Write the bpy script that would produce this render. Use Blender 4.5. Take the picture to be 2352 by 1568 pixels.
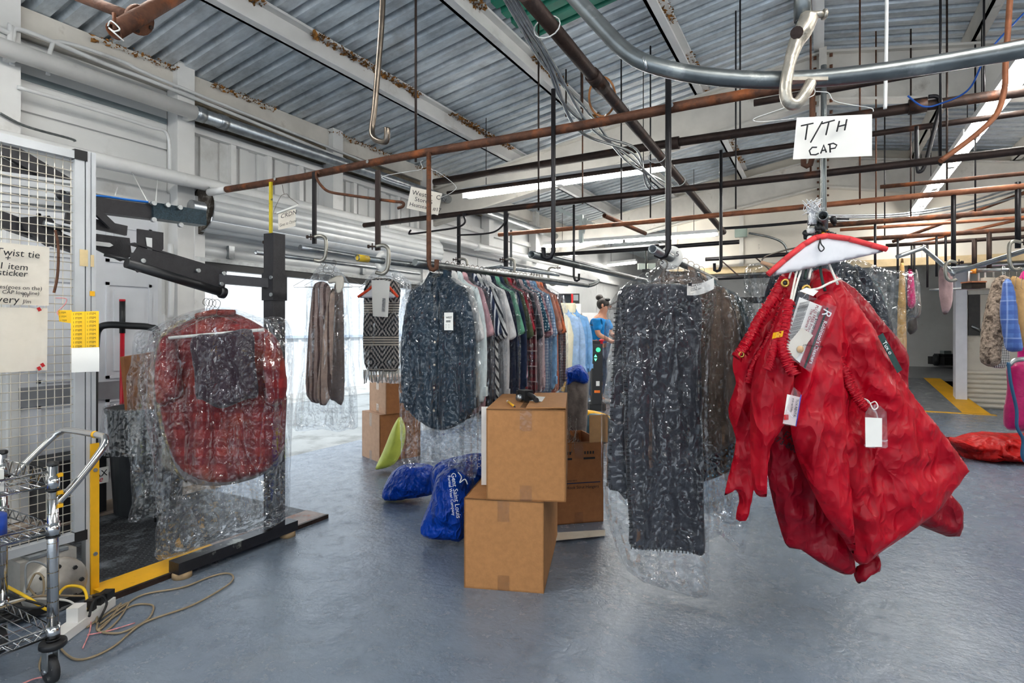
import bpy, math, random
import numpy as np
from math import sin, cos, pi, radians, sqrt
from mathutils import Vector, Matrix

random.seed(7)
for o in list(bpy.data.objects):
    bpy.data.objects.remove(o)
SC = bpy.context.scene
COL = SC.collection

# ------------------------------------------------------------------ camera
F, CX, HY, H = 1310.0, 1176.0, 755.0, 1.2          # focal length in px of the 2352x1568 frame, centre, horizon, eye height
YAW = radians(28.6)                                # the camera is turned 28.6 deg left of the hall's long axis (+Y)
cam_d = bpy.data.cameras.new('camera')
cam_d.sensor_width = 36.0
cam_d.lens = F / 2352.0 * 36.0
cam_d.shift_y = -(784.0 - HY) / 2352.0
cam_d.clip_end = 200
cam = bpy.data.objects.new('camera', cam_d)
cam.location = (0, 0, H)
cam.rotation_euler = (pi / 2, 0, YAW)
COL.objects.link(cam)
SC.camera = cam

# ------------------------------------------------------------------ sky, sun, exposure
world = bpy.data.worlds.new('sky')
SC.world = world
world.use_nodes = True
bg = world.node_tree.nodes['Background']
bg.inputs['Color'].default_value = (0.80, 0.90, 1.0, 1)
bg.inputs['Strength'].default_value = 1.15
sun_d = bpy.data.lights.new('sun', 'SUN')
sun_d.energy = 1.6
sun_d.angle = radians(1.0)
sun_d.color = (1.0, 0.96, 0.9)
sun = bpy.data.objects.new('sun', sun_d)
sun.rotation_euler = Vector((-0.72, 0.15, -0.68)).to_track_quat('-Z', 'Y').to_euler()
sun.location = (0, 0, 12)
COL.objects.link(sun)
SC.view_settings.view_transform = 'Standard'
SC.view_settings.look = 'None'
SC.view_settings.exposure = 0.95
SC.view_settings.gamma = 1.0
SC.view_settings.use_curve_mapping = False
SC.cycles.max_bounces = 7
SC.cycles.diffuse_bounces = 3
SC.cycles.glossy_bounces = 3
SC.cycles.transmission_bounces = 2
SC.cycles.transparent_max_bounces = 16
SC.cycles.use_adaptive_sampling = True
SC.cycles.adaptive_threshold = 0.06
SC.cycles.adaptive_min_samples = 16
SC.cycles.sample_clamp_indirect = 20.0
SC.cycles.caustics_reflective = False
SC.cycles.caustics_refractive = False
TUBE_POWER = 34.0

# ------------------------------------------------------------------ measuring helpers (photo pixel + real distance -> metres)
FWD = Vector((-sin(YAW), cos(YAW), 0)); RGT = Vector((cos(YAW), sin(YAW), 0)); UP = Vector((0, 0, 1))
EYE = Vector((0, 0, H))
def ray(px, py): return FWD + RGT * ((px - CX) / F) - UP * ((py - HY) / F)
def W(px, py, d): return EYE + ray(px, py) * d
def WX(px, py, x): r = ray(px, py); return EYE + r * (x / r.x)
def WY(px, py, y): r = ray(px, py); return EYE + r * (y / r.y)
def WZ(px, py, z): r = ray(px, py); return EYE + r * ((z - H) / r.z)

# ------------------------------------------------------------------ numpy noise
_rs = np.random.RandomState(3)
_PERM = np.concatenate([_rs.permutation(256)] * 2)
_GR = np.stack([np.cos(np.linspace(0, 2 * pi, 256, endpoint=False)), np.sin(np.linspace(0, 2 * pi, 256, endpoint=False))], 1)
def pn(x, y, seed=0):
    x = np.asarray(x, float) + seed * 17.37; y = np.asarray(y, float) + seed * 5.11
    xi = np.floor(x).astype(int); yi = np.floor(y).astype(int)
    xf = x - xi; yf = y - yi
    u = xf * xf * xf * (xf * (xf * 6 - 15) + 10); v = yf * yf * yf * (yf * (yf * 6 - 15) + 10)
    def g(ix, iy, dx, dy):
        h = _PERM[(_PERM[ix & 255] + iy) & 255]
        return _GR[h, 0] * dx + _GR[h, 1] * dy
    a = g(xi, yi, xf, yf); b = g(xi + 1, yi, xf - 1, yf)
    c = g(xi, yi + 1, xf, yf - 1); d = g(xi + 1, yi + 1, xf - 1, yf - 1)
    return (a + u * (b - a)) + v * ((c + u * (d - c)) - (a + u * (b - a)))
def ridge(x, y, seed=0): return 1.0 - 2.2 * np.abs(pn(x, y, seed))

# ------------------------------------------------------------------ mesh builder
WM = {}
class MB:
    def __init__(s): s.v = []; s.f = []; s.s = []
    def add(s, vs, fs, smooth=False):
        n = len(s.v)
        s.v.extend([tuple(p) for p in vs])
        s.f.extend([tuple(i + n for i in q) for q in fs]); s.s.extend([smooth] * len(fs)); return s
    def box(s, c, size, rot=None):
        hx, hy, hz = size[0] / 2, size[1] / 2, size[2] / 2
        c = Vector(c)
        P = [Vector((x, y, z)) for z in (-hz, hz) for y in (-hy, hy) for x in (-hx, hx)]
        if rot is not None: P = [rot @ p for p in P]
        return s.add([p + c for p in P], [(0, 2, 3, 1), (4, 5, 7, 6), (0, 1, 5, 4), (2, 6, 7, 3), (0, 4, 6, 2), (1, 3, 7, 5)])
    def span(s, a, b):
        a = Vector(a); b = Vector(b)
        return s.box((a + b) / 2, [abs(b[i] - a[i]) for i in range(3)])
    def bar(s, a, b, w, h, up=UP):
        a = Vector(a); b = Vector(b); d = (b - a); L = d.length; d.normalize()
        x = d.cross(up)
        if x.length < 1e-4: x = d.cross(Vector((1, 0, 0)))
        x.normalize(); z = x.cross(d)
        return s.box((a + b) / 2, (w, L, h), Matrix((x, d, z)).transposed())
    def tube(s, pts, r, n=8, caps=True, closed=False, smooth=True):
        pts = [Vector(p) for p in pts]
        m = len(pts); R = r if isinstance(r, (list, tuple)) else [r] * m
        vs = []; prev = None
        for i, p in enumerate(pts):
            if closed: t = pts[(i + 1) % m] - pts[i - 1]
            else: t = pts[min(i + 1, m - 1)] - pts[max(i - 1, 0)]
            if t.length < 1e-9: t = Vector((0, 0, 1))
            t.normalize()
            if prev is None:
                ref = UP if abs(t.z) < 0.95 else Vector((1, 0, 0))
                x = t.cross(ref).normalized()
            else:
                x = prev - t * prev.dot(t)
                x = x.normalized() if x.length > 1e-6 else t.orthogonal().normalized()
            prev = x; y = t.cross(x)
            for k in range(n):
                a = 2 * pi * k / n
                vs.append(p + (x * cos(a) + y * sin(a)) * R[i])
        fs = []
        for i in range(m if closed else m - 1):
            j = (i + 1) % m
            for k in range(n):
                k2 = (k + 1) % n
                fs.append((i * n + k, i * n + k2, j * n + k2, j * n + k))
        s.add(vs, fs, smooth)
        if caps and not closed:
            b = len(s.v) - len(vs)
            s.f.append(tuple(b + k for k in reversed(range(n)))); s.s.append(False)
            s.f.append(tuple(b + (m - 1) * n + k for k in range(n))); s.s.append(False)
        return s
    def pipe(s, a, b, r, ri=None, n=12):
        ri = r * 0.8 if ri is None else ri
        a = Vector(a); b = Vector(b); t = (b - a).normalized(); x = t.orthogonal().normalized(); y = t.cross(x)
        vs = []
        for p, q in ((a, r), (b, r), (b, ri), (a, ri)):
            for k in range(n): vs.append(p + (x * cos(2 * pi * k / n) + y * sin(2 * pi * k / n)) * q)
        fs = []
        for i in range(4):
            j = (i + 1) % 4
            for k in range(n): fs.append((i * n + k, i * n + (k + 1) % n, j * n + (k + 1) % n, j * n + k))
        return s.add(vs, fs, True)
    def lathe(s, prof, c, n=20, M=None, smooth=True):
        c = Vector(c); vs = []
        for (r, z) in prof:
            for k in range(n):
                p = Vector((r * cos(2 * pi * k / n), r * sin(2 * pi * k / n), z))
                vs.append((M @ p if M is not None else p) + c)
        fs = []
        for i in range(len(prof) - 1):
            for k in range(n): fs.append((i * n + k, i * n + (k + 1) % n, (i + 1) * n + (k + 1) % n, (i + 1) * n + k))
        return s.add(vs, fs, smooth)
    def prism(s, poly, o, U, V, N, t):
        o = Vector(o); U = Vector(U); V = Vector(V); N = Vector(N); m = len(poly)
        a = [o + U * p[0] + V * p[1] + N * (t / 2) for p in poly]; b = [p - N * t for p in a]
        fs = [tuple(range(m)), tuple(reversed(range(m, 2 * m)))]
        fs += [(i, m + i, m + (i + 1) % m, (i + 1) % m) for i in range(m)]
        return s.add(a + b, fs)
    def grid(s, fn, nu, nv, smooth=True):
        vs = [fn(i / nu, j / nv) for j in range(nv + 1) for i in range(nu + 1)]
        fs = [(j * (nu + 1) + i, j * (nu + 1) + i + 1, (j + 1) * (nu + 1) + i + 1, (j + 1) * (nu + 1) + i) for j in range(nv) for i in range(nu)]
        return s.add(vs, fs, smooth)
    def shift(s, M):
        s.v = [tuple(M @ Vector(p)) for p in s.v]; return s
    def build(s, name, mat, parent=None):
        me = bpy.data.meshes.new(name)
        vs = s.v; mw = Matrix()
        if parent is not None:
            mw = WM.get(parent.name, Matrix())
            inv = mw.inverted()
            vs = [inv @ Vector(p) for p in vs]
        me.from_pydata([tuple(p) for p in vs], [], s.f)
        me.polygons.foreach_set('use_smooth', s.s)
        me.materials.append(mat)
        me.update()
        o = bpy.data.objects.new(name, me)
        COL.objects.link(o)
        if parent is not None: o.parent = parent
        WM[o.name] = mw
        return o

def tag(o, label=None, cat=None, group=None, kind=None):
    if label: o['label'] = label
    if cat: o['category'] = cat
    if group: o['group'] = group
    if kind: o['kind'] = kind
    return o
def root(name, loc, label=None, cat=None, group=None, kind=None):
    o = bpy.data.objects.new(name, None)
    COL.objects.link(o); o.location = loc; o.empty_display_size = 0.1
    WM[o.name] = Matrix.Translation(Vector(loc))
    return tag(o, label, cat, group, kind)
def one(name, mb, mat, label, cat, group=None, kind=None):
    """a thing that is a single mesh: the origin goes to the middle of its base"""
    xs = [p[0] for p in mb.v]; ys = [p[1] for p in mb.v]; zs = [p[2] for p in mb.v]
    c = Vector(((min(xs) + max(xs)) / 2, (min(ys) + max(ys)) / 2, min(zs)))
    mb.v = [(p[0] - c.x, p[1] - c.y, p[2] - c.z) for p in mb.v]
    o = mb.build(name, mat); o.location = c; WM[o.name] = Matrix.Translation(c)
    return tag(o, label, cat, group, kind)
def dup(src, M, label=None, group=None, mat=None):
    """copy of a thing with its parts and sub-parts, moved by the world matrix M"""
    def cp(o, par):
        c = o.copy(); COL.objects.link(c); c.parent = par
        WM[c.name] = M
        for ch in o.children: cp(ch, c)
        return c
    r = cp(src, None); r.matrix_world = M
    if label: r['label'] = label
    if group: r['group'] = group
    return r
def struct(name, mb, mat, parent=None):
    o = mb.build(name, mat, parent)
    if parent is None: o['kind'] = 'structure'
    return o

# ------------------------------------------------------------------ soft shapes: an outline filled, puffed and creased
def pillow(outline, res, thick, edge, front=None, both=None, back=True):
    P = np.array(outline, float); Q = np.roll(P, -1, 0)
    lo = P.min(0) - res; hi = P.max(0) + res
    nu = int((hi[0] - lo[0]) / res) + 2; nv = int((hi[1] - lo[1]) / res) + 2
    gu = lo[0] + np.arange(nu) * res; gv = lo[1] + np.arange(nv) * res
    U, V = np.meshgrid(gu, gv)
    cu = (U[:-1, :-1] + res / 2).ravel(); cv = (V[:-1, :-1] + res / 2).ravel()
    ins = np.zeros(cu.shape, bool)
    for (ax, ay), (bx, by) in zip(P, Q):
        if ay == by: continue
        c = ((ay > cv) != (by > cv)) & (cu < (bx - ax) * (cv - ay) / (by - ay) + ax)
        ins ^= c
    ins = ins.reshape(nv - 1, nu - 1)
    cnt = np.zeros((nv, nu), int)
    cnt[:-1, :-1] += ins; cnt[1:, :-1] += ins; cnt[:-1, 1:] += ins; cnt[1:, 1:] += ins
    used = cnt > 0; bord = used & (cnt < 4)
    pu = U.ravel(); pv = V.ravel()
    best = np.full(pu.shape, 1e9); nx = pu.copy(); ny = pv.copy()
    for (ax, ay), (bx, by) in zip(P, Q):
        dx, dy = bx - ax, by - ay; L = dx * dx + dy * dy + 1e-12
        t = np.clip(((pu - ax) * dx + (pv - ay) * dy) / L, 0, 1)
        qx = ax + t * dx; qy = ay + t * dy; dd = np.hypot(pu - qx, pv - qy)
        m = dd < best; best[m] = dd[m]; nx[m] = qx[m]; ny[m] = qy[m]
    b = bord.ravel(); pu = np.where(b, nx, pu); pv = np.where(b, ny, pv); dist = np.where(b, 0, best)
    k = np.clip(dist / edge, 0, 1); h = thick / 2 * np.sqrt(np.clip(1 - (1 - k) ** 2, 0, 1))
    wb = both(pu, pv) if both else 0 * pu
    wf = h + wb + (front(pu, pv) * np.clip(k * 1.5, 0, 1) if front else 0)
    wk = -h + wb
    idx = -np.ones(nu * nv, int); uu = used.ravel(); ids = np.nonzero(uu)[0]; idx[ids] = np.arange(len(ids))
    verts = [np.stack([pu[ids], pv[ids], np.where(b, wb, wf)[ids]], 1)]
    cj, ci = np.nonzero(ins)
    q = np.stack([cj * nu + ci, cj * nu + ci + 1, (cj + 1) * nu + ci + 1, (cj + 1) * nu + ci], 1)
    faces = [idx[q]]
    if back:
        inner = uu & ~b; i2 = np.nonzero(inner)[0]
        idb = idx.copy(); idb[i2] = len(ids) + np.arange(len(i2))
        verts.append(np.stack([pu[i2], pv[i2], wk[i2]], 1)); faces.append(idb[q][:, ::-1])
    return np.concatenate(verts), np.concatenate(faces)
def soft(outline, res, thick, edge, front=None, both=None, back=True, o=(0, 0, 0), U=(1, 0, 0), V=(0, 0, 1), N=(0, -1, 0)):
    vs, fs = pillow(outline, res, thick, edge, front, both, back)
    o, U, V, N = [np.array(Vector(q)[:]) for q in (o, U, V, N)]
    mb = MB()
    mb.add((o + vs[:, :1] * U + vs[:, 1:2] * V + vs[:, 2:3] * N).tolist(), fs.tolist(), True)
    return mb
def smooth_line(pts, n=6, closed=False):
    """Catmull-Rom through points"""
    P = [Vector(p) for p in pts]; m = len(P); out = []
    for i in range(m if closed else m - 1):
        p0 = P[(i - 1) % m] if closed or i > 0 else P[i]; p1 = P[i]; p2 = P[(i + 1) % m]
        p3 = P[(i + 2) % m] if closed or i + 2 < m else p2
        for k in range(n):
            t = k / n
            out.append(0.5 * ((2 * p1) + (p2 - p0) * t + (2 * p0 - 5 * p1 + 4 * p2 - p3) * t * t + (3 * p1 - p0 - 3 * p2 + p3) * t ** 3))
    if not closed: out.append(P[-1])
    return out
def sm2(pts, n=4): return [(p.x, p.y) for p in smooth_line([(a, b, 0) for a, b in pts], n, True)]

def lettering(txt, size, mat, o, U, V, name='lettering', parent=None, shear=0.0, ext=0.0004, align='LEFT', width=1.0):
    c = bpy.data.curves.new('t', 'FONT'); c.body = txt; c.size = size; c.extrude = ext; c.shear = shear
    c.align_x = align; c.resolution_u = 2; c.space_line = 0.9
    ob = bpy.data.objects.new('t', c)
    me = bpy.data.meshes.new_from_object(ob)
    U = Vector(U).normalized(); V = Vector(V).normalized(); N = U.cross(V)
    mb = MB()
    mb.add([Vector(o) + U * (v.co.x * width) + V * v.co.y + N * v.co.z for v in me.vertices], [tuple(p.vertices) for p in me.polygons])
    bpy.data.objects.remove(ob); bpy.data.curves.remove(c); bpy.data.meshes.remove(me)
    return mb.build(name, mat, parent)

# ------------------------------------------------------------------ materials
MATS = {}
def _new(name):
    m = bpy.data.materials.new(name); m.use_nodes = True
    return m, m.node_tree, m.node_tree.nodes['Principled BSDF']
def nd(nt, typ, **kw):
    n = nt.nodes.new(typ)
    for k, v in kw.items():
        if k in n.inputs: n.inputs[k].default_value = v
        else: setattr(n, k, v)
    return n
def c4(c): return (c[0], c[1], c[2], 1)
def srgb(r, g, b):
    f = lambda x: (x / 255 / 12.92) if x / 255 <= 0.04045 else ((x / 255 + 0.055) / 1.055) ** 2.4
    return (f(r), f(g), f(b))
def mathn(nt, op, a, b=None):
    n = nt.nodes.new('ShaderNodeMath'); n.operation = op
    for i, x in enumerate((a, b)):
        if x is None: continue
        if isinstance(x, (int, float)): n.inputs[i].default_value = x
        else: nt.links.new(x, n.inputs[i])
    return n.outputs[0]
def mixc(nt, fac, a, b):
    n = nt.nodes.new('ShaderNodeMix'); n.data_type = 'RGBA'
    for sock, x in ((n.inputs[0], fac), (n.inputs[6], a), (n.inputs[7], b)):
        if isinstance(x, tuple): sock.default_value = c4(x)
        elif isinstance(x, (int, float)): sock.default_value = x
        else: nt.links.new(x, sock)
    return n.outputs[2]
def noise_fac(nt, co, scale, detail=4, lo=0.35, hi=0.65, rough=0.6):
    n = nd(nt, 'ShaderNodeTexNoise', Scale=scale, Detail=detail, Roughness=rough)
    nt.links.new(co, n.inputs['Vector'])
    r = nd(nt, 'ShaderNodeMapRange'); r.inputs[1].default_value = lo; r.inputs[2].default_value = hi
    nt.links.new(n.outputs[0], r.inputs[0])
    return r.outputs[0]
def coords(nt): return nd(nt, 'ShaderNodeTexCoord').outputs['Object']
def set_bump(nt, b, h, strength, dist=0.01):
    n = nd(nt, 'ShaderNodeBump', Strength=strength, Distance=dist)
    nt.links.new(h, n.inputs['Height']); nt.links.new(n.outputs[0], b.inputs['Normal'])
def mat(name, base, rough=0.5, metal=0.0, var=0.12, vs=6.0, bump=0.0, bs=60.0, spec=0.5, col2=None, c2=(0.5, 0.65), c2s=5.0, sheen=0.0, emit=0.0, coat=0.0):
    if name in MATS: return MATS[name]
    m, nt, b = _new(name)
    b.inputs['Roughness'].default_value = rough; b.inputs['Metallic'].default_value = metal
    b.inputs['Specular IOR Level'].default_value = spec
    if sheen: b.inputs['Sheen Weight'].default_value = sheen
    if coat: b.inputs['Coat Weight'].default_value = coat
    co = coords(nt)
    if var:
        f = noise_fac(nt, co, vs)
        col = mixc(nt, f, tuple(x * (1 - var) for x in base), tuple(min(1, x * (1 + var)) for x in base))
    else: col = None
    if col2 is not None:
        f2 = noise_fac(nt, co, c2s, 6, c2[0], c2[1], 0.65)
        col = mixc(nt, f2, col if col is not None else base, col2)
    if col is None: b.inputs['Base Color'].default_value = c4(base)
    else: nt.links.new(col, b.inputs['Base Color'])
    if bump:
        n = nd(nt, 'ShaderNodeTexNoise', Scale=bs, Detail=3.0); nt.links.new(co, n.inputs['Vector'])
        set_bump(nt, b, n.outputs[0], bump)
    if emit:
        b.inputs['Emission Color'].default_value = c4(base); b.inputs['Emission Strength'].default_value = emit
    MATS[name] = m
    return m
def sepxyz(nt, co):
    n = nd(nt, 'ShaderNodeSeparateXYZ'); nt.links.new(co, n.inputs[0]); return n.outputs
def stripes(nt, x, period, width, off=0.0):
    return mathn(nt, 'LESS_THAN', mathn(nt, 'FRACT', mathn(nt, 'ADD', mathn(nt, 'MULTIPLY', x, 1.0 / period), off + 50.0)), width)
def cloth(name, base, kind=None, c2=(1, 1, 1), c3=None, p=0.03, w=0.4, rough=0.85, wear=0.15):
    """woven cloth; kind = stripe / check / plaid / dots / zigzag laid out in the garment's own X-Z plane"""
    if name in MATS: return MATS[name]
    m, nt, b = _new(name)
    b.inputs['Roughness'].default_value = rough; b.inputs['Specular IOR Level'].default_value = 0.25
    b.inputs['Sheen Weight'].default_value = 0.15
    co = coords(nt); X, Y, Z = sepxyz(nt, co)
    f = noise_fac(nt, co, 14)
    col = mixc(nt, f, tuple(x * (1 - wear) for x in base), tuple(min(1, x * (1 + wear)) for x in base))
    if kind == 'stripe':
        col = mixc(nt, stripes(nt, X, p, w), col, c2)
    elif kind == 'diag':
        col = mixc(nt, stripes(nt, mathn(nt, 'ADD', X, mathn(nt, 'MULTIPLY', Z, 0.6)), p, w), col, c2)
    elif kind in ('check', 'plaid'):
        a = stripes(nt, X, p, w); c = stripes(nt, Z, p, w)
        col = mixc(nt, mathn(nt, 'MULTIPLY', a, 0.55), col, c2); col = mixc(nt, mathn(nt, 'MULTIPLY', c, 0.55), col, c2)
        if c3:
            col = mixc(nt, mathn(nt, 'MULTIPLY', stripes(nt, X, p * 2, 0.07, 0.3), 0.4), col, c3)
            col = mixc(nt, mathn(nt, 'MULTIPLY', stripes(nt, Z, p * 2, 0.07, 0.3), 0.4), col, c3)
    elif kind == 'blotch':
        a = stripes(nt, X, p, .5); c = stripes(nt, Z, p, .5)
        col = mixc(nt, mathn(nt, 'MULTIPLY', a, 0.4), col, c2); col = mixc(nt, mathn(nt, 'MULTIPLY', c, 0.4), col, c2)
        col = mixc(nt, mathn(nt, 'MULTIPLY', noise_fac(nt, co, 4.0, 3, .5, .7), .6), col, c3)
    elif kind == 'dots':
        v = nd(nt, 'ShaderNodeTexVoronoi', Scale=1 / p); v.inputs['Randomness'].default_value = 0.3
        nt.links.new(co, v.inputs['Vector'])
        col = mixc(nt, mathn(nt, 'LESS_THAN', v.outputs['Distance'], w), col, c2)
    elif kind == 'houndstooth':
        a = stripes(nt, mathn(nt, 'ADD', X, Z), p, .5); c = stripes(nt, mathn(nt, 'SUBTRACT', X, Z), p, .5)
        col = mixc(nt, mathn(nt, 'ABSOLUTE', mathn(nt, 'SUBTRACT', a, c)), col, c2)
    nt.links.new(col, b.inputs['Base Color'])
    n = nd(nt, 'ShaderNodeTexNoise', Scale=40.0, Detail=4.0); nt.links.new(co, n.inputs['Vector'])
    set_bump(nt, b, n.outputs[0], 0.35)
    MATS[name] = m
    return m
def film(name, haze=0.04, tint=(0.97, 0.985, 1.0), gloss=0.3, bs=9.0, stretch=(1, 1, 0.15), bump=1.0):
    """thin clear poly film: see-through, sharp crinkled reflections, a little milky scatter, white highlights painted along the creases"""
    if name in MATS: return MATS[name]
    m = bpy.data.materials.new(name); m.use_nodes = True; nt = m.node_tree; nt.nodes.clear()
    out = nd(nt, 'ShaderNodeOutputMaterial')
    co = coords(nt)
    mp = nd(nt, 'ShaderNodeMapping'); mp.inputs['Scale'].default_value = stretch; nt.links.new(co, mp.inputs[0])
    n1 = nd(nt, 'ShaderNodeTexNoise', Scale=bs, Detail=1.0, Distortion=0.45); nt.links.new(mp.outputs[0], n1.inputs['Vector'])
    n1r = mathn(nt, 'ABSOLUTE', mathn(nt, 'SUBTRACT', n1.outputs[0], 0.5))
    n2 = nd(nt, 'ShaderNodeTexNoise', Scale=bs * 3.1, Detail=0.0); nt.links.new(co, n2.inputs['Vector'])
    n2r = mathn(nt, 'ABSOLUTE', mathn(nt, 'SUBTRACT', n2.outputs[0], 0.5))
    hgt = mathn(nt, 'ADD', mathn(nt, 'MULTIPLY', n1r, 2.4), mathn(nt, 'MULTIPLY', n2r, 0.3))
    bp = nd(nt, 'ShaderNodeBump', Strength=bump, Distance=0.11); nt.links.new(hgt, bp.inputs['Height'])
    tr = nd(nt, 'ShaderNodeBsdfTransparent', Color=c4(tint))
    gl = nd(nt, 'ShaderNodeBsdfGlossy', Roughness=0.05); nt.links.new(bp.outputs[0], gl.inputs['Normal'])
    df = nd(nt, 'ShaderNodeBsdfTranslucent', Color=(0.92, 0.95, 1, 1)); d2 = nd(nt, 'ShaderNodeBsdfDiffuse', Color=(0.92, 0.95, 1, 1))
    nt.links.new(bp.outputs[0], d2.inputs['Normal'])
    dm = nd(nt, 'ShaderNodeMixShader'); nt.links.new(df.outputs[0], dm.inputs[1]); nt.links.new(d2.outputs[0], dm.inputs[2])
    crease_glint = nd(nt, 'ShaderNodeMapRange'); crease_glint.inputs[1].default_value = 0.014; crease_glint.inputs[2].default_value = 0.0; nt.links.new(n1r, crease_glint.inputs[0])  # painted glint: thin white lines coloured in along the crease ridges
    hz = mathn(nt, 'ADD', mathn(nt, 'MULTIPLY', crease_glint.outputs[0], haze * 4), haze * .6)
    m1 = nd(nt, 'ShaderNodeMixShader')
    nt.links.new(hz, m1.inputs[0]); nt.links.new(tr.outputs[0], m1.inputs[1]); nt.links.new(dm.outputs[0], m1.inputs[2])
    fr = nd(nt, 'ShaderNodeFresnel', IOR=1.55); nt.links.new(bp.outputs[0], fr.inputs['Normal'])
    m2 = nd(nt, 'ShaderNodeMixShader'); nt.links.new(mathn(nt, 'MINIMUM', mathn(nt, 'ADD', mathn(nt, 'MULTIPLY', fr.outputs[0], gloss * 2.2), 0.004), 0.3), m2.inputs[0])
    nt.links.new(m1.outputs[0], m2.inputs[1]); nt.links.new(gl.outputs[0], m2.inputs[2])
    nt.links.new(m2.outputs[0], out.inputs['Surface'])
    MATS[name] = m
    return m
def emitter(name, col, power):
    if name in MATS: return MATS[name]
    m = bpy.data.materials.new(name); m.use_nodes = True; nt = m.node_tree; nt.nodes.clear()
    out = nd(nt, 'ShaderNodeOutputMaterial'); e = nd(nt, 'ShaderNodeEmission', Color=c4(col), Strength=power)
    nt.links.new(e.outputs[0], out.inputs[0]); MATS[name] = m
    return m

RUST = mat('rusty_steel', srgb(92, 58, 40), 0.7, 0.25, 0.35, 18, 0.3, 70, col2=srgb(150, 84, 42), c2=(0.52, 0.68), c2s=7)
DARKRUST = mat('dark_rusty_steel', srgb(58, 44, 38), 0.55, 0.5, 0.3, 14, 0.2, 60, col2=srgb(104, 62, 40), c2=(0.58, 0.72), c2s=6)
COPPER = mat('copper_brown_pipe', srgb(158, 98, 66), 0.5, 0.3, 0.25, 12, 0.15, 60, col2=srgb(90, 60, 48), c2=(0.55, 0.7))
BLACKSTEEL = mat('black_steel', srgb(44, 42, 44), 0.4, 0.6, 0.2, 12, 0.05, 80)
GALV = mat('galvanised_steel', srgb(160, 164, 166), 0.32, 0.85, 0.2, 16, 0.05, 40)
GALVDARK = mat('weathered_galvanised_tube', srgb(120, 124, 124), 0.34, 0.85, 0.22, 9, 0.06, 50, col2=srgb(180, 182, 178), c2=(0.58, 0.75), c2s=10)
CHROME = mat('chrome', srgb(205, 205, 205), 0.14, 1.0, 0.05, 8)
WHITEPIPE = mat('white_painted_pipe', srgb(214, 214, 212), 0.45, 0.0, 0.06, 4, 0.08, 30, col2=srgb(150, 146, 140), c2=(0.6, 0.85), c2s=3)
WHITEPAINT = mat('white_painted_steel', srgb(222, 221, 218), 0.5, 0.0, 0.06, 3, 0.06, 20, col2=srgb(176, 170, 160), c2=(0.58, 0.82), c2s=2.2)
OLDPAINT = mat('dirty_white_paint', srgb(206, 201, 192), 0.6, 0.0, 0.1, 3, 0.1, 20, col2=srgb(126, 112, 96), c2=(0.6, 0.8), c2s=3.0)
PAPER = mat('white_paper', srgb(238, 236, 230), 0.8, 0, 0.03, 4, 0.1, 15)
OLDPAPER = mat('aged_paper', srgb(226, 218, 204), 0.8, 0, 0.06, 5, 0.3, 9, col2=srgb(206, 196, 178), c2=(0.5, 0.8), c2s=4)
INK = mat('black_ink', srgb(24, 24, 28), 0.7, 0, 0)
YELLOW = mat('yellow_paint', srgb(240, 178, 22), 0.5, 0, 0.08, 6, 0.08, 40, col2=srgb(150, 96, 40), c2=(0.66, 0.76), c2s=9)
WIRE = mat('hanger_wire', srgb(120, 112, 104), 0.35, 0.9, 0.1, 9)
WHITEWIRE = mat('white_hanger_wire', srgb(225, 225, 222), 0.4, 0.1, 0.05, 9)
BLACKPL = mat('black_plastic', srgb(26, 26, 28), 0.45, 0, 0.1, 8)
BLACKPOWDER = mat('black_powder_coat', srgb(52, 51, 54), 0.42, 0.35, 0.12, 40, 0.15, 220)
CARD = mat('brown_cardboard', srgb(180, 126, 76), 0.85, 0, 0.07, 40, 0.08, 120)
CARDIN = mat('cardboard_inner', srgb(204, 158, 108), 0.85, 0, 0.06, 30)
CARDPALE = mat('pale_cardboard', srgb(200, 160, 130), 0.85, 0, 0.06, 30, 0.05, 100)
CARDDARK = mat('printed_cardboard', srgb(158, 102, 60), 0.85, 0, 0.08, 30, 0.08, 100)
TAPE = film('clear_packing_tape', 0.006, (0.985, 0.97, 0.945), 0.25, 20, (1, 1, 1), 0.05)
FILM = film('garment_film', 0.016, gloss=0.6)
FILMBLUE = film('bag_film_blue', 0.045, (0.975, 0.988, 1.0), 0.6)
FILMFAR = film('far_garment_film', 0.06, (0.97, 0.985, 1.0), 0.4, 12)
def nylon(name, base, rough=.42, k=5.0, amt=.8):
    """thin crumpled nylon: flat facets broken by sharp crease lines"""
    if name in MATS: return MATS[name]
    m, nt, b = _new(name); co = coords(nt)
    f = noise_fac(nt, co, 4)
    nt.links.new(mixc(nt, f, tuple(.8 * x for x in base), tuple(min(1, 1.12 * x) for x in base)), b.inputs['Base Color'])
    b.inputs['Roughness'].default_value = rough; b.inputs['Specular IOR Level'].default_value = .28
    hs = []
    for sc_, w in ((k, 1.0), (k * 2.3, .5), (k * 5, .16)):
        mp = nd(nt, 'ShaderNodeMapping'); mp.inputs['Rotation'].default_value = (0, .6 + sc_, .3); mp.inputs['Scale'].default_value = (1, 1, .6); nt.links.new(co, mp.inputs[0])
        n = nd(nt, 'ShaderNodeTexNoise', Scale=sc_, Detail=0.5, Distortion=.4); nt.links.new(mp.outputs[0], n.inputs['Vector'])
        hs.append(mathn(nt, 'MULTIPLY', mathn(nt, 'ABSOLUTE', mathn(nt, 'SUBTRACT', n.outputs[0], .5)), -w))
    set_bump(nt, b, mathn(nt, 'ADD', mathn(nt, 'ADD', hs[0], hs[1]), hs[2]), amt, .08)
    MATS[name] = m
    return m
# ================================================================== the hall
XL, XR, Y0, Y1, YB = -4.3, 6.2, -3.6, 24.0, 9.4
EAVE, SLOPE = 3.12, 0.17
def roofz(x): return EAVE + SLOPE * (x - XL) if x <= 0 else EAVE + SLOPE * (-XL) - SLOPE * x

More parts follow.
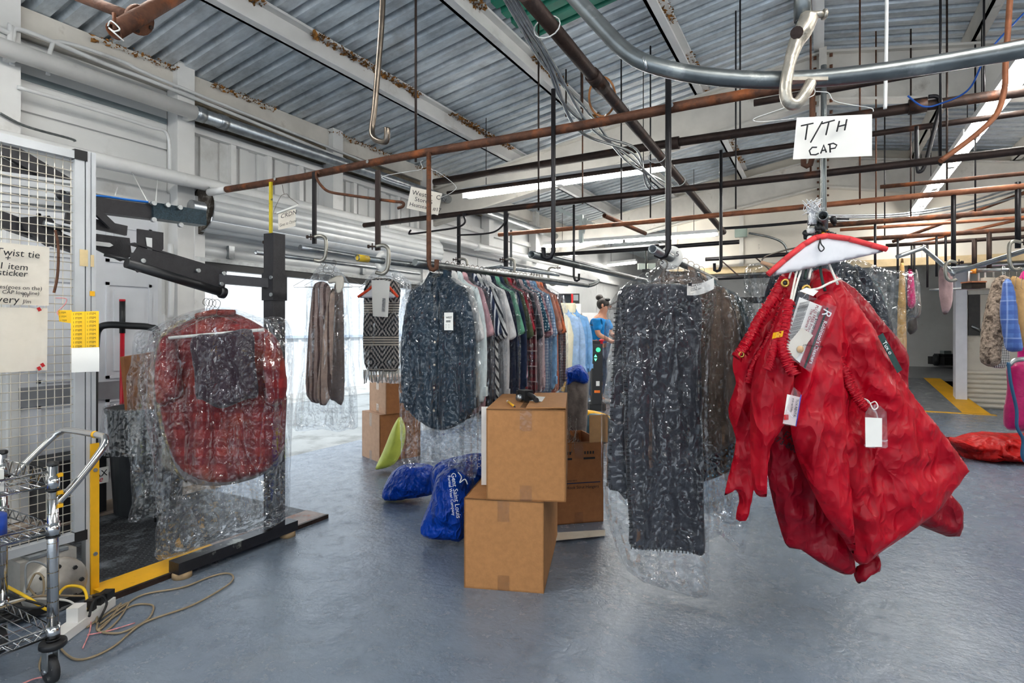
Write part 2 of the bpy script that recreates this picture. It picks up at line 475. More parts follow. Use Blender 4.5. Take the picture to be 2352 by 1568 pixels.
def floor_mat():
    m, nt, b = _new('painted_floor')
    co = coords(nt)
    f1 = noise_fac(nt, co, 0.5, 5, 0.35, 0.68); f2 = noise_fac(nt, co, 9, 8, 0.45, 0.7, 0.7); f3 = noise_fac(nt, co, 2.4, 8, 0.56, 0.72, 0.7)
    col = mixc(nt, f1, srgb(106, 120, 139), srgb(130, 141, 154))
    col = mixc(nt, mathn(nt, 'MULTIPLY', f2, 0.35), col, srgb(84, 92, 104))
    col = mixc(nt, mathn(nt, 'MULTIPLY', f3, 0.5), col, srgb(140, 145, 150))
    nt.links.new(col, b.inputs['Base Color'])
    v = nd(nt, 'ShaderNodeTexVoronoi', Scale=3.0); v.feature = 'DISTANCE_TO_EDGE'
    w = nd(nt, 'ShaderNodeTexNoise', Scale=5.0, Detail=4.0); nt.links.new(co, w.inputs['Vector'])
    wv = nd(nt, 'ShaderNodeVectorMath', operation='ADD'); nt.links.new(co, wv.inputs[0]); nt.links.new(w.outputs['Color'], wv.inputs[1])
    nt.links.new(wv.outputs[0], v.inputs['Vector'])
    crack = mathn(nt, 'MINIMUM', mathn(nt, 'MULTIPLY', v.outputs['Distance'], 18.0), 1.0)
    mask = noise_fac(nt, co, 1.6, 3, 0.5, 0.62)
    n = nd(nt, 'ShaderNodeTexNoise', Scale=38.0, Detail=6.0, Roughness=0.62); nt.links.new(co, n.inputs['Vector'])
    n2 = nd(nt, 'ShaderNodeTexNoise', Scale=7.0, Detail=3.0); nt.links.new(co, n2.inputs['Vector'])
    h = mathn(nt, 'ADD', mathn(nt, 'ADD', mathn(nt, 'MULTIPLY', n.outputs[0], 0.5), mathn(nt, 'MULTIPLY', n2.outputs[0], 0.8)), mathn(nt, 'MULTIPLY', mathn(nt, 'MULTIPLY', crack, mask), 0.12))
    set_bump(nt, b, h, 0.5, 0.013)
    rr = nd(nt, 'ShaderNodeMapRange'); rr.inputs[3].default_value = 0.18; rr.inputs[4].default_value = 0.40
    nt.links.new(f2, rr.inputs[0]); nt.links.new(rr.outputs[0], b.inputs['Roughness'])
    b.inputs['Specular IOR Level'].default_value = 0.5
    return m
FLOOR = floor_mat()
floor = struct('floor', MB().span((XL - 0.1, Y0, -0.12), (XR, 16.0, 0)), FLOOR)
CONC = mat('pale_concrete', srgb(190, 190, 186), 0.8, 0, 0.1, 2, 0.2, 30, col2=srgb(120, 118, 112), c2=(0.5, 0.75), c2s=2.5)
struct('outside_ground', MB().span((-30, -14, -0.2), (XL - 0.1, 40, -0.05)), CONC)
struct('door_sill', MB().span((XL - 0.12, 1.0, 0), (XL + 0.28, 2.75, 0.03)), mat('sill_concrete', srgb(176, 158, 142), 0.8, 0, .12, 8, .2, 30))

# ---- left wall ---------------------------------------------------------------
wl = root('wall_left', (XL, 0, 0), kind='structure')
PANELPAINT = mat('wall_panel_paint', srgb(216, 216, 214), 0.55, 0, 0.05, 2.2, 0.05, 12, col2=srgb(168, 164, 156), c2=(0.58, 0.85), c2s=1.6)
wb = MB()
wb.span((XL - 0.12, Y0, 0), (XL, 1.55, EAVE)); wb.span((XL - 0.12, 1.55, 2.06), (XL, 2.52, EAVE)); wb.span((XL - 0.12, 2.52, 0), (XL, 2.68, EAVE))
wb.span((XL - 0.12, 2.68, 2.35), (XL, 5.42, EAVE)); wb.span((XL - 0.12, 5.42, 0), (XL, 16.0, EAVE + .02))
wb.build('wall_sheet', PANELPAINT, wl)
MB().span((XL, Y0, 2.97), (XL + 0.09, 12, 3.13)).build('eave_girt', OLDPAINT, wl)
for y in (0.4, 1.50, 2.56, 4.07, 5.55, 7.0, 8.5):
    MB().span((XL + .02, y - 0.065, 0.0 if y in (2.56, 5.55) else 2.3), (XL + 0.15, y + 0.065, 3.17 if y < 4 else 3.14)).build('wall_post', WHITEPAINT, wl)
for y in (2.45, 2.60, 2.66):                      # narrow door frame strips beside the roll-up
    MB().span((XL, y - .012, 0), (XL + .05, y + .012, 2.2)).build('jamb_strip', WHITEPAINT, wl)
WOOD = mat('weathered_beam_wood', srgb(124, 112, 92), 0.8, 0, 0.3, 5, 0.4, 12, col2=srgb(70, 60, 48), c2=(0.48, 0.7), c2s=4)
for a, b in ((2.63, 4.0), (4.14, 5.48), (5.62, 6.9)):
    MB().span((XL, a, 2.80), (XL + 0.06, b, 2.96)).build('wood_beam', WOOD, wl)
# plain panels with ledges left of the post
for z0, z1 in ((2.04, 2.5), (2.53, 2.72), (2.75, 2.95)):
    MB().span((XL, Y0, z0), (XL + 0.025, 2.49, z1)).build('wall_panel', PANELPAINT, wl)
MB().span((XL, Y0, 2.715), (XL + .03, 2.49, 2.755)).build('ledge', mat('grey_flashing', srgb(128, 138, 142), 0.4, .5, .1, 5), wl)
MB().span((XL, Y0, 2.10), (XL + .06, 2.49, 2.2)).build('ledge', WHITEPAINT, wl)
# framed ribbed panels over the roll-up door
for i in range(8):
    y0 = 2.66 + i * 0.345; y1 = y0 + 0.33
    pm = MB()
    for k in range(4):
        a = y0 + k * 0.0825
        pm.span((XL, a, 2.34), (XL + 0.015 + (0.02 if k % 2 else 0), a + 0.08, 2.70))
    p = pm.build('ribbed_panel', PANELPAINT, wl)
    MB().span((XL, y1 - 0.01, 2.34), (XL + 0.075, y1 + 0.035, 2.7)).build('panel_stile', WHITEPAINT, wl)
MB().span((XL, 2.62, 2.70), (XL + 0.085, 5.5, 2.745)).build('panel_top_rail', WHITEPAINT, wl)
MB().span((XL, 2.62, 2.32), (XL + 0.085, 5.5, 2.35)).build('panel_bottom_rail', WHITEPAINT, wl)
# far stretch: flat sheets with thin seams, louvre, cable and a lower rail
for i in range(6):
    MB().span((XL, 5.65 + i * 1.2, 0), (XL + 0.02, 6.83 + i * 1.2, 2.2)).build('wall_panel', PANELPAINT, wl)
MB().span((XL, 5.6, 2.22), (XL + .1, 13, 2.3)).build('ledge', WHITEPAINT, wl)
MB().span((XL, 5.6, 2.55), (XL + .06, 13, 2.62)).build('ledge', WHITEPAINT, wl)

# six-panel door in the left wall
d1 = root('door_1', (XL, 2.05, 0), kind='structure')
DOORP = mat('white_door_paint', srgb(220, 222, 226), 0.45, 0, 0.03, 3)
MB().span((XL - .05, 1.60, 0.02), (XL, 2.47, 2.03)).build('door_leaf', DOORP, d1)
for (ya, yb) in ((1.70, 2.00), (2.09, 2.39)):
    for (za, zb) in ((0.2, 0.72), (0.86, 1.52), (1.66, 1.92)):
        fm = MB()
        for q in ((ya, ya + .02, za, zb), (yb - .02, yb, za, zb), (ya, yb, za, za + .02), (ya, yb, zb - .02, zb)):
            fm.span((XL, q[0], q[2]), (XL + .012, q[1], q[3]))
        fm.span((XL, ya + .05, za + .05), (XL + .01, yb - .05, zb - .05))
        fm.build('door_panel', DOORP, d1)
MB().span((XL, 1.55, 0), (XL + .03, 1.60, 2.08)).span((XL, 2.47, 0), (XL + .03, 2.52, 2.08)).span((XL, 1.55, 2.03), (XL + .03, 2.52, 2.08)).build('door_frame', WHITEPAINT, d1)
MB().lathe([(0, .07), (.022, .065), (.028, .05), (.02, .03), (.012, .02), (.012, 0)], (XL, 1.66, .98), 12, Matrix.Rotation(pi / 2, 3, 'Y')).build('door_knob', CHROME, d1)
MB().span((XL, 1.6, .72), (XL + .02, 2.47, .84)).build('kick_rail', mat('grey_door_strip', srgb(150, 152, 156), .4, .3, .05), d1)

# roll-up door
d2 = root('door_2', (XL, 4.05, 0), kind='structure')
SLATP = mat('rollup_slat_paint', srgb(206, 208, 208), 0.42, 0.15, 0.06, 3, 0, 0, col2=srgb(150, 144, 134), c2=(0.6, 0.85), c2s=2)
def slat_mesh(hh, bulge):
    mb = MB(); prof = []
    for k in range(7):
        t = k / 6
        prof.append((bulge * (sin(pi * t) ** 0.7 if 0 < t < 1 else 0), -hh / 2 + hh * t))
    vs = [(x, y, z) for y in (-1.43, 1.43) for (x, z) in prof]
    mb.add(vs, [(k, k + 1, 8 + k, 7 + k) for k in range(6)], True)
    mb.add([(0, y, z) for y in (-1.43, 1.43) for z in (-hh / 2, hh / 2)], [(0, 1, 3, 2)])
    return mb
first = None; RC = 0.17; cxr, czr = XL + 0.22, 2.10
n = 0
def put_slat(x, z, ang):
    global first
    if first is None:
        first = slat_mesh(0.074, 0.014).build('slat', SLATP, None); o = first
    else:
        o = first.copy(); COL.objects.link(o)
    o.parent = d2; o.location = (x - XL, 0.0, z); o.rotation_euler = (0, -ang, 0)
for k in range(10):
    ang = radians(150 - k * 25)
    put_slat(cxr + RC * cos(ang), czr + RC * sin(ang), ang)
for k in range(4):
    put_slat(cxr - 0.1 + .0, 1.93 - k * 0.074 + 0.02, 0)
MB().span((cxr - .13, 2.62, 1.66), (cxr - .07, 5.48, 1.735)).build('bottom_bar', BLACKPL, d2)
MB().span((cxr - .125, 2.62, 1.715), (cxr - .06, 5.48, 1.745)).build('bottom_rail', GALV, d2)
for y in (2.66, 5.44):
    MB().span((XL, y - .04, 0), (XL + .16, y + .04, 2.2)).build('guide_track', WHITEPAINT, d2)
    MB().prism([(0, -.22), (.2, -.12), (.28, .1), (.2, .24), (0, .24)], (XL + .05, y, 2.08), (1, 0, 0), UP, (0, 1, 0), .03).build('end_bracket', mat('grimy_bracket', srgb(70, 62, 54), .7, .3, .3, 30, col2=srgb(150, 146, 138), c2=(.5, .7), c2s=20), d2)
MB().tube([(cxr, 2.55, czr), (cxr, 5.5, czr)], .05, 10).build('barrel', GALV, d2)
for y in (2.9, 4.4): MB().span((cxr - .12, y, 1.76), (cxr - .06, y + .05, 1.86)).build('stop_bracket', GALV, d2)

# ---- building and fence outside the roll-up door
ob = root('metal_shed', (-9.0, 5, -0.05), 'white ribbed metal building outside the open roll-up door', 'building')
OUTW = mat('sunlit_white_siding', srgb(232, 236, 240), 0.5, 0, .04, 2)
for i in range(16):
    y0 = -2 + i * 1.0
    pm = MB().span((-9.05, y0, -.05), (-9, y0 + .99, 4.6))
    for k in range(3): pm.span((-9, y0 + .1 + k * .33, -.05), (-8.96, y0 + .16 + k * .33, 4.6))
    pm.build('siding_panel', OUTW, ob)
for (y0, z0) in ((2.2, 1.35), (3.4, 1.35), (5.0, 1.35)):
    MB().span((-9, y0, z0), (-8.93, y0 + .5, z0 + .22)).build('window', mat('outside_window', srgb(120, 150, 178), .2, 0, .1), ob)
MB().span((-9, -2, 1.02), (-8.92, 14, 1.07)).build('girt_trim', mat('siding_trim', srgb(180, 194, 210), .5), ob)
pl = root('wood_pallet', (-5.6, 6.7, -.05), 'weathered wooden pallet leaning outside the roll-up door', 'pallet')
PW = mat('pallet_wood', srgb(190, 180, 168), .8, 0, .15, 9, .2, 20)
pr = Matrix.Rotation(radians(-12), 3, 'Y')
for k in range(6): MB().box(Vector((-5.55 + .03 * k, 6.7, .05 + k * .17)), (.02, 1.0, .12), pr).build('board', PW, pl)
for k in range(3): MB().box(Vector((-5.44, 6.25 + k * .45, .5)), (.09, .05, 1.05), pr).build('stringer', PW, pl)

# ---- roof --------------------------------------------------------------------
ceil = root('ceiling', (0, 4, EAVE), kind='structure')
def roof_mat(name, tintc):
    m, nt, b = _new(name); co = coords(nt)
    mp = nd(nt, 'ShaderNodeMapping'); mp.inputs['Scale'].default_value = (1, 3, 1); nt.links.new(co, mp.inputs[0])
    f = noise_fac(nt, mp.outputs[0], 3.0, 8, .38, .66, .7); f2 = noise_fac(nt, co, 22, 6, .45, .7)
    col = mixc(nt, f, tuple(.58 * x for x in tintc), tintc); col = mixc(nt, mathn(nt, 'MULTIPLY', f2, .4), col, srgb(222, 228, 230))
    col = mixc(nt, mathn(nt, 'MULTIPLY', noise_fac(nt, co, 1.5, 6, .6, .76), .6), col, srgb(110, 92, 74))
    nt.links.new(col, b.inputs['Base Color']); b.inputs['Metallic'].default_value = .2; b.inputs['Roughness'].default_value = .4
    n = nd(nt, 'ShaderNodeTexNoise', Scale=9.0, Detail=4.0); nt.links.new(co, n.inputs['Vector']); set_bump(nt, b, n.outputs[0], .15)
    return m
ROOFS = [roof_mat('galvanised_roof_a', srgb(226, 233, 238)), roof_mat('galvanised_roof_b', srgb(214, 224, 231))]
GREEN = mat('green_skylight_panel', srgb(20, 122, 96), .4, 0, .2, 8)
PITCH = 0.15
def sheet(y0, nr, xa, xb, m, drop=0.0):
    mb = MB(); prof = []
    for k in range(nr):
        y = y0 + k * PITCH
        prof += [(y, 0), (y + .085, 0), (y + .103, .042), (y + .132, .042)]
    prof.append((y0 + nr * PITCH, 0))
    vs = [(x, y, roofz(x) + z - drop) for x in (xa, xb) for (y, z) in prof]; q = len(prof)
    mb.add(vs, [(k, k + 1, q + k + 1, q + k) for k in range(q - 1)])
    return mb.build('roof_sheet', m, ceil)
i = 0; y = Y0
while y < 15.5:
    sheet(y, 6, XL - .25, 0, ROOFS[i % 2]); sheet(y, 6, 0, XR + .3, ROOFS[(i + 1) % 2])
    y += 6 * PITCH; i += 1
sheet(Y0 + 46 * PITCH, 5, -2.05, -1.15, GREEN, .012); sheet(Y0 + 70 * PITCH, 2, -1.02, -0.7, GREEN, .012); sheet(Y0 + 58 * PITCH, 2, 1.7, 2.05, GREEN, .012)
PURL = [-3.2, -2.15, -1.09, -0.06, 1.05, 2.1, 3.15, 4.2]
for x in PURL:
    pm = MB(); zt = roofz(x) - .008
    pm.span((x - .012, Y0, zt - .17), (x + .012, 15.4, zt)); pm.span((x - .012, Y0, zt - .17), (x + .07, 15.4, zt - .15)); pm.span((x - .012, Y0, zt - .018), (x + .07, 15.4, zt))
    pm.build('purlin', WHITEPAINT if x < 0 else OLDPAINT, ceil)
# rafter frames (tapered I sections) across the hall
for yf in (-1.8, 5.8, 9.35):
    for (xa, xb) in ((XL, 0), (0, XR)):
        fm = MB(); za, zb = roofz(xa) - .19, roofz(xb) - .19
        hh = .42
        for (u0, u1, t0, t1) in ((0, -hh, .012, .012), (0, -.02, .13, .13), (-hh, -hh - .02, .13, .13)):
            vs = [(x, yf + s_ * t0 / 2, z + dz) for x, z in ((xa, za), (xb, zb)) for s_ in (-1, 1) for dz in (u0, u1)]
            fm.add(vs, [(0, 1, 3, 2), (4, 6, 7, 5), (0, 4, 5, 1), (2, 3, 7, 6), (0, 2, 6, 4), (1, 5, 7, 3)])
        fm.build('rafter', OLDPAINT, ceil)
    bm = MB().span((-.03, yf - .11, roofz(0) - .78), (.03, yf + .11, roofz(0) - .18)); bm.build('ridge_plate', OLDPAINT, ceil)
    for k in range(6):
        for s_ in (-1, 1):
            MB().tube([(.05 * s_, yf - .07, roofz(0) - .25 - k * .1), (.075 * s_, yf - .07, roofz(0) - .25 - k * .1)], .016, 6).build('bolt', RUST, ceil)
# torn insulation left along the purlins and eave
INSUL = mat('torn_insulation', srgb(156, 104, 44), .95, 0, .5, 30, .4, 60, col2=srgb(70, 52, 34), c2=(.45, .7), c2s=20)
def fluff(x, ya, yb, cnt, label, zoff=0.0, big=1.0):
    mb = MB(); rr = random.Random(int(x * 100))
    for _ in range(cnt):
        yy = rr.uniform(ya, yb); s_ = rr.uniform(.005, .017) * big * (2.4 if rr.random() < .07 else 1)
        if pn(np.array(yy * 1.3), np.array(x), 4) < -.12: continue
        c = Vector((x + rr.uniform(-.05, .09), yy, roofz(x) - .012 - rr.uniform(0, .02) + zoff))
        pts = [c + Vector((rr.uniform(-s_, s_), rr.uniform(-s_, s_), rr.uniform(-s_ * 1.2, s_ * .2))) for _ in range(5)]
        mb.add(pts, [(0, 1, 2), (0, 2, 3), (0, 3, 4), (1, 3, 2), (0, 4, 1)])
    one('insulation_remnant', mb, INSUL, label, 'insulation', 'torn insulation along the purlins', 'stuff')
fluff(-3.2, 1.0, 5.8, 3600, 'torn orange insulation along the purlin nearest the left wall')
fluff(-2.15, 1.0, 5.8, 3200, 'torn orange insulation along the second purlin from the left wall')
fluff(-1.09, 1.0, 9, 2200, 'torn brown insulation along the third purlin from the left wall')
fluff(-4.2, .5, 6.5, 2400, 'torn insulation crumbs along the left wall girt', -.01, .7)

# ---- far end -----------------------------------------------------------------
DIRTY = mat('stained_old_wall', srgb(214, 206, 192), .75, 0, .06, 2, .1, 14, col2=srgb(72, 62, 52), c2=(.66, .74), c2s=1.7)
wk = root('wall_back', (0, YB, 0), kind='structure')
hm = MB()
xs = [-2.2, -1.4, -.6, 0, .8, 1.6, 2.4, 3.2, 4.2, XR]
for a, b in zip(xs[:-1], xs[1:]):
    MB().add([(a, YB, 2.15), (b, YB, 2.15), (b, YB, roofz(b) - .05), (a, YB, roofz(a) - .05), (a, YB + .1, 2.15), (b, YB + .1, 2.15), (b, YB + .1, roofz(b) - .05), (a, YB + .1, roofz(a) - .05)],
             [(0, 1, 2, 3), (4, 7, 6, 5), (0, 4, 5, 1), (3, 2, 6, 7), (0, 3, 7, 4), (1, 5, 6, 2)]).build('header_panel', DIRTY, wk)
MB().span((-2.2, YB - .03, 2.06), (XR, YB + .13, 2.16)).build('header_beam', mat('ochre_beam', srgb(196, 172, 132), .7, 0, .15, 5), wk)
for x in (-2.1, -1.1, 1.2): MB().span((x - .03, YB - .03, 2.16), (x + .03, YB, roofz(x) - .1)).build('wall_stud', OLDPAINT, wk)
WARM = mat('cream_machine_wall', srgb(206, 198, 184), .6, 0, .06, 2, .06, 12, col2=srgb(160, 146, 126), c2=(.55, .8), c2s=2)
struct('wall_far', MB().span((XL, 15.9, 0), (XR + 4, 16.0, 4)), PANELPAINT)
struct('wall_right', MB().span((XR, -1.2, 0), (XR + .1, 16, 2.9)), OLDPAINT)
struct('wall_front', MB().span((-1.5, Y0, 2.55), (XR, Y0 + .1, 3.9)), OLDPAINT)
# partition with the corrugated lower half, right
wp = root('wall_partition', (2.3, 11.0, 0), kind='structure')
px0 = WY(2192, 755, 11.0).x
MB().span((px0 + .12, 11.0, .56), (XR + 3, 11.08, 2.05)).build('partition_sheet', WARM, wp)
MB().span((px0, 10.9, 0), (px0 + .14, 11.1, 2.3)).build('corner_post', mat('pale_corner_post', srgb(214, 214, 220), .4, .1, .05), wp)
for k in range(8):
    z = k * .072
    MB().grid(lambda u, v, z=z: (px0 + .12 + u * (XR - px0 + 2), 10.98 - .03 * sin(pi * v), z + .072 * v), 1, 6).build('corrugation', WARM, wp)
# raised back floor, ramp and yellow edge lines
RAMP = mat('worn_ramp_concrete', srgb(120, 122, 126), .6, 0, .2, 5, .3, 30, col2=srgb(160, 160, 158), c2=(.55, .7), c2s=8)
rl, rr_ = px0 - 3.2, px0 - .02
struct('back_floor', MB().add([(rl, 10.2, 0.004), (rr_ + .3, 10.2, 0.004), (rr_, 12.2, .34), (rl, 12.2, .34)], [(0, 1, 2, 3)]), RAMP)
struct('raised_floor', MB().span((rl - 2, 12.2, .30), (XR + 3, 24, .34)), mat('smooth_grey_floor', srgb(136, 138, 142), .35, 0, .08, 2, .1, 10))
struct('yellow_edge_line', MB().add([(rr_ - .02, 10.2, .008), (rr_ + .3, 10.2, .008), (rr_ + .02, 12.2, .345), (rr_ - .22, 12.2, .345)], [(0, 1, 2, 3)]), YELLOW)
struct('yellow_floor_line', MB().span((rl, 10.12, 0), (rr_ + .35, 10.2, .006)), YELLOW)

# small pieces on the left wall: louvred vent
vt = root('window_1', (XL, 8.75, 1.6), kind='structure')
va, vb2 = WX(1216, 640, XL + .02), WX(1246, 640, XL + .02)
y0v, y1v = va.y, vb2.y
z1v = WX(1230, 618, XL).z; z0v = WX(1230, 662, XL).z
MB().span((XL, y0v - .12, z0v - .1), (XL + .03, y1v + .12, z1v + .1)).build('vent_frame', WHITEPAINT, vt)
for r_ in range(2):
    for k in range(5):
        w_ = (y1v - y0v) / 5; hz_ = (z1v - z0v) / 2
        MB().span((XL + .02, y0v + k * w_ + .03, z0v + r_ * hz_ + .02), (XL + .045, y0v + (k + 1) * w_ - .03, z0v + (r_ + 1) * hz_ - .02)).build('pane', mat('grey_vent_pane', srgb(120, 118, 114), .4, .1, .1), vt)
# ================================================================== lights
TUBE = emitter('lit_tube', (1.0, 0.985, 0.94), TUBE_POWER)
LIGHTBODY = mat('white_light_housing', srgb(226, 226, 224), .4, .1, .04, 4)
def fixture(a, b, label, group, segs=2, ntube=2, drop=.045, rods=True):
    a = Vector(a); b = Vector(b); d = (b - a).normalized(); s_ = d.cross(UP).normalized()
    r = root('fluorescent_light', (a + b) / 2, label, 'light', group)
    hs_ = MB().bar(a + UP * .03, b + UP * .03, .13, .05).build('housing', LIGHTBODY, r)
    L = (b - a).length / segs
    for i in range(segs):
        p = a + d * (L * i + .03); q = a + d * (L * (i + 1) - .03)
        for k in range(ntube):
            off = s_ * ((k - (ntube - 1) / 2) * .065) - UP * .018
            MB().tube([p + off, q + off], .017, 10).build('tube', TUBE, r)
        for e in (p - d * .02, q + d * .02): MB().box(e - UP * .012, (.05, .05, .05)).build('lamp_holder', WHITEPAINT, hs_)
    if rods:
        for t in (.12, .88):
            p = a + (b - a) * t; MB().tube([p + UP * .05, Vector((p.x, p.y, roofz(p.x) - (.176 if min(abs(p.x - q_) for q_ in PURL) < .08 else .004)))], .004, 5).build('suspension_wire', BLACKSTEEL, r)
    return r
LG = 'fluorescent strip lights under the roof'
fixture(WY(1068, 448, 4.95), WY(1545, 378, 4.95), 'twin tube strip light between the sagging conduits and the first roof frame', LG)
fixture(WY(1250, 564, 8.7), WY(1648, 536, 8.7), 'long double tube strip light in front of the far header wall', LG)
fixture(WY(1302, 583, 9.9), WY(1655, 558, 9.9), 'thin single tube strip light behind the double one at the far header', LG, 2, 1)
fixture(WY(1396, 608, 12.0), WY(1462, 601, 12.0), 'short strip light over the pressing counter beside the floodlight', LG, 1)
fixture(WY(1520, 606, 12.0), WY(1672, 590, 12.0), 'short strip light behind the hanging grey blanket', LG, 1)
for i, (ya, yb) in enumerate(((3.9, 5.68), (5.74, 7.5), (7.56, 9.28))):
    fixture((1.05, ya, 2.765 - .02 * i), (1.05, yb, 2.745 - .02 * i), ['strip light of the long row, end nearest the red laundry bags', 'strip light in the middle of the long row', 'strip light of the long row, end over the ramp'][i], LG)
# unseen strip lights added behind and right of the camera to brighten the hall
for i, (x, y) in enumerate(((-2.4, 0.2), (1.05, 0.9), (1.05, -1.7), (3.4, 2.2), (3.4, 5.6))):
    fixture((x, y - 1.2, 2.5 if y > 5 else 2.95), (x, y + 1.2, 2.5 if y > 5 else 2.95), 'added unseen strip light brightening the open floor before the hanging garments', LG + ', added unseen rows')

# ================================================================== pipes of the hanging system
def line_x(y, z, xa, xb, r, mt, name, label, cat='pipe', sag=0.0, n=10, group=None, wob=.004):
    pts = []
    for i in range(13):
        t = i / 12; pts.append((xa + (xb - xa) * t, y + wob * sin(9 * t + y), z + wob * cos(7 * t + y * 3) - sag * 4 * t * (1 - t)))
    return one(name, MB().tube(pts, r, n), mt, label, cat, group)
P1 = root('support_pipe', (-.5, 2.39, 2.1), 'long rusty steel pipe carrying the nearest hanging rods', 'pipe')
MB().tube([(-3.62 + i * .45, 2.39 + .004 * sin(i), 2.112 + .005 * cos(i * 1.7)) for i in range(14)], .021, 12).build('tube', RUST, P1)
MB().tube([(-3.62, 2.39, 2.115), (-3.44, 2.39, 2.113)], .024, 12).build('painted_end', WHITEPIPE, P1)
for px in (640, 852, 1545): 
    p = WY(px, 300, 2.39); MB().tube([(p.x, 2.362, 2.115), (p.x, 2.36, 2.115)], .01, 8).build('bolt', CHROME, P1)
line_x(3.79, 2.11, -3.55, 2.9, .021, DARKRUST, 'support_pipe', 'second dark steel support pipe behind the rusty one')
line_x(4.78, 2.11, -2.75, 3.4, .02, COPPER, 'support_pipe', 'copper brown pipe behind the second support pipe')
line_x(4.73, 2.19, .35, 3.4, .014, RUST, 'support_pipe', 'thin rusty pipe running just above the copper brown one')
line_x(5.75, 2.11, .02, 4.2, .022, RUST, 'support_pipe', 'rusty pipe crossing in front of the long row of lights')
line_x(6.7, 2.10, .15, 4.6, .022, RUST, 'support_pipe', 'rusty pipe farthest along under the long row of lights')
line_x(6.6, 2.19, .15, 4.6, .016, COPPER, 'support_pipe', 'slim copper pipe on top of the farthest rusty pipe')
line_x(3.05, 2.32, -.3, 2.4, .017, DARKRUST, 'support_pipe', 'grey brown pipe behind the paper sign')
line_x(8.3, 2.38, -4.2, -1.0, .03, BLACKSTEEL, 'truss_chord', 'black steel bar below the far strip lights')
line_x(9.2, 2.28, -1.6, .6, .03, BLACKSTEEL, 'truss_chord', 'upper black truss bar before the far header')
line_x(9.2, 1.98, -1.7, .5, .03, BLACKSTEEL, 'truss_chord', 'lower black truss bar before the far header')
for k in range(4):
    x = -1.4 + k * .5
    one('truss_brace', MB().bar((x, 9.2, 2.28), (x + .3, 9.2, 1.98), .03, .02), DARKRUST, 'slanted brace between the two black truss bars', 'brace', 'braces of the far truss')
line_x(9.0, 1.62, -1.5, .2, .05, BLACKSTEEL, 'dark_beam', 'thick black beam behind the bagged black jacket', 'beam')
# sprinkler mains
sm = root('sprinkler_main', (0, 4.6, 2.7), 'dark brown sprinkler main with couplings across the roof', 'pipe')
MB().tube([(-3.4, 4.62, 2.66), (-1.2, 4.6, 2.68), (1, 4.6, 2.665), (4, 4.6, 2.66)], .034, 12).build('tube', DARKRUST, sm)
for x in (-1.05, .55): MB().tube([(x - .05, 4.6, 2.675), (x + .05, 4.6, 2.675)], .05, 12).build('coupling', DARKRUST, sm)
line_x(4.85, 2.60, -3.4, 4, .02, DARKRUST, 'branch_pipe', 'thinner dark pipe below the sprinkler main')
# the big pipe that runs down the hall with flexible conduits tied to it
dp = root('conduit_pipe', W(1400, 280, 3.6), 'dark brown pipe running down the hall with cables tied on', 'pipe')
A, B = W(1205, -14, 2.18), W(1662, 533, 6.4)
MB().tube([A + (B - A) * (i / 8) for i in range(9)], .031, 12).build('tube', DARKRUST, dp)
for t in (.16, .17): MB().tube([A + (B - A) * (t - .012), A + (B - A) * (t + .012)], .038, 12).build('coupling', DARKRUST, dp)
for t in (.05, .25, .42, .55): 
    p = A + (B - A) * t; MB().tube([p + Vector((cos(a) * .06 - .02, 0, sin(a) * .045)) for a in [k * 2 * pi / 14 for k in range(14)]], .003, 5, closed=True).build('cable_tie', WHITEWIRE, dp)
def flex(name, pts, r, mt, label, group=None, ribs=True):
    L = smooth_line(pts, 14); rad = [r * (1 + (.12 if i % 2 else 0)) for i in range(len(L))] if ribs else r
    return one(name, MB().tube(L, rad, 7), mt, label, 'cable', group)
for k, (mid, end, nm) in enumerate((((1345, 250, 3.3), (1530, 420, 4.9), 'topmost'), ((1310, 255, 3.2), (1520, 425, 4.8), 'uppermost inner'), ((1330, 300, 3.4), (1500, 430, 4.8), 'lower inner'), ((1365, 300, 3.5), (1490, 432, 4.8), 'lowest'))):
    o0 = 8 * k
    flex('flexible_conduit', [W(1150 + o0, -20, 2.2), W(1190 + o0, 50, 2.4), W(1250 + o0 * .8, 150 - o0 * .3, 2.8), W(*mid), W(1440 + o0, 370 - o0, 4.2), W(*end), W(1560, 442, 5.2)], .0085, GALV,
         f'{nm} flexible steel conduit of the bundle tied to the pipe', 'bundled flexible conduits')
flex('cable_coil', [W(1395 + 30 * cos(a) - 12, 222 + 45 * sin(a), 3.15 + .05 * sin(a * 2)) for a in [k * 2 * pi / 9 for k in range(11)]], .006, mat('tan_cable', srgb(170, 112, 64), .5), 'tan cable loop hanging round the conduit pipe', ribs=False)
flex('loose_wire', [W(1355, 268, 2.9), W(1375, 280, 2.9), W(1392, 262, 2.9)], .003, PAPER, 'loose white wire with a connector end by the cable loop', ribs=False)

# left wall pipes
pa = root('wall_pipe', (XL + .2, 2, 2.78), 'thick white and silver pipe clipped high on the left wall', 'pipe')
MB().tube([(XL + .25, -2, 2.77), (XL + .25, 2.56, 2.785)], .052, 14).build('painted_length', WHITEPIPE, pa)
MB().tube([(XL + .25, 2.56, 2.785), (XL + .25, 9, 2.80)], .05, 14).build('bare_length', GALV, pa)
for y in (2.6, 2.78, 4.1, 5.5): MB().tube([(XL + .25, y - .03, 2.787), (XL + .25, y + .03, 2.787)], .056, 14).build('coupling', GALV, pa)
for y in (0.6, 1.5, 2.55, 4.07, 5.55): MB().span((XL, y - .02, 2.74), (XL + .25, y + .02, 2.76)).build('pipe_bracket', WHITEPAINT, pa)
pb = root('wall_pipe', (XL + .25, 2, 2.28), 'thick white pipe above the roll-up door coil', 'pipe')
MB().tube([(XL + .28, -2, 2.24), (XL + .28, 2.5, 2.27), (XL + .28, 9, 2.31)], .047, 14).build('tube', WHITEPIPE, pb)
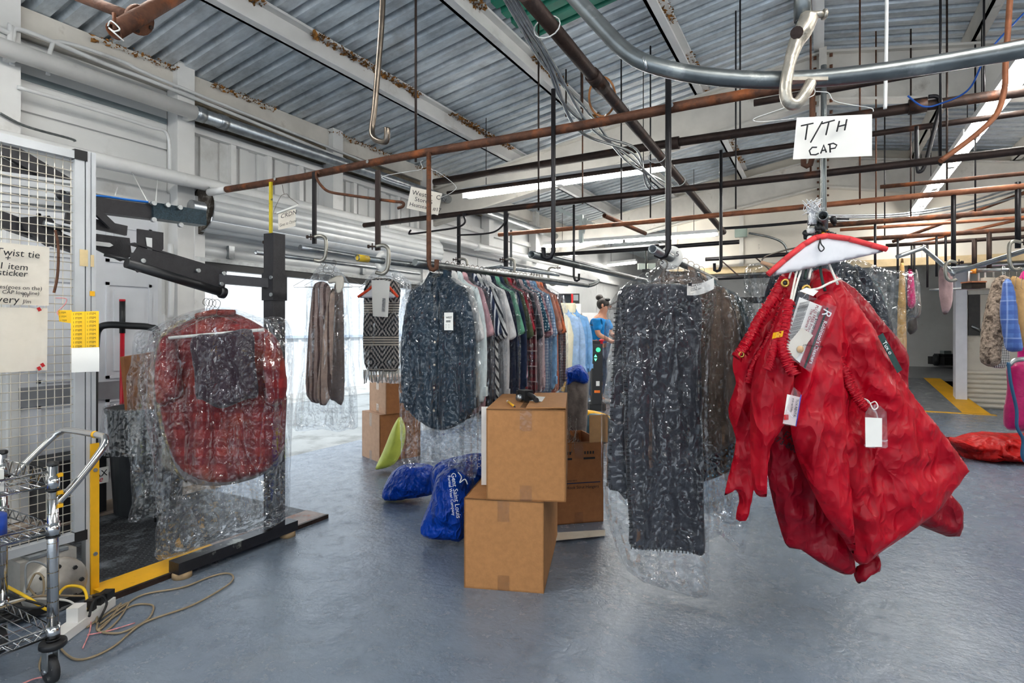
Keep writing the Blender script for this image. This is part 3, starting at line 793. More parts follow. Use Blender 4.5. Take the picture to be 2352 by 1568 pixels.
for y in (4.6, 6.4): MB().tube([(XL + .28, y - .04, 2.285), (XL + .28, y + .04, 2.285)], .053, 14).build('coupling', WHITEPIPE, pb)
def conduit(pts, r, mt, label): return one('conduit', MB().tube(smooth_line(pts, 6), r, 8), mt, label, 'conduit')
cx_ = XL + .17
conduit([WX(-30, 50, cx_), WX(20, 75, cx_), WX(24, 60, cx_), WX(22, 140, cx_)], .016, WHITEPIPE, 'grey conduit bend dropping at the left end of the wall')
conduit([WX(28, 150, cx_), WX(30, 85, cx_), WX(60, 72, cx_), WX(250, 150, cx_), WX(420, 215, cx_), WX(870, 398, cx_)], .014, WHITEPIPE, 'long thin white conduit under the eave girt')
conduit([WX(110, 172, cx_), WX(116, 115, cx_), WX(145, 97, cx_), WX(280, 141, cx_), WX(400, 195, cx_), WX(860, 380, cx_)], .012, WHITEPIPE, 'thin white conduit with a bend down to the thick pipe')
conduit([WX(40, 200, cx_), WX(180, 240, cx_), WX(340, 290, cx_), WX(385, 310, cx_), WX(390, 395, cx_)], .012, WHITEPIPE, 'white conduit turning down beside the wall post')
conduit([WX(392, 560, cx_), WX(394, 640, cx_), WX(392, 730, cx_)], .02, WHITEPIPE, 'short white conduit dropping to the switch box by the roll-up door')
flex('flexible_conduit', [WX(0, 260, cx_), WX(60, 290, cx_), WX(160, 318, cx_), WX(172, 324, cx_)], .007, GALVDARK, 'sagging grey flexible conduit on the left wall')
sw = root('switch_box', WX(388, 745, XL + .08), 'small white switch box under the conduit by the roll-up door', 'box')
p = WX(388, 745, XL + .06); MB().box(p, (.06, .1, .14)).build('box', WHITEPAINT, sw); MB().box(p + Vector((.035, 0, 0)), (.012, .03, .05)).build('switch', OLDPAINT, sw)

# top-left rusty pipes with a flange
rp = root('flanged_pipe', W(330, 40, 2.0), 'rusty pipe with a bolted flange and tied wire hanging under the roof', 'pipe')
a, b, c = W(262, 72, 1.72), W(420, -20, 1.95), W(175, -10, 1.9)
MB().pipe(a, b, .026, .02, 14).build('lower_tube', RUST, rp)
f0 = W(318, 45, 1.82)
MB().tube([c, f0], .017, 12).build('upper_tube', RUST, rp)
dd = (f0 - c).normalized(); MB().tube([f0 - dd * .004, f0 + dd * .012], .045, 18).tube([f0 - dd * .03, f0 - dd * .004], .026, 14).build('flange', RUST, rp)
x_ = dd.orthogonal().normalized(); y_ = dd.cross(x_)
for k in range(4):
    q = f0 + (x_ * cos(k * pi / 2 + .6) + y_ * sin(k * pi / 2 + .6)) * .034; MB().tube([q - dd * .012, q + dd * .02], .006, 6).build('bolt', DARKRUST, rp)
MB().tube([W(262, 30, 1.7), W(264, 75, 1.7)], .006, 6).build('rebar_stub', RUST, rp)
MB().tube(smooth_line([W(248, 60, 1.69), W(255, 48, 1.68), W(275, 66, 1.68), W(262, 72, 1.68), W(250, 64, 1.68), W(268, 80, 1.68), W(284, 94, 1.7)], 5), .0022, 5).build('tie_wire', PAPER, rp)

# big bent galvanised tube, upper right, with its cast hook
bt = root('bent_rail', W(1850, 175, 1.5), 'thick galvanised tube rail bent in a curve under the roof', 'rail')
pts = smooth_line([W(1290, -40, 1.5), W(1380, 60, 1.47), W(1440, 120, 1.45), W(1500, 150, 1.43), W(1600, 172, 1.41), W(1720, 183, 1.39), W(1850, 182, 1.36), W(2000, 168, 1.33), W(2180, 142, 1.3), W(2400, 104, 1.27)], 5)
MB().tube(pts, .0205, 16).build('tube', GALVDARK, bt)
MB().tube([W(1478, 130, 1.415), W(1483, 150, 1.415), W(1486, 158, 1.42)], .004, 6).build('weld_ridge', GALV, bt)
ch = root('cast_hook', W(1840, 130, 1.36), 'pale cast iron hook clamp holding the bent tube rail', 'hook')
CAST = mat('cast_iron_pale', srgb(190, 182, 168), .35, .7, .25, 18, .2, 50, col2=srgb(70, 62, 54), c2=(.55, .68), c2s=12)
MB().pipe(W(1843, -60, 1.36), W(1843, 48, 1.36), .019, .015, 14).build('drop_tube', GALVDARK, ch)
hk = smooth_line([W(1858, 40, 1.335), W(1845, 70, 1.33), W(1828, 100, 1.33), W(1814, 145, 1.325), W(1806, 185, 1.32), W(1804, 215, 1.32), W(1812, 236, 1.32), W(1830, 238, 1.32), W(1850, 212, 1.32), W(1862, 190, 1.325)], 5)
MB().tube(hk, [.021 - .0075 * min(1, max(0, i - 5) / 10) for i in range(len(hk))], 10).build('hook', CAST, ch)
MB().tube([W(1830, 75, 1.31), W(1832, 75, 1.38)], .014, 12).build('eye_boss', DARKRUST, ch)
MB().tube([W(1862, 33, 1.33), W(1896, 33, 1.33)], .008, 8).tube([W(1890, 33, 1.33), W(1897, 33, 1.33)], .012, 6).build('bolt', CAST, ch)
MB().box(W(1853, 186, 1.345), (.085, .03, .008), Matrix.Rotation(YAW, 3, 'Z')).build('saddle_plate', CAST, ch)

# bent hook tube, upper centre
bh = smooth_line([W(881, -40, 2.2), W(876, 60, 2.2), W(868, 160, 2.2), W(860, 250, 2.2), W(854, 298, 2.2), W(858, 316, 2.18), W(872, 325, 2.15), W(886, 325, 2.12), W(889, 310, 2.11), W(889, 294, 2.11)], 5)
o = one('hook_tube', MB().tube(bh, .0115, 12), mat('worn_bare_steel_tube', srgb(110, 100, 90), .3, .9, .25, 12), 'bare steel tube with an upturned hooked end hanging from the roof', 'hook')

# ---- rods -----------------------------------------------------------------
def rod(px, y0, y1, yp, r, mt, label, name='hanging_rod', group=None, tilt=0):
    a = WY(px, y0, yp); b = WY(px + tilt, y1, yp); b = Vector((a.x + (b.x - a.x), yp, b.z))
    return one(name, MB().tube([a, a + (b - a) * .5, b], r, 8), mt, label, 'rod', group)
def rod_up(px, py, yp, r, mt, label, group, top=None):
    a = WY(px, py, yp); z = roofz(a.x) - .05 if top is None else top
    return one('hanging_rod', MB().tube([a, (a.x, yp, (a.z + z) / 2), (a.x, yp, z)], r, 6), mt, label, 'rod', group)
RG = 'rods from the roof down to the support pipes'
rod_up(955, 372, 2.39, .0065, DARKRUST, 'rebar rod from the roof to the rusty support pipe', RG)
for px, py, yp, mt in ((1237, 483, 3.79, DARKRUST), (1338, 468, 4.7, RUST), (1427, 505, 4.78, BLACKSTEEL), (1494, 500, 4.78, BLACKSTEEL), (1690, 480, 4.78, BLACKSTEEL), (1862, 400, 3.79, RUST), (1975, 470, 4.78, RUST),
                       (2160, 380, 3.79, BLACKSTEEL), (2175, 440, 4.78, DARKRUST), (2012, 510, 5.75, RUST), (2092, 505, 5.75, DARKRUST), (2240, 490, 5.75, BLACKSTEEL), (2032, 545, 6.7, BLACKSTEEL), (1300, 262, 4.6, DARKRUST), (1300, 268, 4.6, DARKRUST), (1335, 250, 4.6, DARKRUST), (1700, 300, 4.6, BLACKSTEEL), (2260, 230, 4.6, BLACKSTEEL)):
    rod_up(px, py, yp, .0065, mt, 'thin steel rod from the roof down to a support pipe', RG)
HG = 'hooked rods hanging from the support pipes'
def jrod(px, ya, yb, yp, r, mt, label, hook=.05, side=-1, dirx=0):
    a = WY(px, ya, yp); b = WY(px, yb, yp)
    a = Vector((b.x, yp, a.z))
    pts = [a, (a + b) / 2, b + UP * .03, b + Vector((side * hook * .25, 0, .004)), b + Vector((side * hook * .6, 0, 0)), b + Vector((side * hook * .95, 0, .006)), b + Vector((side * hook, 0, .05))]
    return one('hanging_rod', MB().tube(pts, r, 8), mt, label, 'rod', HG)
jrod(1271, 205, 592, 2.365, .011, BLACKSTEEL, 'long black J rod holding the bare grey rail')
jrod(1535, 180, 588, 2.36, .0125, BLACKSTEEL, 'long black J rod holding the rail of the grey blanket')
jrod(985, 350, 620, 2.36, .0125, RUST, 'rusty J rod in front of the hanging store note', .05, 1)
jrod(1892, 150, 560, 2.34, .0095, GALVDARK, 'long steel J rod carrying the red laundry bags', .04, -1)
jrod(1656, 345, 622, 3.77, .010, BLACKSTEEL, 'black J rod behind the rail of the grey blanket', .04)
jrod(1318, 470, 645, 3.77, .009, BLACKSTEEL, 'black J rod holding the upturned end of the shirt rail', .04, 1)
jrod(1866, 200, 380, 2.36, .010, RUST, 'rusty rod behind the paper day sign', .03)
# rods with C clamps
CL = mat('clamp_casting', srgb(150, 146, 136), .35, .75, .15, 14, .1, 60)
def cclamp(p, s_, label, flip=1):
    """C clamp: screw end at p (on the rod), lower jaw .14*s below"""
    r = root('c_clamp', p, label, 'clamp', 'c clamps holding the rails')
    X = RGT * flip
    q = [p + X * -.01, p + X * .025 + UP * .006, p + X * .05 - UP * .006, p + X * .058 - UP * .035, p + X * .056 - UP * .085 * s_, p + X * .045 - UP * .12 * s_, p + X * .02 - UP * .133 * s_, p + X * -.012 - UP * .125 * s_]
    MB().tube(smooth_line(q, 4), .0105, 8).build('frame', CL, r)
    sw_ = MB().tube([p - X * .045, p - X * .005], .005, 8).tube([p - X * .055, p - X * .045], .010, 8); sw_ = sw_.build('screw', DARKRUST, r)
    MB().tube([p - X * .03 - UP * .018, p - X * .03 + UP * .018], .0035, 6).build('tommy_bar', DARKRUST, sw_)
    return r
YROD = mat('yellow_wrapped_rod', srgb(206, 184, 20), .5, 0, .1, 20, 0, 0, col2=srgb(60, 54, 24), c2=(.6, .66), c2s=30)
def flatrod(px, ya, yb, yp, w, mt, label):
    a = WY(px, ya, yp); b = WY(px, yb, yp); a = Vector((b.x, yp, a.z))
    return one('hanging_rod', MB().bar(a, b, w, .012, up=Vector((0, 1, 0))), mt, label, 'rod', HG)
flatrod(622, 418, 566, 2.36, .02, YROD, 'yellow wrapped rod nearest the wall'); cclamp(WY(625, 556, 2.345), 1.0, 'C clamp on the yellow wrapped rod')
flatrod(722, 395, 560, 2.36, .026, BLACKSTEEL, 'flat black rod between the yellow rod and the bent bar'); cclamp(WY(726, 544, 2.345), 1.05, 'C clamp on the flat black rod before the roll-up door')
flatrod(868, 392, 575, 2.36, .03, mat('dark_brown_bar', srgb(52, 38, 34), .5, .3, .15, 20), 'flat dark brown bar above the yellow taped rail end'); cclamp(WY(868, 566, 2.345), 1.1, 'C clamp gripping the yellow taped rail end')
flatrod(1054, 494, 608, 3.77, .03, BLACKSTEEL, 'square black bar above the row of shirts, nearer the wall'); cclamp(WY(1056, 596, 3.75), 1.0, 'C clamp on the black bar nearer the wall')
flatrod(1162, 486, 612, 3.77, .034, BLACKSTEEL, 'square black bar above the row of shirts, farther from the wall'); cclamp(WY(1164, 596, 3.75), 1.1, 'C clamp on the black bar farther from the wall')
flatrod(1174, 528, 640, 4.77, .02, GALVDARK, 'grey square bar hanging from the copper brown pipe')
cclamp(WY(1274, 615, 4.9), 1.2, 'C clamp at the far end of the bent steel rail', -1)
# bent bars hooked over the pipes
def hookbar(pts, r, mt, label): return one('hook_bar', MB().tube(smooth_line(pts, 5), r, 7), mt, label, 'hook', 'bent hook bars on the support pipes')
hookbar([WY(736, 400, 2.36), WY(728, 394, 2.36), WY(727, 408, 2.36), WY(737, 425, 2.36), WY(756, 440, 2.37), WY(800, 448, 2.37), WY(900, 462, 2.38), WY(925, 465, 2.38), WY(925, 474, 2.38), WY(914, 478, 2.38)], .008, RUST, 'rusty bent bar hooked over the rusty support pipe')
hookbar([WY(1072, 493, 3.76), WY(1064, 492, 3.76), WY(1068, 510, 3.76), WY(1050, 522, 3.76), WY(1000, 530, 3.76), WY(945, 537, 3.76), WY(940, 534, 3.76), WY(944, 528, 3.76)], .008, BLACKSTEEL, 'dark bent bar hooked over the second support pipe by the wall')
hookbar([WY(1168, 490, 3.75), WY(1160, 510, 3.75), WY(1140, 530, 3.75), WY(1110, 537, 3.75), WY(1050, 540, 3.75)], .007, BLACKSTEEL, 'thin dark bar curving under the second support pipe')
hookbar([WY(x, y, 4.56) for x, y in ((2105, 290), (2106, 380), (2112, 394), (2124, 380), (2140, 320), (2160, 240), (2152, 222), (2132, 222))], .013, BLACKSTEEL, 'black double hook hanging with blue wires over it')
hookbar([W(2322, -30, 2.3), W(2316, 60, 2.3), W(2310, 150, 2.3), W(2308, 200, 2.3), W(2290, 260, 2.3), W(2240, 310, 2.3), W(2160, 370, 2.3)], .011, COPPER, 'curved copper brown bar in front of the long light row')
flex('blue_wire', [W(2352, 30, 2.6), W(2270, 120, 2.6), W(2225, 205, 2.75), W(2160, 238, 2.85), W(2120, 244, 2.85), W(2085, 220, 2.85)], .0045, mat('blue_cable', srgb(30, 90, 180), .5), 'blue and white wires draped over the black double hook', ribs=False)
flex('hanging_cord_bundle', [W(2037, -20, 2.0), W(2036, 90, 2.0), W(2033, 250, 2.0)], .006, WHITEWIRE, 'bundle of white cords hanging behind the bent tube rail', ribs=False)

# ================================================================== rails
YTAPE = mat('yellow_tape', srgb(208, 172, 40), .5, 0, .1, 20)
def railp(pts, r, mt, label, pipe=True):
    rr_ = root('garment_rail', Vector(pts[len(pts) // 2]), label, 'rail')
    if len(pts) == 2: MB().pipe(pts[0], pts[1], r, None, 14).build('tube', mt, rr_)
    else: MB().tube(smooth_line(pts, 4), r, 12).build('tube', mt, rr_)
    return rr_
R1 = railp([(-3.03, 2.3, 1.665), (-3.03, 3.9, 1.672)], .0135, GALV, 'thin galvanised rail of the two bagged trousers')
R2 = railp([(-2.62, 2.28, 1.665), (-2.62, 3.2, 1.66), (-2.6, 4.2, 1.655), (-2.58, 5.2, 1.63)], .016, GALV, 'galvanised rail held by the flat black rod')
R3 = railp([(-2.13, 2.22, 1.57), (-2.13, 5.0, 1.62)], .0165, GALVDARK, 'galvanised rail with yellow tape round its end')
MB().tube([(-2.13, 2.225, 1.5702), (-2.13, 2.30, 1.5715)], .0185, 14).build('tape_wrap', YTAPE, R3)
MB().lathe([(.02, -.003), (.055, -.003), (.055, .003), (.02, .003), (.02, -.003)], (-2.13, 2.42, 1.574), 24, Matrix.Rotation(pi / 2, 3, 'X')).build('size_disc', PAPER, R3)
R4 = railp([(-1.79, 2.27, 1.532), (-1.79, 3.2, 1.55), (-1.79, 4.5, 1.572), (-1.785, 4.66, 1.575), (-1.77, 4.78, 1.60), (-1.76, 4.84, 1.63)], .0175, GALVDARK, 'galvanised rail carrying the long row of shirts')
R5 = railp([(-1.155, 2.3, 1.535), (-1.155, 4.2, 1.555)], .0175, GALVDARK, 'bare grey rail between the shirts and the grey blanket')
R6 = railp([(-.585, 2.22, 1.512), (-.585, 3.7, 1.50)], .0175, GALV, 'galvanised rail of the bagged grey blanket')
R7 = railp([(0.0, 2.15, 1.575), (0.0, 3.3, 1.55)], .0165, GALVDARK, 'grey rail behind the red laundry bags')
railp([W(1040, 612, 5.2), W(1100, 618, 5.1), W(1150, 612, 5.0), W(1160, 614, 5.0), W(1285, 631, 5.0)], .016, GALV, 'bent galvanised rail end behind the row of shirts')
railp([W(2060, 590, 3.9), W(2118, 570, 3.9), W(2122, 571, 3.9), W(2186, 624, 3.7), W(2194, 625, 3.7), W(2290, 596, 3.5), W(2400, 560, 3.3)], .0145, GALV, 'zigzag bent steel rail on the clothes line by the partition')
cclamp(W(2192, 602, 3.68), .9, 'C clamp at the lower bend of the zigzag rail', -1); cclamp(W(2340, 556, 3.4), 1.25, 'big C clamp on the straight arm of the zigzag rail', -1)
rod(2190, 445, 612, 4.78, .014, BLACKSTEEL, 'black flat rod above the lower bend of the zigzag rail')
rod(2338, 418, 570, 4.78, .016, BLACKSTEEL, 'black flat rod above the big C clamp')
R8 = railp([W(2236, 622, 5.3), W(2420, 616, 4.9)], .017, GALV, 'rail of the fur coat and checked jacket by the partition')
MB().tube([W(2230, 622, 5.31), W(2243, 622, 5.28)], .026, 12).build('tape_wrap', mat('orange_tape', srgb(222, 138, 40), .5, 0, .08, 20), R8)
rod(2238, 548, 622, 6.7, .02, DARKRUST, 'red brown flat rod at the taped rail end'); rod(2272, 530, 620, 6.7, .02, DARKRUST, 'red brown flat rod next to the taped rail end')
for px, a, b, yp in ((2151, 556, 635, 6.7), (2172, 530, 600, 6.7), (2010, 535, 630, 5.75), (2062, 560, 640, 6.7), (2100, 600, 660, 7.4), (2130, 600, 660, 7.4), (2094, 605, 650, 7.4)):
    t_ = WY(px, b, yp); a = HY - (2.11 - H) * F / (FWD.dot(t_ - EYE))
    rod(px, a, b, yp, .01, BLACKSTEEL, 'short dark rod over the back clothes line', group='short dark rods over the back clothes line')
line_x(7.4, 2.11, .6, 4.6, .02, DARKRUST, 'support_pipe', 'dark pipe over the back clothes line')
line_x(7.4, 1.84, 1.1, 2.6, .012, GALV, 'garment_rail', 'low chrome rail on the back clothes line', 'rail')
line_x(7.5, 1.62, 1.0, 2.6, .012, GALV, 'garment_rail', 'lower chrome rail below the low one on the back clothes line', 'rail')
# extra far clutter: diagonal rusty pipes upper right
for i, (a, b, r, lab) in enumerate((((2050, 555, 7.0), (2360, 440, 6.0), .02, 'rusty pipe slanting up through the far right of the pipes'), ((2090, 560, 7.2), (2360, 500, 6.4), .018, 'second slanting rusty pipe under the first'))):
    one('slanting_pipe', MB().tube([W(*a), W(*b)], r, 8), RUST if i != 1 else COPPER, lab, 'pipe')
for i, (ya, yb, yc) in enumerate(((494, 478, 455), (498, 484, 466), (506, 494, 480))):
    flex('flexible_conduit', [W(1862, ya, 6.0), W(2050, (ya + yb) / 2 + 6, 6.0), W(2200, yb - 8, 6.0), W(2345, yc - 30, 6.0)], .010, GALV, ['highest', 'middle', 'lowest'][i] + ' of the three sagging flexible conduits on the right', 'sagging conduits on the right')
jb = root('junction_box', W(1702, 533, 8.6), 'green grey junction box on the black far conduit', 'box')
MB().box(W(1702, 533, 8.6), (.17, .08, .15)).build('box', mat('greenish_grey_box', srgb(150, 164, 152), .5, .2, .08), jb)
line_x(8.65, 2.64, -1.27, .3, .02, BLACKSTEEL, 'conduit', 'black conduit leading to the junction box', 'conduit')
flex('flexible_conduit', [W(1720, 535, 8.4), W(1770, 545, 8.4), W(1800, 560, 8.4), W(1812, 590, 8.4)], .016, GALVDARK, 'grey flexible conduit curving down from the junction box')
fl = root('floodlight', WY(1480, 612, 8.3), 'pale twin emergency floodlight near the counter lights', 'light')
for dx in (0, .14):
    MB().box(WY(1474, 612, 8.3) + RGT * dx, (.11, .07, .09), Matrix.Rotation(.5, 3, 'Z')).build('lamp_head', mat('pale_green_lamp', srgb(206, 214, 200), .4, 0, .05), fl)
p = WY(1484, 622, 8.3); MB().box(p, (.1, .06, .05)).tube([p, Vector((p.x, 8.3, 2.38))], .012, 8).build('bracket', BLACKPL, fl)

an = root('slotted_angle', WY(1300, 490, 4.84), 'pale slotted steel angle bracket hooked over the copper brown pipe', 'bracket')
PALEG = mat('pale_green_steel', srgb(196, 204, 198), .45, .3, .08, 8)
MB().bar(WY(1258, 470, 4.82), WY(1364, 516, 4.82), .05, .03).build('arm', PALEG, an)
MB().bar(WY(1335, 494, 4.80), WY(1335, 558, 4.80), .035, .03, up=Vector((0, 1, 0))).bar(WY(1346, 502, 4.80), WY(1338, 536, 4.80), .03, .02, up=Vector((0, 1, 0))).build('leg', PALEG, an)
one('slanting_pipe', MB().pipe(WY(1388, 495, 4.74), WY(1482, 536, 5.6), .02), RUST, 'short open ended brown pipe resting on the copper brown pipe', 'pipe')
# ================================================================== pixel outlines at a real distance
def OL(pts, d, cx, cy): return [((x - cx) / F * d, -(y - cy) / F * d) for x, y in pts]
def psoft(pts, d, res, thick, edge, front=None, both=None, back=True, cn=3, turn=0.0):
    """puffed sheet whose outline is given in photo pixels, standing at distance d; turn swings it about its vertical middle"""
    cx = sum(p[0] for p in pts) / len(pts); cy = sum(p[1] for p in pts) / len(pts)
    ol = OL(sm2(pts, cn) if cn else pts, d, cx, cy)
    R = Matrix.Rotation(turn, 3, 'Z'); U = R @ RGT; N = R @ (-FWD)
    if turn: ol = [(a / cos(turn), b) for a, b in ol]
    return soft(ol, res, thick, edge, front, both, back, W(cx, cy, d), U, UP, N)

# ================================================================== mat, strip, fence
RUB = None
def rubber_mat():
    m, nt, b = _new('rubber_ring_mat'); co = coords(nt)
    v = nd(nt, 'ShaderNodeTexVoronoi', Scale=24.0); v.inputs['Randomness'].default_value = 0.05; v.voronoi_dimensions = '2D'; nt.links.new(co, v.inputs['Vector'])
    ring = mathn(nt, 'LESS_THAN', mathn(nt, 'ABSOLUTE', mathn(nt, 'SUBTRACT', v.outputs['Distance'], .36)), .07)
    f = noise_fac(nt, co, 5, 7, .5, .72, .7)
    col = mixc(nt, ring, srgb(32, 33, 36), srgb(66, 68, 72)); col = mixc(nt, mathn(nt, 'MULTIPLY', f, .7), col, srgb(150, 156, 162))
    nt.links.new(col, b.inputs['Base Color']); b.inputs['Roughness'].default_value = .55; set_bump(nt, b, ring, .6, .01)
    return m
one('rubber_mat', MB().span((XL + .3, .5, 0.0), (-2.96, 2.62, .018)), rubber_mat(), 'dusty black rubber ring mat beside the yellow strip', 'mat')
ys = root('floor_strip', (-2.86, 1.9, 0), 'worn yellow painted steel strip along the rubber mat', 'strip')
MB().span((-2.95, 1.36, 0), (-2.77, 1.95, .022)).build('yellow_length', YELLOW, ys)
MB().span((-2.95, 1.95, 0), (-2.77, 2.62, .022)).build('bare_length', mat('worn_strip', srgb(170, 156, 150), .6, 0, .2, 14, .1, 40, col2=srgb(168, 96, 40), c2=(.5, .62), c2s=6), ys)
MB().span((-2.772, 1.36, 0), (-2.755, 2.62, .024)).build('steel_edge', DARKRUST, ys)

ALU = mat('aluminium_profile', srgb(200, 203, 206), .35, .35, .05, 6)
FX = -2.93
fe = root('safety_fence', (FX, 1.0, 0), 'white wire mesh machine guard fence with aluminium posts', 'fence')
pm = MB()
for z, dz in ((0, 2.0),): 
    pm.span((FX - .02, 1.335, 0), (FX + .02, 1.352, dz)); pm.span((FX - .02, 1.358, 0), (FX + .02, 1.375, dz)); pm.span((FX - .015, 1.345, 0), (FX + .012, 1.362, dz))
pm.build('post', ALU, fe)
MB().span((FX - .02, .1, 1.955), (FX + .02, 1.30, 1.99)).build('top_rail', ALU, fe)
MB().span((FX - .02, .1, .26), (FX + .02, 1.30, .295)).build('bottom_rail', ALU, fe)
MB().span((FX - .018, 1.292, .26), (FX + .02, 1.33, 1.955)).build('side_rail', ALU, fe)
MB().box((FX, 1.315, 1.975), (.045, .05, .045)).build('corner_cap', BLACKPL, fe)
MB().box((FX, 1.315, .275), (.045, .05, .045)).build('corner_cap', BLACKPL, fe)
MB().span((FX + .021, 1.35, 0), (FX + .03, 1.384, .68)).build('yellow_guard', YELLOW, fe)
for z in (.56, .18): MB().tube([(FX + .03, 1.367, z), (FX + .035, 1.367, z)], .009, 8).build('bolt', GALV, fe)
wm = MB(); WIREP = mat('cream_mesh_wire', srgb(222, 214, 200), .45, .1, .05)
for k in range(40): 
    y = 1.285 - k * .0305
    if y > .1: wm.tube([(FX, y, .29), (FX, y, 1.96)], .0019, 5)
for k in range(45):
    z = .31 + k * .037
    if z < 1.955: wm.tube([(FX + .003, .1, z), (FX + .003, 1.295, z)], .0019, 5)
wm.build('wire_mesh', WIREP, fe)
for (py0, py1, px0_) in ((610, 612, 183),):
    for px, pa, pb_ in ((183, 572, 612), (208, 585, 613)): 
        a = WX(px, pa, FX + .022); b = WX(px + 19 if px < 200 else px + 8, pb_, FX + .022)
        MB().span(a, (FX + .0225, b.y, b.z)).build('masking_tape', mat('masking_tape', srgb(222, 198, 150), .7), fe)
a = WX(206, 668, FX + .023); b = WX(218, 680, FX + .023); MB().span(a, (FX + .0235, b.y, b.z)).build('sticker_scrap', YELLOW, fe)
mo = root('gear_motor', WX(160, 1380, -2.93), 'grey gear motor with a round flange under the fence', 'motor')
MOT = mat('cast_grey_motor', srgb(176, 172, 164), .45, .5, .12, 14, .1, 50)
c = Vector((-2.95, 1.18, .125))
MB().box(c + Vector((0, 0, .06)), (.16, .2, .12)).build('housing', MOT, mo)
MB().lathe([(0, .03), (.04, .03), (.045, .02), (.1, .02), (.115, .01), (.115, -.03), (0, -.03)], c + Vector((.09, .02, -.015)), 28, Matrix.Rotation(pi / 2, 3, 'Y')).build('flange', MOT, mo)
for k in range(8): MB().tube([c + Vector((.1, .02 + .085 * cos(k * pi / 4), -.015 + .085 * sin(k * pi / 4))), c + Vector((.118, .02 + .085 * cos(k * pi / 4), -.015 + .085 * sin(k * pi / 4)))], .009, 6).build('bolt', BLACKPL, mo)
MB().box(c + Vector((.02, 0, .125)), (.12, .14, .014)).build('terminal_cover', GALV, mo)
MB().span((-3.06, 1.05, .018), (-2.84, 1.3, .05)).build('base_plate', BLACKPL, mo)

# papers taped to the fence
def fence_sheet(px0, py0, px1, py1, m, label, x=FX + .008, warp=.006, name='paper_sign'):
    a = WX(px0, py0, x); b = WX(px1, py1, x); r = root(name, (x, (a.y + b.y) / 2, b.z), label, 'sign')
    MB().grid(lambda u, v: (x + warp * (1 + sin(u * 5 + v * 3)) * .5, a.y + (b.y - a.y) * u, b.z + (a.z - b.z) * v), 8, 8).build('sheet', m, r)
    return r
YL = WX(-60, 600, FX + .02).y
s1 = fence_sheet(-75, 548, 112, 702, OLDPAPER, 'handwritten paper note about twist ties taped to the fence')
x_ = FX + .018; Uy = (0, 1, 0)
for txt, px, py, sz in (('Twist tie', -12, 584, .042), ('+', 10, 598, .036), ('1 item', -4, 616, .038), ('sticker', -6, 631, .036), ('es(goes on the)', -2, 662, .023), ('m CAP loop line)', -12, 673, .021), ('livery', -22, 694, .042), ('T/F', 48, 682, .022), ('J/m', 52, 696, .022)):
    lettering(txt, sz, INK, WX(px, py, x_), Uy, UP, 'handwriting', s1, .12, .0002)
s2 = fence_sheet(-75, 703, 108, 850, OLDPAPER, 'blank torn paper sheet taped under the twist tie note')
REDT = mat('red_tape', srgb(190, 20, 28), .5)
for px, py in ((90, 710), (98, 838), (90, 846)):
    p = WX(px, py, x_ + .002); MB().box(p, (.002, .012, .016), Matrix.Rotation(.5, 3, 'X')).build('red_tape', REDT, s2)
bg_ = one('rust_strap', MB().tube(smooth_line([WX(127, 528, x_), WX(133, 560, x_), WX(134, 600, x_), WX(131, 640, x_), WX(124, 672, x_)], 5), .0055, 6), RUST, 'thin rusty brown strap hanging on the fence mesh', 'strap')
TW = mat('red_white_twine', srgb(226, 150, 150), .7, 0, .3, 60)
one('twine', MB().tube(smooth_line([WX(128, 684, x_), WX(152, 686, x_), WX(148, 700, x_), WX(132, 715, x_), WX(134, 724, x_)], 5), .002, 5), TW, 'red and white twine holding the yellow sticker roll', 'string')
# sticker roll
sr = root('sticker_roll', W(196, 850, 2.42), 'strip of yellow 1 ITEM stickers hanging from the fence post', 'stickers')
SY = mat('yellow_sticker', srgb(248, 196, 20), .6, 0, .03, 5)
D = 2.47
def S(px, py, dd=0.0): return W(px, py, D - dd)
MB().grid(lambda u, v: S(163 + 64 * u, 716 + 84 * v - 2 * u, .02 * sin(v * 1.6)), 6, 8).build('sticker_sheet', SY, sr)
MB().grid(lambda u, v: S(164 + 64 * u, 799 + 56 * v - 2 * u, .02 + .008 * sin(v * 3)), 6, 4).build('backing_paper', PAPER, sr)
MB().grid(lambda u, v: S(133 + 32 * u + 3 * v, 712 + 26 * v + 5 * u * v, -.01 + .012 * sin(pi * u)), 5, 4).build('curled_sheet', SY, sr)
proto = None
U1 = (S(227, 714) - S(163, 716)).normalized()
for r_ in range(9):
    for c_ in range(2):
        p = S(167 + 32 * c_, 724 + 9.3 * r_ - c_, .026)
        if proto is None: proto = lettering('1 ITEM', .0135, INK, p, U1, UP, 'print', sr, 0, .0001, 'LEFT', 1.0); p0 = p
        else:
            o = proto.copy(); COL.objects.link(o); o.location = proto.location + (p - p0)
for r_ in range(3): lettering('1 ITEM', .0105, INK, S(135 + r_, 720 + 9 * r_, .012), U1, UP, 'print', sr, 0, .0001)
MB().tube([S(195, 716, .027), S(196, 798, .027)], .0006, 4).build('cut_line', mat('brown_line', srgb(170, 120, 10), .6), sr)

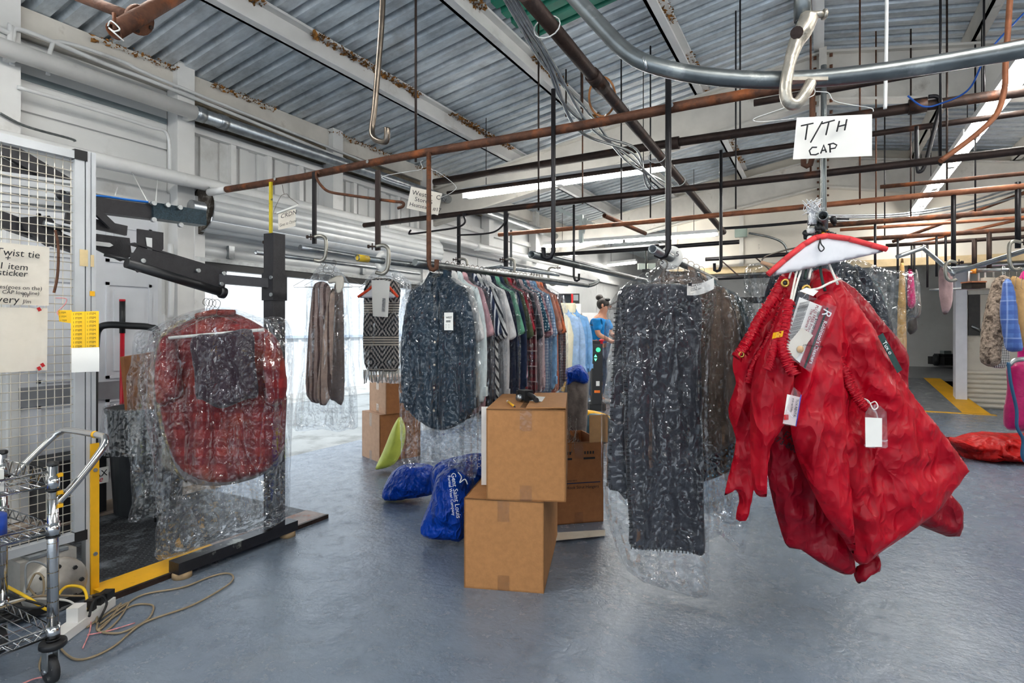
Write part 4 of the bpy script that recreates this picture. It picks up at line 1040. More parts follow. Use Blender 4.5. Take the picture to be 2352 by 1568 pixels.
# ================================================================== wire cart
CXA, CXB, CYF, CYB = -2.695, -2.31, .96, .20
ct = root('wire_cart', ((CXA + CXB) / 2, (CYF + CYB) / 2, 0), 'chrome wire shelf cart with a push handle', 'cart')
for (x, y) in ((CXA, CYF), (CXB, CYF), (CXA, CYB), (CXB, CYB)):
    po = MB().tube([(x, y, .14), (x, y, .735)], .0165, 14).build('post', CHROME, ct)
    for k in range(11): MB().tube([(x, y, .17 + k * .05), (x, y, .172 + k * .05)], .0169, 12, caps=False).build('groove', mat('post_groove', srgb(120, 104, 76), .5, .6), po)
    MB().lathe([(.0175, 0), (.0175, .008), (.012, .012), (0, .012)], (x, y, .735), 14).build('cap', BLACKPL, po)
    cs = MB().lathe([(0, .135), (.038, .135), (.04, .128), (.04, .118), (.034, .112), (0, .112)], (x, y, 0), 20).build('bumper', BLACKPL, ct)
    wh = MB().lathe([(0, -.014), (.034, -.014), (.046, -.01), (.0465, .01), (.034, .014), (0, .014)], (x + .012, y - .012, .0468), 22, Matrix.Rotation(pi / 2, 3, 'X')).build('wheel', mat('black_rubber_wheel', srgb(34, 34, 36), .6, 0, .2, 30, .1, 60, col2=srgb(170, 166, 158), c2=(.62, .7), c2s=22), ct)
    MB().span((x - .008, y - .03, .05), (x + .03, y - .026, .115)).span((x - .008, y + .002, .05), (x + .03, y + .006, .115)).build('fork', GALV, wh)
    MB().tube([(x + .012, y - .034, .047), (x + .012, y + .01, .047)], .009, 8).build('axle', GALV, wh)
def wshelf(z, rim):
    mb = MB()
    for zz in ([z, z + rim] if rim else [z, z + .03]):
        mb.tube([(CXA, CYF, zz), (CXB, CYF, zz), (CXB, CYB, zz), (CXA, CYB, zz)], .0042, 6, closed=True)
    n_ = 26
    for k in range(1, n_): y = CYB + (CYF - CYB) * k / n_; mb.tube([(CXA, y, z), (CXB, y, z)], .0019, 5)
    for k in range(4): x = CXA + (CXB - CXA) * (k + .5) / 4; mb.tube([(x, CYB, z - .004), (x, CYF, z - .004)], .003, 5)
    hh = rim or .03
    for (xa, ya, xb, yb) in ((CXA, CYF, CXB, CYF), (CXB, CYF, CXB, CYB), (CXA, CYF, CXA, CYB)):
        q = 14 if xa != xb else 28
        mb.tube([(xa + (xb - xa) * k / q, ya + (yb - ya) * k / q, z + (hh if k % 2 else 0)) for k in range(q + 1)], .0021, 5)
    s_ = mb.build('wire_shelf', CHROME, ct)
    for (x, y) in ((CXA, CYF), (CXB, CYF)):
        MB().tube([(x, y, z - .012), (x, y, z + .035)], .0205, 14).build('clamp_sleeve', CHROME, s_)
        MB().tube([(x, y, z - .016), (x, y, z - .011)], .021, 14).build('band', BLACKPL, s_)
wshelf(.665, .05); wshelf(.505, .03); wshelf(.155, .03)
hd = smooth_line([(CXB, CYF + .01, .60), (CXB, CYF + .07, .66), (CXB - .005, CYF + .15, .755), (CXB - .03, CYF + .175, .79), (CXB - .08, CYF + .18, .8), (CXA + .08, CYF + .18, .8), (CXA + .03, CYF + .175, .79), (CXA + .005, CYF + .14, .755), (CXA, CYF + .01, .62)], 5)
h_ = MB().tube(hd, .0125, 12).build('push_handle', CHROME, ct)
MB().tube([(CXB - .1, CYF + .18, .8), (CXB - .115, CYF + .18, .8)], .0135, 12).build('tape_scrap', YELLOW, h_)
for z in (.70, .64, .595): MB().box((CXB + .012, CYF + .014, z), (.016, .016, .012)).build('sticker_scrap', YELLOW, ct)

def tape_roll(c, R, ri, hh, m, label, tilt=None):
    r = root('tape_roll', c, label, 'tape')
    MB().lathe([(ri, 0), (R, 0), (R, hh), (ri, hh), (ri, 0)], c, 36, tilt).build('tape', m, r)
    MB().lathe([(ri * .93, 0), (ri, 0), (ri, hh * 1.001), (ri * .93, hh * 1.001), (ri * .93, 0)], c, 30, tilt).build('core', mat('tape_core', srgb(226, 212, 196), .7, 0, .3, 60), r)
    return r
BLUET = mat('blue_tape', srgb(22, 78, 190), .45, 0, .08, 30)
tape_roll(Vector((-2.44, .80, .512)), .078, .052, .066, BLUET, 'wide roll of blue tape on the middle cart shelf')
tape_roll(Vector((-2.56, .72, .72)), .05, .036, .03, mat('light_blue_tape', srgb(26, 130, 210), .4), 'small light blue tape roll standing in the top cart basket', Matrix.Rotation(pi / 2, 3, 'X') @ Matrix.Rotation(.3, 3, 'Y'))
tr = root('green_tray', (-2.5, .62, .67), 'bright green tray with paper in the top cart basket', 'tray')
GT = mat('bright_green_plastic', srgb(70, 190, 60), .4)
MB().span((-2.65, .52, .672), (-2.455, .77, .68)).span((-2.65, .52, .672), (-2.642, .77, .71)).span((-2.463, .52, .672), (-2.455, .77, .70)).span((-2.65, .762, .672), (-2.455, .77, .705)).build('tray', GT, tr)
wb_ = root('white_carton', (-2.40, .78, .67), 'small white printed carton in the top cart basket', 'box')
MB().span((-2.45, .66, .672), (-2.345, .84, .742)).build('carton', PAPER, wb_); lettering('TRIPL\nAPEX', .02, INK, (-2.344, .69, .70), (0, 1, 0), UP, 'print', wb_)
one('red_cutter', MB().box((-2.53, .60, .695), (.05, .09, .02), Matrix.Rotation(.5, 3, 'Z')), mat('red_plastic', srgb(220, 40, 36), .4), 'red plastic cutter on the green tray', 'cutter')
# things on the bottom shelf
DOT = mat('black_dotted_vinyl', srgb(34, 34, 36), .45, 0, .1, 30)
dotm, nt_, b_ = _new('black_vinyl_white_dots'); co_ = coords(nt_)
v_ = nd(nt_, 'ShaderNodeTexVoronoi', Scale=22.0); v_.inputs['Randomness'].default_value = 0.0; v_.voronoi_dimensions = '2D'; nt_.links.new(co_, v_.inputs['Vector'])
nt_.links.new(mixc(nt_, mathn(nt_, 'LESS_THAN', v_.outputs['Distance'], .3), srgb(30, 30, 32), srgb(170, 166, 160)), b_.inputs['Base Color']); b_.inputs['Roughness'].default_value = .5
vb = MB(); vs_, fs_ = pillow([(-.16, -.22), (.13, -.22), (.15, .12), (.1, .2), (-.14, .18)], .02, .07, .06, lambda u, v: .008 * pn(u * 14, v * 14, 3))
vb.add([(-2.50 + u, .56 + v, .205 + w) for u, v, w in vs_], fs_.tolist(), True)
one('vinyl_bag', vb, dotm, 'black vinyl pouch with white dots on the bottom cart shelf', 'bag')
ps = root('power_strip', W(185, 1440, 2.2), 'white power strip with plugs on the floor by the cart', 'power strip')
pd = (WZ(235, 1400, 0) - WZ(140, 1470, 0)).normalized(); pc = WZ(188, 1436, 0)
Rps = Matrix((pd, UP.cross(pd), UP)).transposed()
MB().box(pc + UP * .02, (.33, .06, .036), Rps).build('body', mat('white_plastic', srgb(232, 230, 226), .4, 0, .04), ps)
MB().box(pc - pd * .03 + UP * .065, (.05, .045, .06), Rps).build('adapter', MATS['white_plastic'], ps)
for k in (.05, .1): MB().box(pc + pd * k + UP * .055, (.025, .035, .05), Rps).build('plug', BLACKPL, ps)
MB().box(pc + pd * .15 + UP * .05, (.05, .04, .04), Rps).build('plug', BLACKPL, ps)
BEIGE = mat('beige_cable', srgb(150, 132, 104), .5); YC = mat('yellow_cable', srgb(236, 190, 30), .45); GC = mat('grey_cable', srgb(140, 144, 146), .5); BC = mat('black_cable', srgb(26, 26, 28), .5); WC = mat('white_cable', srgb(222, 220, 214), .5)
def cable(pts, r, m, label, zs=None):
    P = [WZ(x, y, z + r * .6) if len(q) == 2 else WZ(q[0], q[1], q[2]) for q in pts for x, y, z in [(q[0], q[1], .004 if len(q) == 2 else q[2])]]
    return one('cable', MB().tube(smooth_line(P, 6), r, 6), m, label, 'cable', 'cables tangled by the cart')
cable([(230, 1432), (280, 1395), (330, 1365), (420, 1348), (480, 1325), (520, 1316), (536, 1325), (520, 1345), (440, 1390), (330, 1430), (260, 1485), (190, 1514), (150, 1500), (118, 1455)], .0042, BEIGE, 'beige cable laid in the longest loop over the floor')
cable([(200, 1440), (270, 1392), (275, 1388), (255, 1420), (225, 1448), (232, 1420), (290, 1385), (292, 1392), (270, 1425), (240, 1450), (230, 1440), (300, 1392), (345, 1388), (352, 1400), (335, 1425), (280, 1452), (235, 1452)], .004, BEIGE, 'beige cable coiled in small loops by the power strip')
cable([(108, 1480), (92, 1520), (95, 1540), (108, 1548)], .0042, BEIGE, 'beige cable drooping by the cart caster')
cable([(0, 1338, .2), (60, 1370, .18), (110, 1400, .12), (125, 1380, .12), (150, 1348, .12), (190, 1350, .1), (200, 1385, .06), (188, 1415, .04)], .006, YC, 'thick yellow cable looping behind the cart post')
cable([(0, 1390, .17), (60, 1375, .17), (150, 1378, .1), (178, 1395, .06), (180, 1410, .06)], .0045, WC, 'white cable leading into the white adapter')
cable([(62, 1360, .15), (60, 1300, .255), (85, 1290, .26), (115, 1310, .21), (110, 1350, .14), (70, 1370, .14)], .004, GC, 'grey cable looping in front of the motor')
cable([(62, 1355, .16), (80, 1318, .215), (98, 1325, .21), (100, 1360, .15), (88, 1372, .15), (66, 1350, .16)], .0042, BEIGE, 'beige cable loop hanging before the motor')
cable([(205, 1415, .05), (215, 1380, .08), (235, 1370, .08), (245, 1385, .05), (235, 1410, .02), (225, 1430)], .005, BC, 'black cable arching out of the power strip')
cable([(-10, 1400, .17), (80, 1370, .17), (160, 1368, .1), (215, 1372, .06), (222, 1400, .02), (222, 1430)], .0042, BEIGE, 'beige cable running along the bottom cart shelf')
cable([(-10, 1350, .18), (40, 1372, .17), (100, 1390, .17), (60, 1396, .17), (-10, 1378, .17)], .0045, BC, 'black cable lying on the bottom cart shelf')
one('twine', MB().tube(smooth_line([WZ(210, 1418, .01), WZ(206, 1450, .006), WZ(190, 1488, .006)], 5), .0025, 5), TW, 'red and white twine lying short by the power strip', 'string')
one('twine', MB().tube(smooth_line([WZ(310, 1430, .006), WZ(250, 1448, .006), WZ(200, 1458, .006)], 5), .0025, 5), TW, 'red and white twine lying straight among the cable loops', 'string')
one('twine', MB().tube(smooth_line([WZ(106, 1554, .006), WZ(80, 1558, .006), WZ(50, 1570, .006)], 5), .0025, 5), TW, 'red and white twine by the cart caster', 'string')

# ================================================================== bagging machine arms
mk = root('bagging_machine', (-3.0, 1.9, 0), 'black steel arm machine feeding hangers to the bagging station', 'machine')
MB().span((-2.765, 1.62, .03), (-2.685, 2.32, .085)).build('foot_bar', mat('chipped_black_steel', srgb(48, 47, 50), .4, .4, .1, 30, .1, 80, col2=srgb(140, 140, 132), c2=(.6, .66), c2s=6), mk)
for y in (1.66, 2.28): MB().lathe([(0, .03), (.04, .03), (.044, .02), (.044, 0), (0, 0)], (-2.725, y, 0), 18).build('level_foot', mat('tan_foot', srgb(176, 148, 110), .7), mk)
MB().span((-2.765, 2.15, .085), (-2.685, 2.23, 1.735)).build('upright', BLACKPOWDER, mk)
MB().span((-2.772, 2.142, 1.36), (-2.678, 2.238, 1.515)).build('clamp_sleeve', BLACKPOWDER, mk)
for z in (1.39, 1.485): MB().tube([(-2.69, 2.135, z), (-2.69, 2.15, z)], .011, 8).build('bolt', GALV, mk)
MB().bar((-2.72, 2.18, 1.455), (-2.87, 1.92, 1.47), .045, .05).build('side_arm', BLACKPOWDER, mk)
# slide beam
A, B = Vector((-2.845, 1.50, 1.50)), Vector((-2.845, 1.955, 1.395))
sd = (B - A).normalized(); sn = Vector((1, 0, 0)); su = sn.cross(sd) * -1 if (sn.cross(sd)).z < 0 else sn.cross(sd)
MB().prism([(-.02, .02), (0.0, .09), (.40, .125), (.46, .12), (.47, .02)], A, sd, su, sn, .014).build('beam_plate', BLACKPOWDER, mk)
MB().bar(A + sd * -.02 + su * .1 + sn * -.02, A + sd * .46 + su * .12 + sn * -.02, .055, .008).build('beam_flange', BLACKPOWDER, mk)
MB().tube([A - sd * .03, B], .024, 16).build('slick_rail', BLACKPL, mk)
MB().lathe([(0, .02), (.012, .02), (.03, .012), (.032, -.01), (.026, -.02), (0, -.02)], B, 18, sd.to_track_quat('Z', 'Y').to_matrix()).build('rail_end_cap', BLACKPL, mk)
for t, v in ((.03, .03), (.30, .07), (.44, .10), (.44, .04)):
    p = A + sd * t + su * v; MB().tube([p + sn * .005, p + sn * .022], .011, 8).build('bolt', GALV, mk)
x2 = -3.2
MB().bar(WX(150, 462, x2), WX(352, 489, x2), .07, .075).build('upper_arm', BLACKPOWDER, mk)
bb = MB().bar(WX(342, 484, x2 + .01), WX(464, 502, x2 + .01), .085, .085); bb.build('arm_sleeve', mat('blue_black_hammered', srgb(48, 66, 76), .35, .5, .35, 120, .3, 260), mk)
for px, py in ((350, 467), (382, 471), (410, 477), (350, 505), (412, 517)):
    p = WX(px, py, x2 + .055); MB().tube([p, p + Vector((.02, 0, 0))], .013, 10).build('bolt', GALV, mk)
MB().prism([(0, 0), (.16, 0), (.17, -.09), (.12, -.12), (0, -.07)], WX(214, 536, -3.05), (0, 1, 0), UP, (1, 0, 0), .012).build('slot_plate', BLACKPOWDER, mk)
MB().prism([(0, 0), (.07, 0), (.085, .01), (.07, .02), (0, .02)], WX(214, 563, -3.035), (0, 1, 0), UP, (1, 0, 0), .01).build('slot', PANELPAINT, mk)
MB().bar(WX(150, 500, x2 + .02), WX(290, 530, x2 + .02), .02, .05).bar(WX(216, 480, x2 + .06), WX(258, 520, x2 + .06), .02, .035).build('brace', BLACKPOWDER, mk)
MB().prism([(0, .03), (.12, .03), (.12, -.05), (.075, -.12), (.03, -.11), (.0, -.04)], WX(315, 540, -2.86), (0, 1, 0), UP, (1, 0, 0), .012).build('hinge_plate', BLACKPOWDER, mk)
MB().prism([(0, 0), (.028, 0), (.028, -.06), (0.008, -.06)], WX(335, 545, -2.848), (0, 1, 0), UP, (1, 0, 0), .004).build('window_cut', PANELPAINT, mk)
MB().tube([WX(240, 585, -2.95), WX(312, 600, -2.86)], .008, 8).build('pull_rod', BLACKPL, mk)
MB().prism([(0, 0), (.09, .01), (.09, -.07), (.03, -.09), (0, -.06)], WX(300, 580, -2.835), (0, 1, 0), UP, (1, 0, 0), .008).build('gusset', BLACKPOWDER, mk)
flex('blue_air_hose', [WX(150, 452, x2), WX(225, 450, x2), WX(290, 458, x2), WX(340, 464, x2)], .006, mat('blue_hose', srgb(30, 110, 200), .4), 'blue air hose lying along the upper machine arm', ribs=False)
for (a, b) in (((300, 390), (340, 465)), ((362, 410), (358, 465)), ((270, 430), (264, 450))):
    one('tie_wire', MB().tube([WX(a[0], a[1], XL + .22), WX(b[0], b[1], x2)], .003, 5), WHITEWIRE, 'white wire holding the upper machine arm to the wall pipe', 'wire', 'wires holding the machine arm')
# behind the mesh: silver beam, black struts
mg = root('machine_gantry', (-3.4, 1.2, 1.7), 'silver grooved beam with black struts behind the mesh fence', 'machine')
gx = -3.37
ga, gb = WX(-40, 430, gx), WX(182, 455, gx)
MB().bar(ga, gb, .05, .16).build('grooved_beam', ALU, mg)
for k in range(4): MB().bar(ga + Vector((.027, 0, -.06 + k * .04)), gb + Vector((.027, 0, -.06 + k * .04)), .006, .008).build('groove', GALVDARK, mg)
p = WX(142, 448, gx + .03); MB().lathe([(0, .002), (.026, .002), (.026, 0)], p, 20, Matrix.Rotation(pi / 2, 3, 'Y')).build('hole', BLACKPL, mg)
MB().bar(WX(0, 335, gx), WX(155, 425, gx), .03, .07).bar(WX(-10, 370, gx - .02), WX(100, 425, gx - .02), .03, .05).build('strut', BLACKPOWDER, mg)
MB().bar(WX(-10, 500, gx + .02), WX(190, 572, gx + .02), .05, .07).build('lower_strut', BLACKPOWDER, mg)
MB().prism([(0, 0), (.12, .03), (.2, -.08), (.12, -.12), (.02, -.05)], WX(40, 500, gx + .06), (0, 1, 0), UP, (1, 0, 0), .03).build('cylinder_bracket', BLACKPOWDER, mg)
MB().tube([WX(100, 512, gx + .09), WX(170, 530, gx + .09)], .014, 8).build('air_cylinder', GALV, mg)
MB().span((gx - .3, 1.0, .018), (gx - .2, 1.1, 1.75)).build('column', BLACKPOWDER, mg)

# ================================================================== bin corner
bn = root('rubbish_bin', W(300, 1160, 3.78), 'round dark grey rubbish bin with a clear liner', 'bin')
bc = Vector((-3.99, 2.42, 0.0)); bc = Vector((-3.92, 2.163, 0.0))
BIN = mat('dark_grey_bin', srgb(74, 76, 78), .5, 0, .08, 12, .05, 60, col2=srgb(170, 164, 150), c2=(.68, .74), c2s=5)
MB().lathe([(0, 0.02), (.19, .02), (.225, .66), (.24, .665), (.24, .69), (.225, .69), (.18, .05)], bc, 28).build('body', BIN, bn)
MB().lathe([(.228, .64), (.247, .70), (.251, .66), (.262, .56), (.275, .42), (.278, .415)], bc, 40).build('liner', FILMBLUE, bn)
cb = root('torn_carton', bc + Vector((0, 0, .5)), 'torn brown cardboard flaps standing in the rubbish bin', 'cardboard')
MB().box(bc + Vector((.02, -.03, .83)), (.03, .3, .42), Matrix.Rotation(.25, 3, 'Z') @ Matrix.Rotation(.1, 3, 'X')).build('flap', CARDDARK, cb)
MB().box(bc + Vector((.09, .05, .76)), (.012, .2, .3), Matrix.Rotation(-.3, 3, 'Z') @ Matrix.Rotation(-.1, 3, 'X')).build('flap', CARD, cb)
mp_ = root('mop_handle', WX(280, 950, XL + .1), 'red mop pole with a black grip leaning on the panel door', 'pole')
MB().tube([WX(279, 1120, XL + .12), WX(281, 760, XL + .07)], .014, 10).build('pole', mat('red_pole', srgb(190, 20, 40), .4), mp_)
MB().tube([WX(281, 765, XL + .07), WX(281, 692, XL + .06)], .018, 10).build('grip', BLACKPL, mp_)
MB().tube([WX(281, 692, XL + .06), WX(281, 687, XL + .06)], .019, 10).build('tip', MATS['red_pole'], mp_)
hb_ = one('black_push_bar', MB().tube(smooth_line([W(216, 1215, 3.3), W(216, 900, 3.3), W(220, 790, 3.3), W(226, 756, 3.3), W(248, 746, 3.3), W(300, 748, 3.35), (W(345, 752, 3.4)), W(360, 770, 3.4), W(362, 900, 3.4), W(362, 1196, 3.45)], 5), .02, 10), BLACKPL, 'black bent push bar behind the bagged red shirt', 'handle')
bk = root('black_crate', W(235, 1170, 3.5), 'black crate with a square race sticker beside the bin', 'crate')
p = Vector((-4.11, 1.79, .03))
MB().box(p + Vector((0, .0, .19)), (.26, .3, .34)).build('body', BLACKPL, bk); MB().box(p + Vector((0, 0, .37)), (.29, .33, .03)).build('lid', BLACKPL, bk)
a = p + Vector((.131, .02, .2)); MB().span(a, a + Vector((.003, .14, .1))).build('sticker', PAPER, bk)
lettering('MAX', .055, INK, a + Vector((.004, .015, .045)), (0, 1, 0), UP, 'print', bk); lettering('Ride', .05, mat('red_ink', srgb(200, 20, 24), .6), a + Vector((.004, .015, .012)), (0, 1, 0), UP, 'print', bk, .3)
# ================================================================== hangers
def hanger_mesh(w=.205, drop=.085, bar=True):
    pts = [(.0, 0, -.028), (-.016, 0, -.016), (-.012, 0, .004), (.004, 0, .012), (.018, 0, .0), (.016, 0, -.02), (.004, 0, -.04), (0, 0, -.075)]
    mb = MB().tube(smooth_line(pts, 4), .0016, 5)
    mb.tube(smooth_line([(0, 0, -.06), (.012, 0, -.075), (.05, 0, -.082), (w, 0, -.082 - drop)], 3) + ([Vector((w - .004, 0, -.092 - drop)), Vector((-w + .004, 0, -.092 - drop))] if bar else []) + smooth_line([(-w, 0, -.082 - drop), (-.05, 0, -.082), (-.012, 0, -.075), (0, 0, -.06)], 3), .0016, 5)
    return mb
HANG = None
def hanger(M, label, group=None, white=False):
    global HANG
    if HANG is None:
        HANG = hanger_mesh().build('wire_hanger', WIRE); o = HANG
    else:
        o = HANG.copy(); COL.objects.link(o)
    o.matrix_world = M; tag(o, label, 'hanger', group)
    if white: o.material_slots[0].link = 'OBJECT'; o.material_slots[0].material = WHITEWIRE
    return o
def place(x, y, z, rz=0.0): return Matrix.Translation((x, y, z)) @ Matrix.Rotation(rz, 4, 'Z')

# ================================================================== shirts (local: hook top at 0,0,0; front faces -Y)
def folds(k, amp, seed): return lambda u, v: amp * (pn(u * k, v * 2.0 + 9, seed) * np.clip((-v) * 2.2, 0.2, 1.4) + .35 * pn(u * 22, v * 9, seed + 1))
def shirt_proto(sleeve, seed, detail=False, res=.016):
    parts = []
    body = sm2([(.07, -.085), (.13, -.12), (.212, -.165), (.222, -.30), (.225, -.60), (.232, -.80), (.20, -.86), (.06, -.92), (-.06, -.92), (-.20, -.86), (-.232, -.80), (-.225, -.60), (-.222, -.30), (-.212, -.165), (-.13, -.12), (-.07, -.085)], 3)
    parts.append(('body', soft(body, res, .06, .05, folds(14, .016, seed), folds(9, .006, seed + 3))))
    L = {'long': -.78, 'short': -.45, 'polo': -.42}[sleeve]
    for s_ in (-1, 1):
        w = .275 if sleeve == 'long' else .30
        ol = [(.185, -.150), (.215, -.168), (w, -.40), (w - .005, L), (w - .075, L - .015), (.195, -.40), (.18, -.25)]
        ol = [(s_ * a, b) for a, b in ol]
        parts.append(('sleeve', soft(sm2(ol, 3), res, .06, .035, folds(16, .012, seed + 7 + s_), None, o=(0, -.012, 0))))
        if sleeve == 'long': parts.append(('cuff', MB().box((s_ * (w - .04), -.012, L + .02), (.085, .05, .055))))
    cb = MB()
    def ring(u, v):
        a = -pi * .75 + u * pi * 2.5 * .6 + pi * .5
        return ((.068 + .008 * v) * cos(a), .012 + (.052 + .008 * v) * sin(a), -.092 + .042 * (1 - v) - .008 * sin(a))
    cb.grid(ring, 18, 3)
    for s_ in (-1, 1):
        cb.add([(s_ * .066, -.012, -.058), (s_ * .006, -.05, -.098), (s_ * .035, -.056, -.165), (s_ * .092, -.036, -.115), (s_ * .085, .02, -.085), (s_ * .07, .028, -.052)], [(0, 1, 2, 3) if s_ > 0 else (3, 2, 1, 0), (0, 3, 4, 5) if s_ > 0 else (5, 4, 3, 0)])
    parts.append(('collar', cb))
    if detail:
        pk = MB().grid(lambda u, v: (-.016 + .032 * u + .006 * sin(v * 7), -.038 - .006 * sin(pi * min(1, v * 1.3)), -.10 - .79 * v), 2, 24)
        parts.append(('placket', pk))
        parts.append(('pocket', soft([(.05, -.27), (.145, -.27), (.145, -.38), (.097, -.40), (.05, -.38)], .012, .012, .02, o=(0, -.036, 0))))
    return parts
SHG = 'shirts on the long rail'
def build_shirt(parts, M, mt, label, group, name='shirt', scale=1.0, mats=None):
    r = bpy.data.objects.new(name, None); COL.objects.link(r); WM[r.name] = Matrix()
    done = []
    for n_, mb in parts:
        o = bpy.data.objects.new(n_, mb) if not isinstance(mb, MB) else None
        o.parent = r; COL.objects.link(o); o.material_slots[0].link = 'OBJECT'; o.material_slots[0].material = (mats or {}).get(n_, mt)
    r.matrix_world = M @ Matrix.Scale(scale, 4)
    return tag(r, label, 'shirt', group)
def to_meshes(parts):
    out = []
    for n_, mb in parts:
        o = mb.build(n_, PAPER); me = o.data; bpy.data.objects.remove(o); out.append((n_, me))
    return out
PLONG = to_meshes(shirt_proto('long', 1)); PSHORT = to_meshes(shirt_proto('short', 5)); PPOLO = to_meshes(shirt_proto('polo', 9))
PDET = to_meshes(shirt_proto('long', 13, True, .011))
# plastic covers
def crinkle(seed, a1=.018, a2=.008, apex=(0, -.06)):
    def f(u, v):
        r = np.hypot(u - apex[0], v - apex[1]) + 1e-4; th = np.arctan2(u - apex[0], -(v - apex[1]))
        return a1 * (ridge(th * 7, r * 2.2, seed) - .5) * np.clip(r * 3, .15, 1) + a2 * (ridge(u * 13, v * 9, seed + 2) - .5)
    return f
def cover_mesh(w, L, seed, thick=.12, res=.018):
    rr_ = random.Random(seed)
    ol = [(.02, -.05), (.08, -.075), (w * .8, -.15), (w, -.22), (w * 1.08, -.6), (w * 1.02, -L + .1), (w * .95, -L - .03)]
    ol += [(w * (.6 - .3 * k), -L + rr_.uniform(-.03, .04)) for k in range(5)] + [(-w * 1.0, -L + .02), (-w * 1.05, -.6), (-w * 1.02, -.22), (-w * .8, -.15), (-.08, -.075), (-.02, -.05)]
    return soft(sm2(ol, 2), res, thick, .07, crinkle(seed), crinkle(seed + 5, .010, .004))
COVERS = []
for s_ in (21, 22, 23):
    o = cover_mesh(.27, 1.12, s_).build('c', FILM); COVERS.append(o.data); bpy.data.objects.remove(o)
def cover(M, k, label, group=None, mt=None, scale=1.0):
    o = bpy.data.objects.new('garment_cover', COVERS[k % 3]); COL.objects.link(o); o.matrix_world = M @ Matrix.Scale(scale, 4)
    if mt: o.material_slots[0].link = 'OBJECT'; o.material_slots[0].material = mt
    return tag(o, label, 'plastic cover', group)

NAVY = cloth('navy_chambray', srgb(34, 52, 66), wear=.25)
row = [  # material, prototype, label
 (NAVY, PDET, 'dark blue chambray shirt with a paper tag, first on the long rail'),
 (cloth('off_white_cotton', srgb(226, 224, 220)), PSHORT, 'off white cotton shirt right behind the dark blue one'),
 (cloth('pale_mint', srgb(214, 224, 224)), PLONG, 'pale mint grey shirt between the white and the pink one'),
 (cloth('dusty_pink', srgb(220, 172, 176)), PPOLO, 'dusty pink short sleeved shirt on the long rail'),
 (cloth('charcoal_knit', srgb(58, 60, 68)), PLONG, 'charcoal shirt behind the dusty pink one'),
 (cloth('navy_white_stripe', srgb(40, 50, 76), 'stripe', srgb(226, 228, 232), p=.03, w=.35), PPOLO, 'navy and white striped polo shirt on the long rail'),
 (cloth('black_diag_stripe', srgb(222, 220, 216), 'diag', srgb(40, 42, 50), p=.035, w=.4), PSHORT, 'white shirt with black diagonal stripes on the long rail'),
 (cloth('silver_grey', srgb(186, 184, 184)), PLONG, 'silver grey shirt behind the diagonal striped one'),
 (cloth('white_shirt', srgb(232, 230, 228)), PSHORT, 'bright white shirt in front of the mint green polo'),
 (cloth('midnight', srgb(26, 34, 58)), PLONG, 'midnight blue shirt just before the mint green polo'),
 (cloth('mint_green', srgb(110, 178, 146)), PPOLO, 'mint green polo shirt on the long rail'),
 (cloth('ink_denim', srgb(30, 40, 66), wear=.3), PLONG, 'ink blue denim shirt behind the mint green polo'),
 (cloth('olive', srgb(84, 92, 66)), PSHORT, 'olive green shirt on the long rail'),
 (cloth('cherry', srgb(176, 34, 52)), PPOLO, 'cherry red polo shirt on the long rail'),
 (cloth('maroon_plaid', srgb(110, 26, 34), 'plaid', srgb(40, 22, 30), srgb(212, 200, 196), .05, .45), PLONG, 'maroon plaid shirt with thin white lines on the long rail'),
 (cloth('slate_plaid', srgb(72, 76, 84), 'plaid', srgb(30, 30, 36), srgb(190, 190, 190), .045, .45), PSHORT, 'slate grey plaid shirt on the long rail'),
 (cloth('rose_grey', srgb(182, 158, 160)), PLONG, 'rose grey shirt between two patterned ones'),
 (cloth('teal_print', srgb(44, 88, 110), 'dots', srgb(190, 210, 214), p=.022, w=.34), PPOLO, 'teal shirt with pale dots on the long rail'),
 (cloth('pink_plaid', srgb(206, 160, 166), 'plaid', srgb(120, 60, 80), srgb(240, 236, 232), .04, .4), PSHORT, 'pink plaid shirt on the long rail'),
 (cloth('blue_gingham', srgb(200, 214, 228), 'check', srgb(70, 110, 160), p=.022, w=.5), PSHORT, 'blue gingham shirt on the long rail'),
 (cloth('light_denim', srgb(120, 160, 196), wear=.3), PLONG, 'light denim blue shirt next to the orange ones'),
 (cloth('salmon', srgb(226, 150, 122)), PPOLO, 'salmon pink polo shirt next to the orange one'),
 (cloth('orange_stripe', srgb(222, 118, 78), 'stripe', srgb(240, 190, 160), p=.05, w=.12), PPOLO, 'orange polo shirt with thin pale stripes on the long rail'),
 (cloth('black_gingham', srgb(120, 110, 118), 'check', srgb(36, 32, 42), p=.02, w=.5), PLONG, 'black gingham shirt at the far end of the long rail'),
]
def rail4(y): return 1.532 + (y - 2.27) * .018
nrow = len(row)
for i, (mt, pr, lab) in enumerate(row):
    y = 2.47 + i * .051 + (0 if i == 0 else .025)
    rz = random.uniform(-.06, .06) if i else .03
    M = place(-1.79, y, rail4(y) + .0175, rz)
    SX, SY, SZ = (.845, .8, .96) if i == 0 else (.80, .40, random.uniform(.9, .97))   # the row hangs pressed flat together
    hanger(M @ Matrix.Diagonal((.84, 1, 1, 1)), 'wire hanger carrying the ' + ' '.join(lab.split(' ')[:4]), 'wire hangers on the long rail')
    build_shirt(pr, M @ Matrix.Diagonal((SX, SY, SZ, 1)), mt, lab, SHG, 'shirt', 1.0)
    if i in (0, 3, 6, 9, 12, 15, 18, 21, 23):
        cover(M @ Matrix.Diagonal((.88, .8, .97, 1) if i == 0 else (.82, .36, .85, 1)), i, 'clear plastic cover over the ' + ' '.join(lab.split(' ')[:4]), 'clear covers on the long rail', FILM, 1.0)
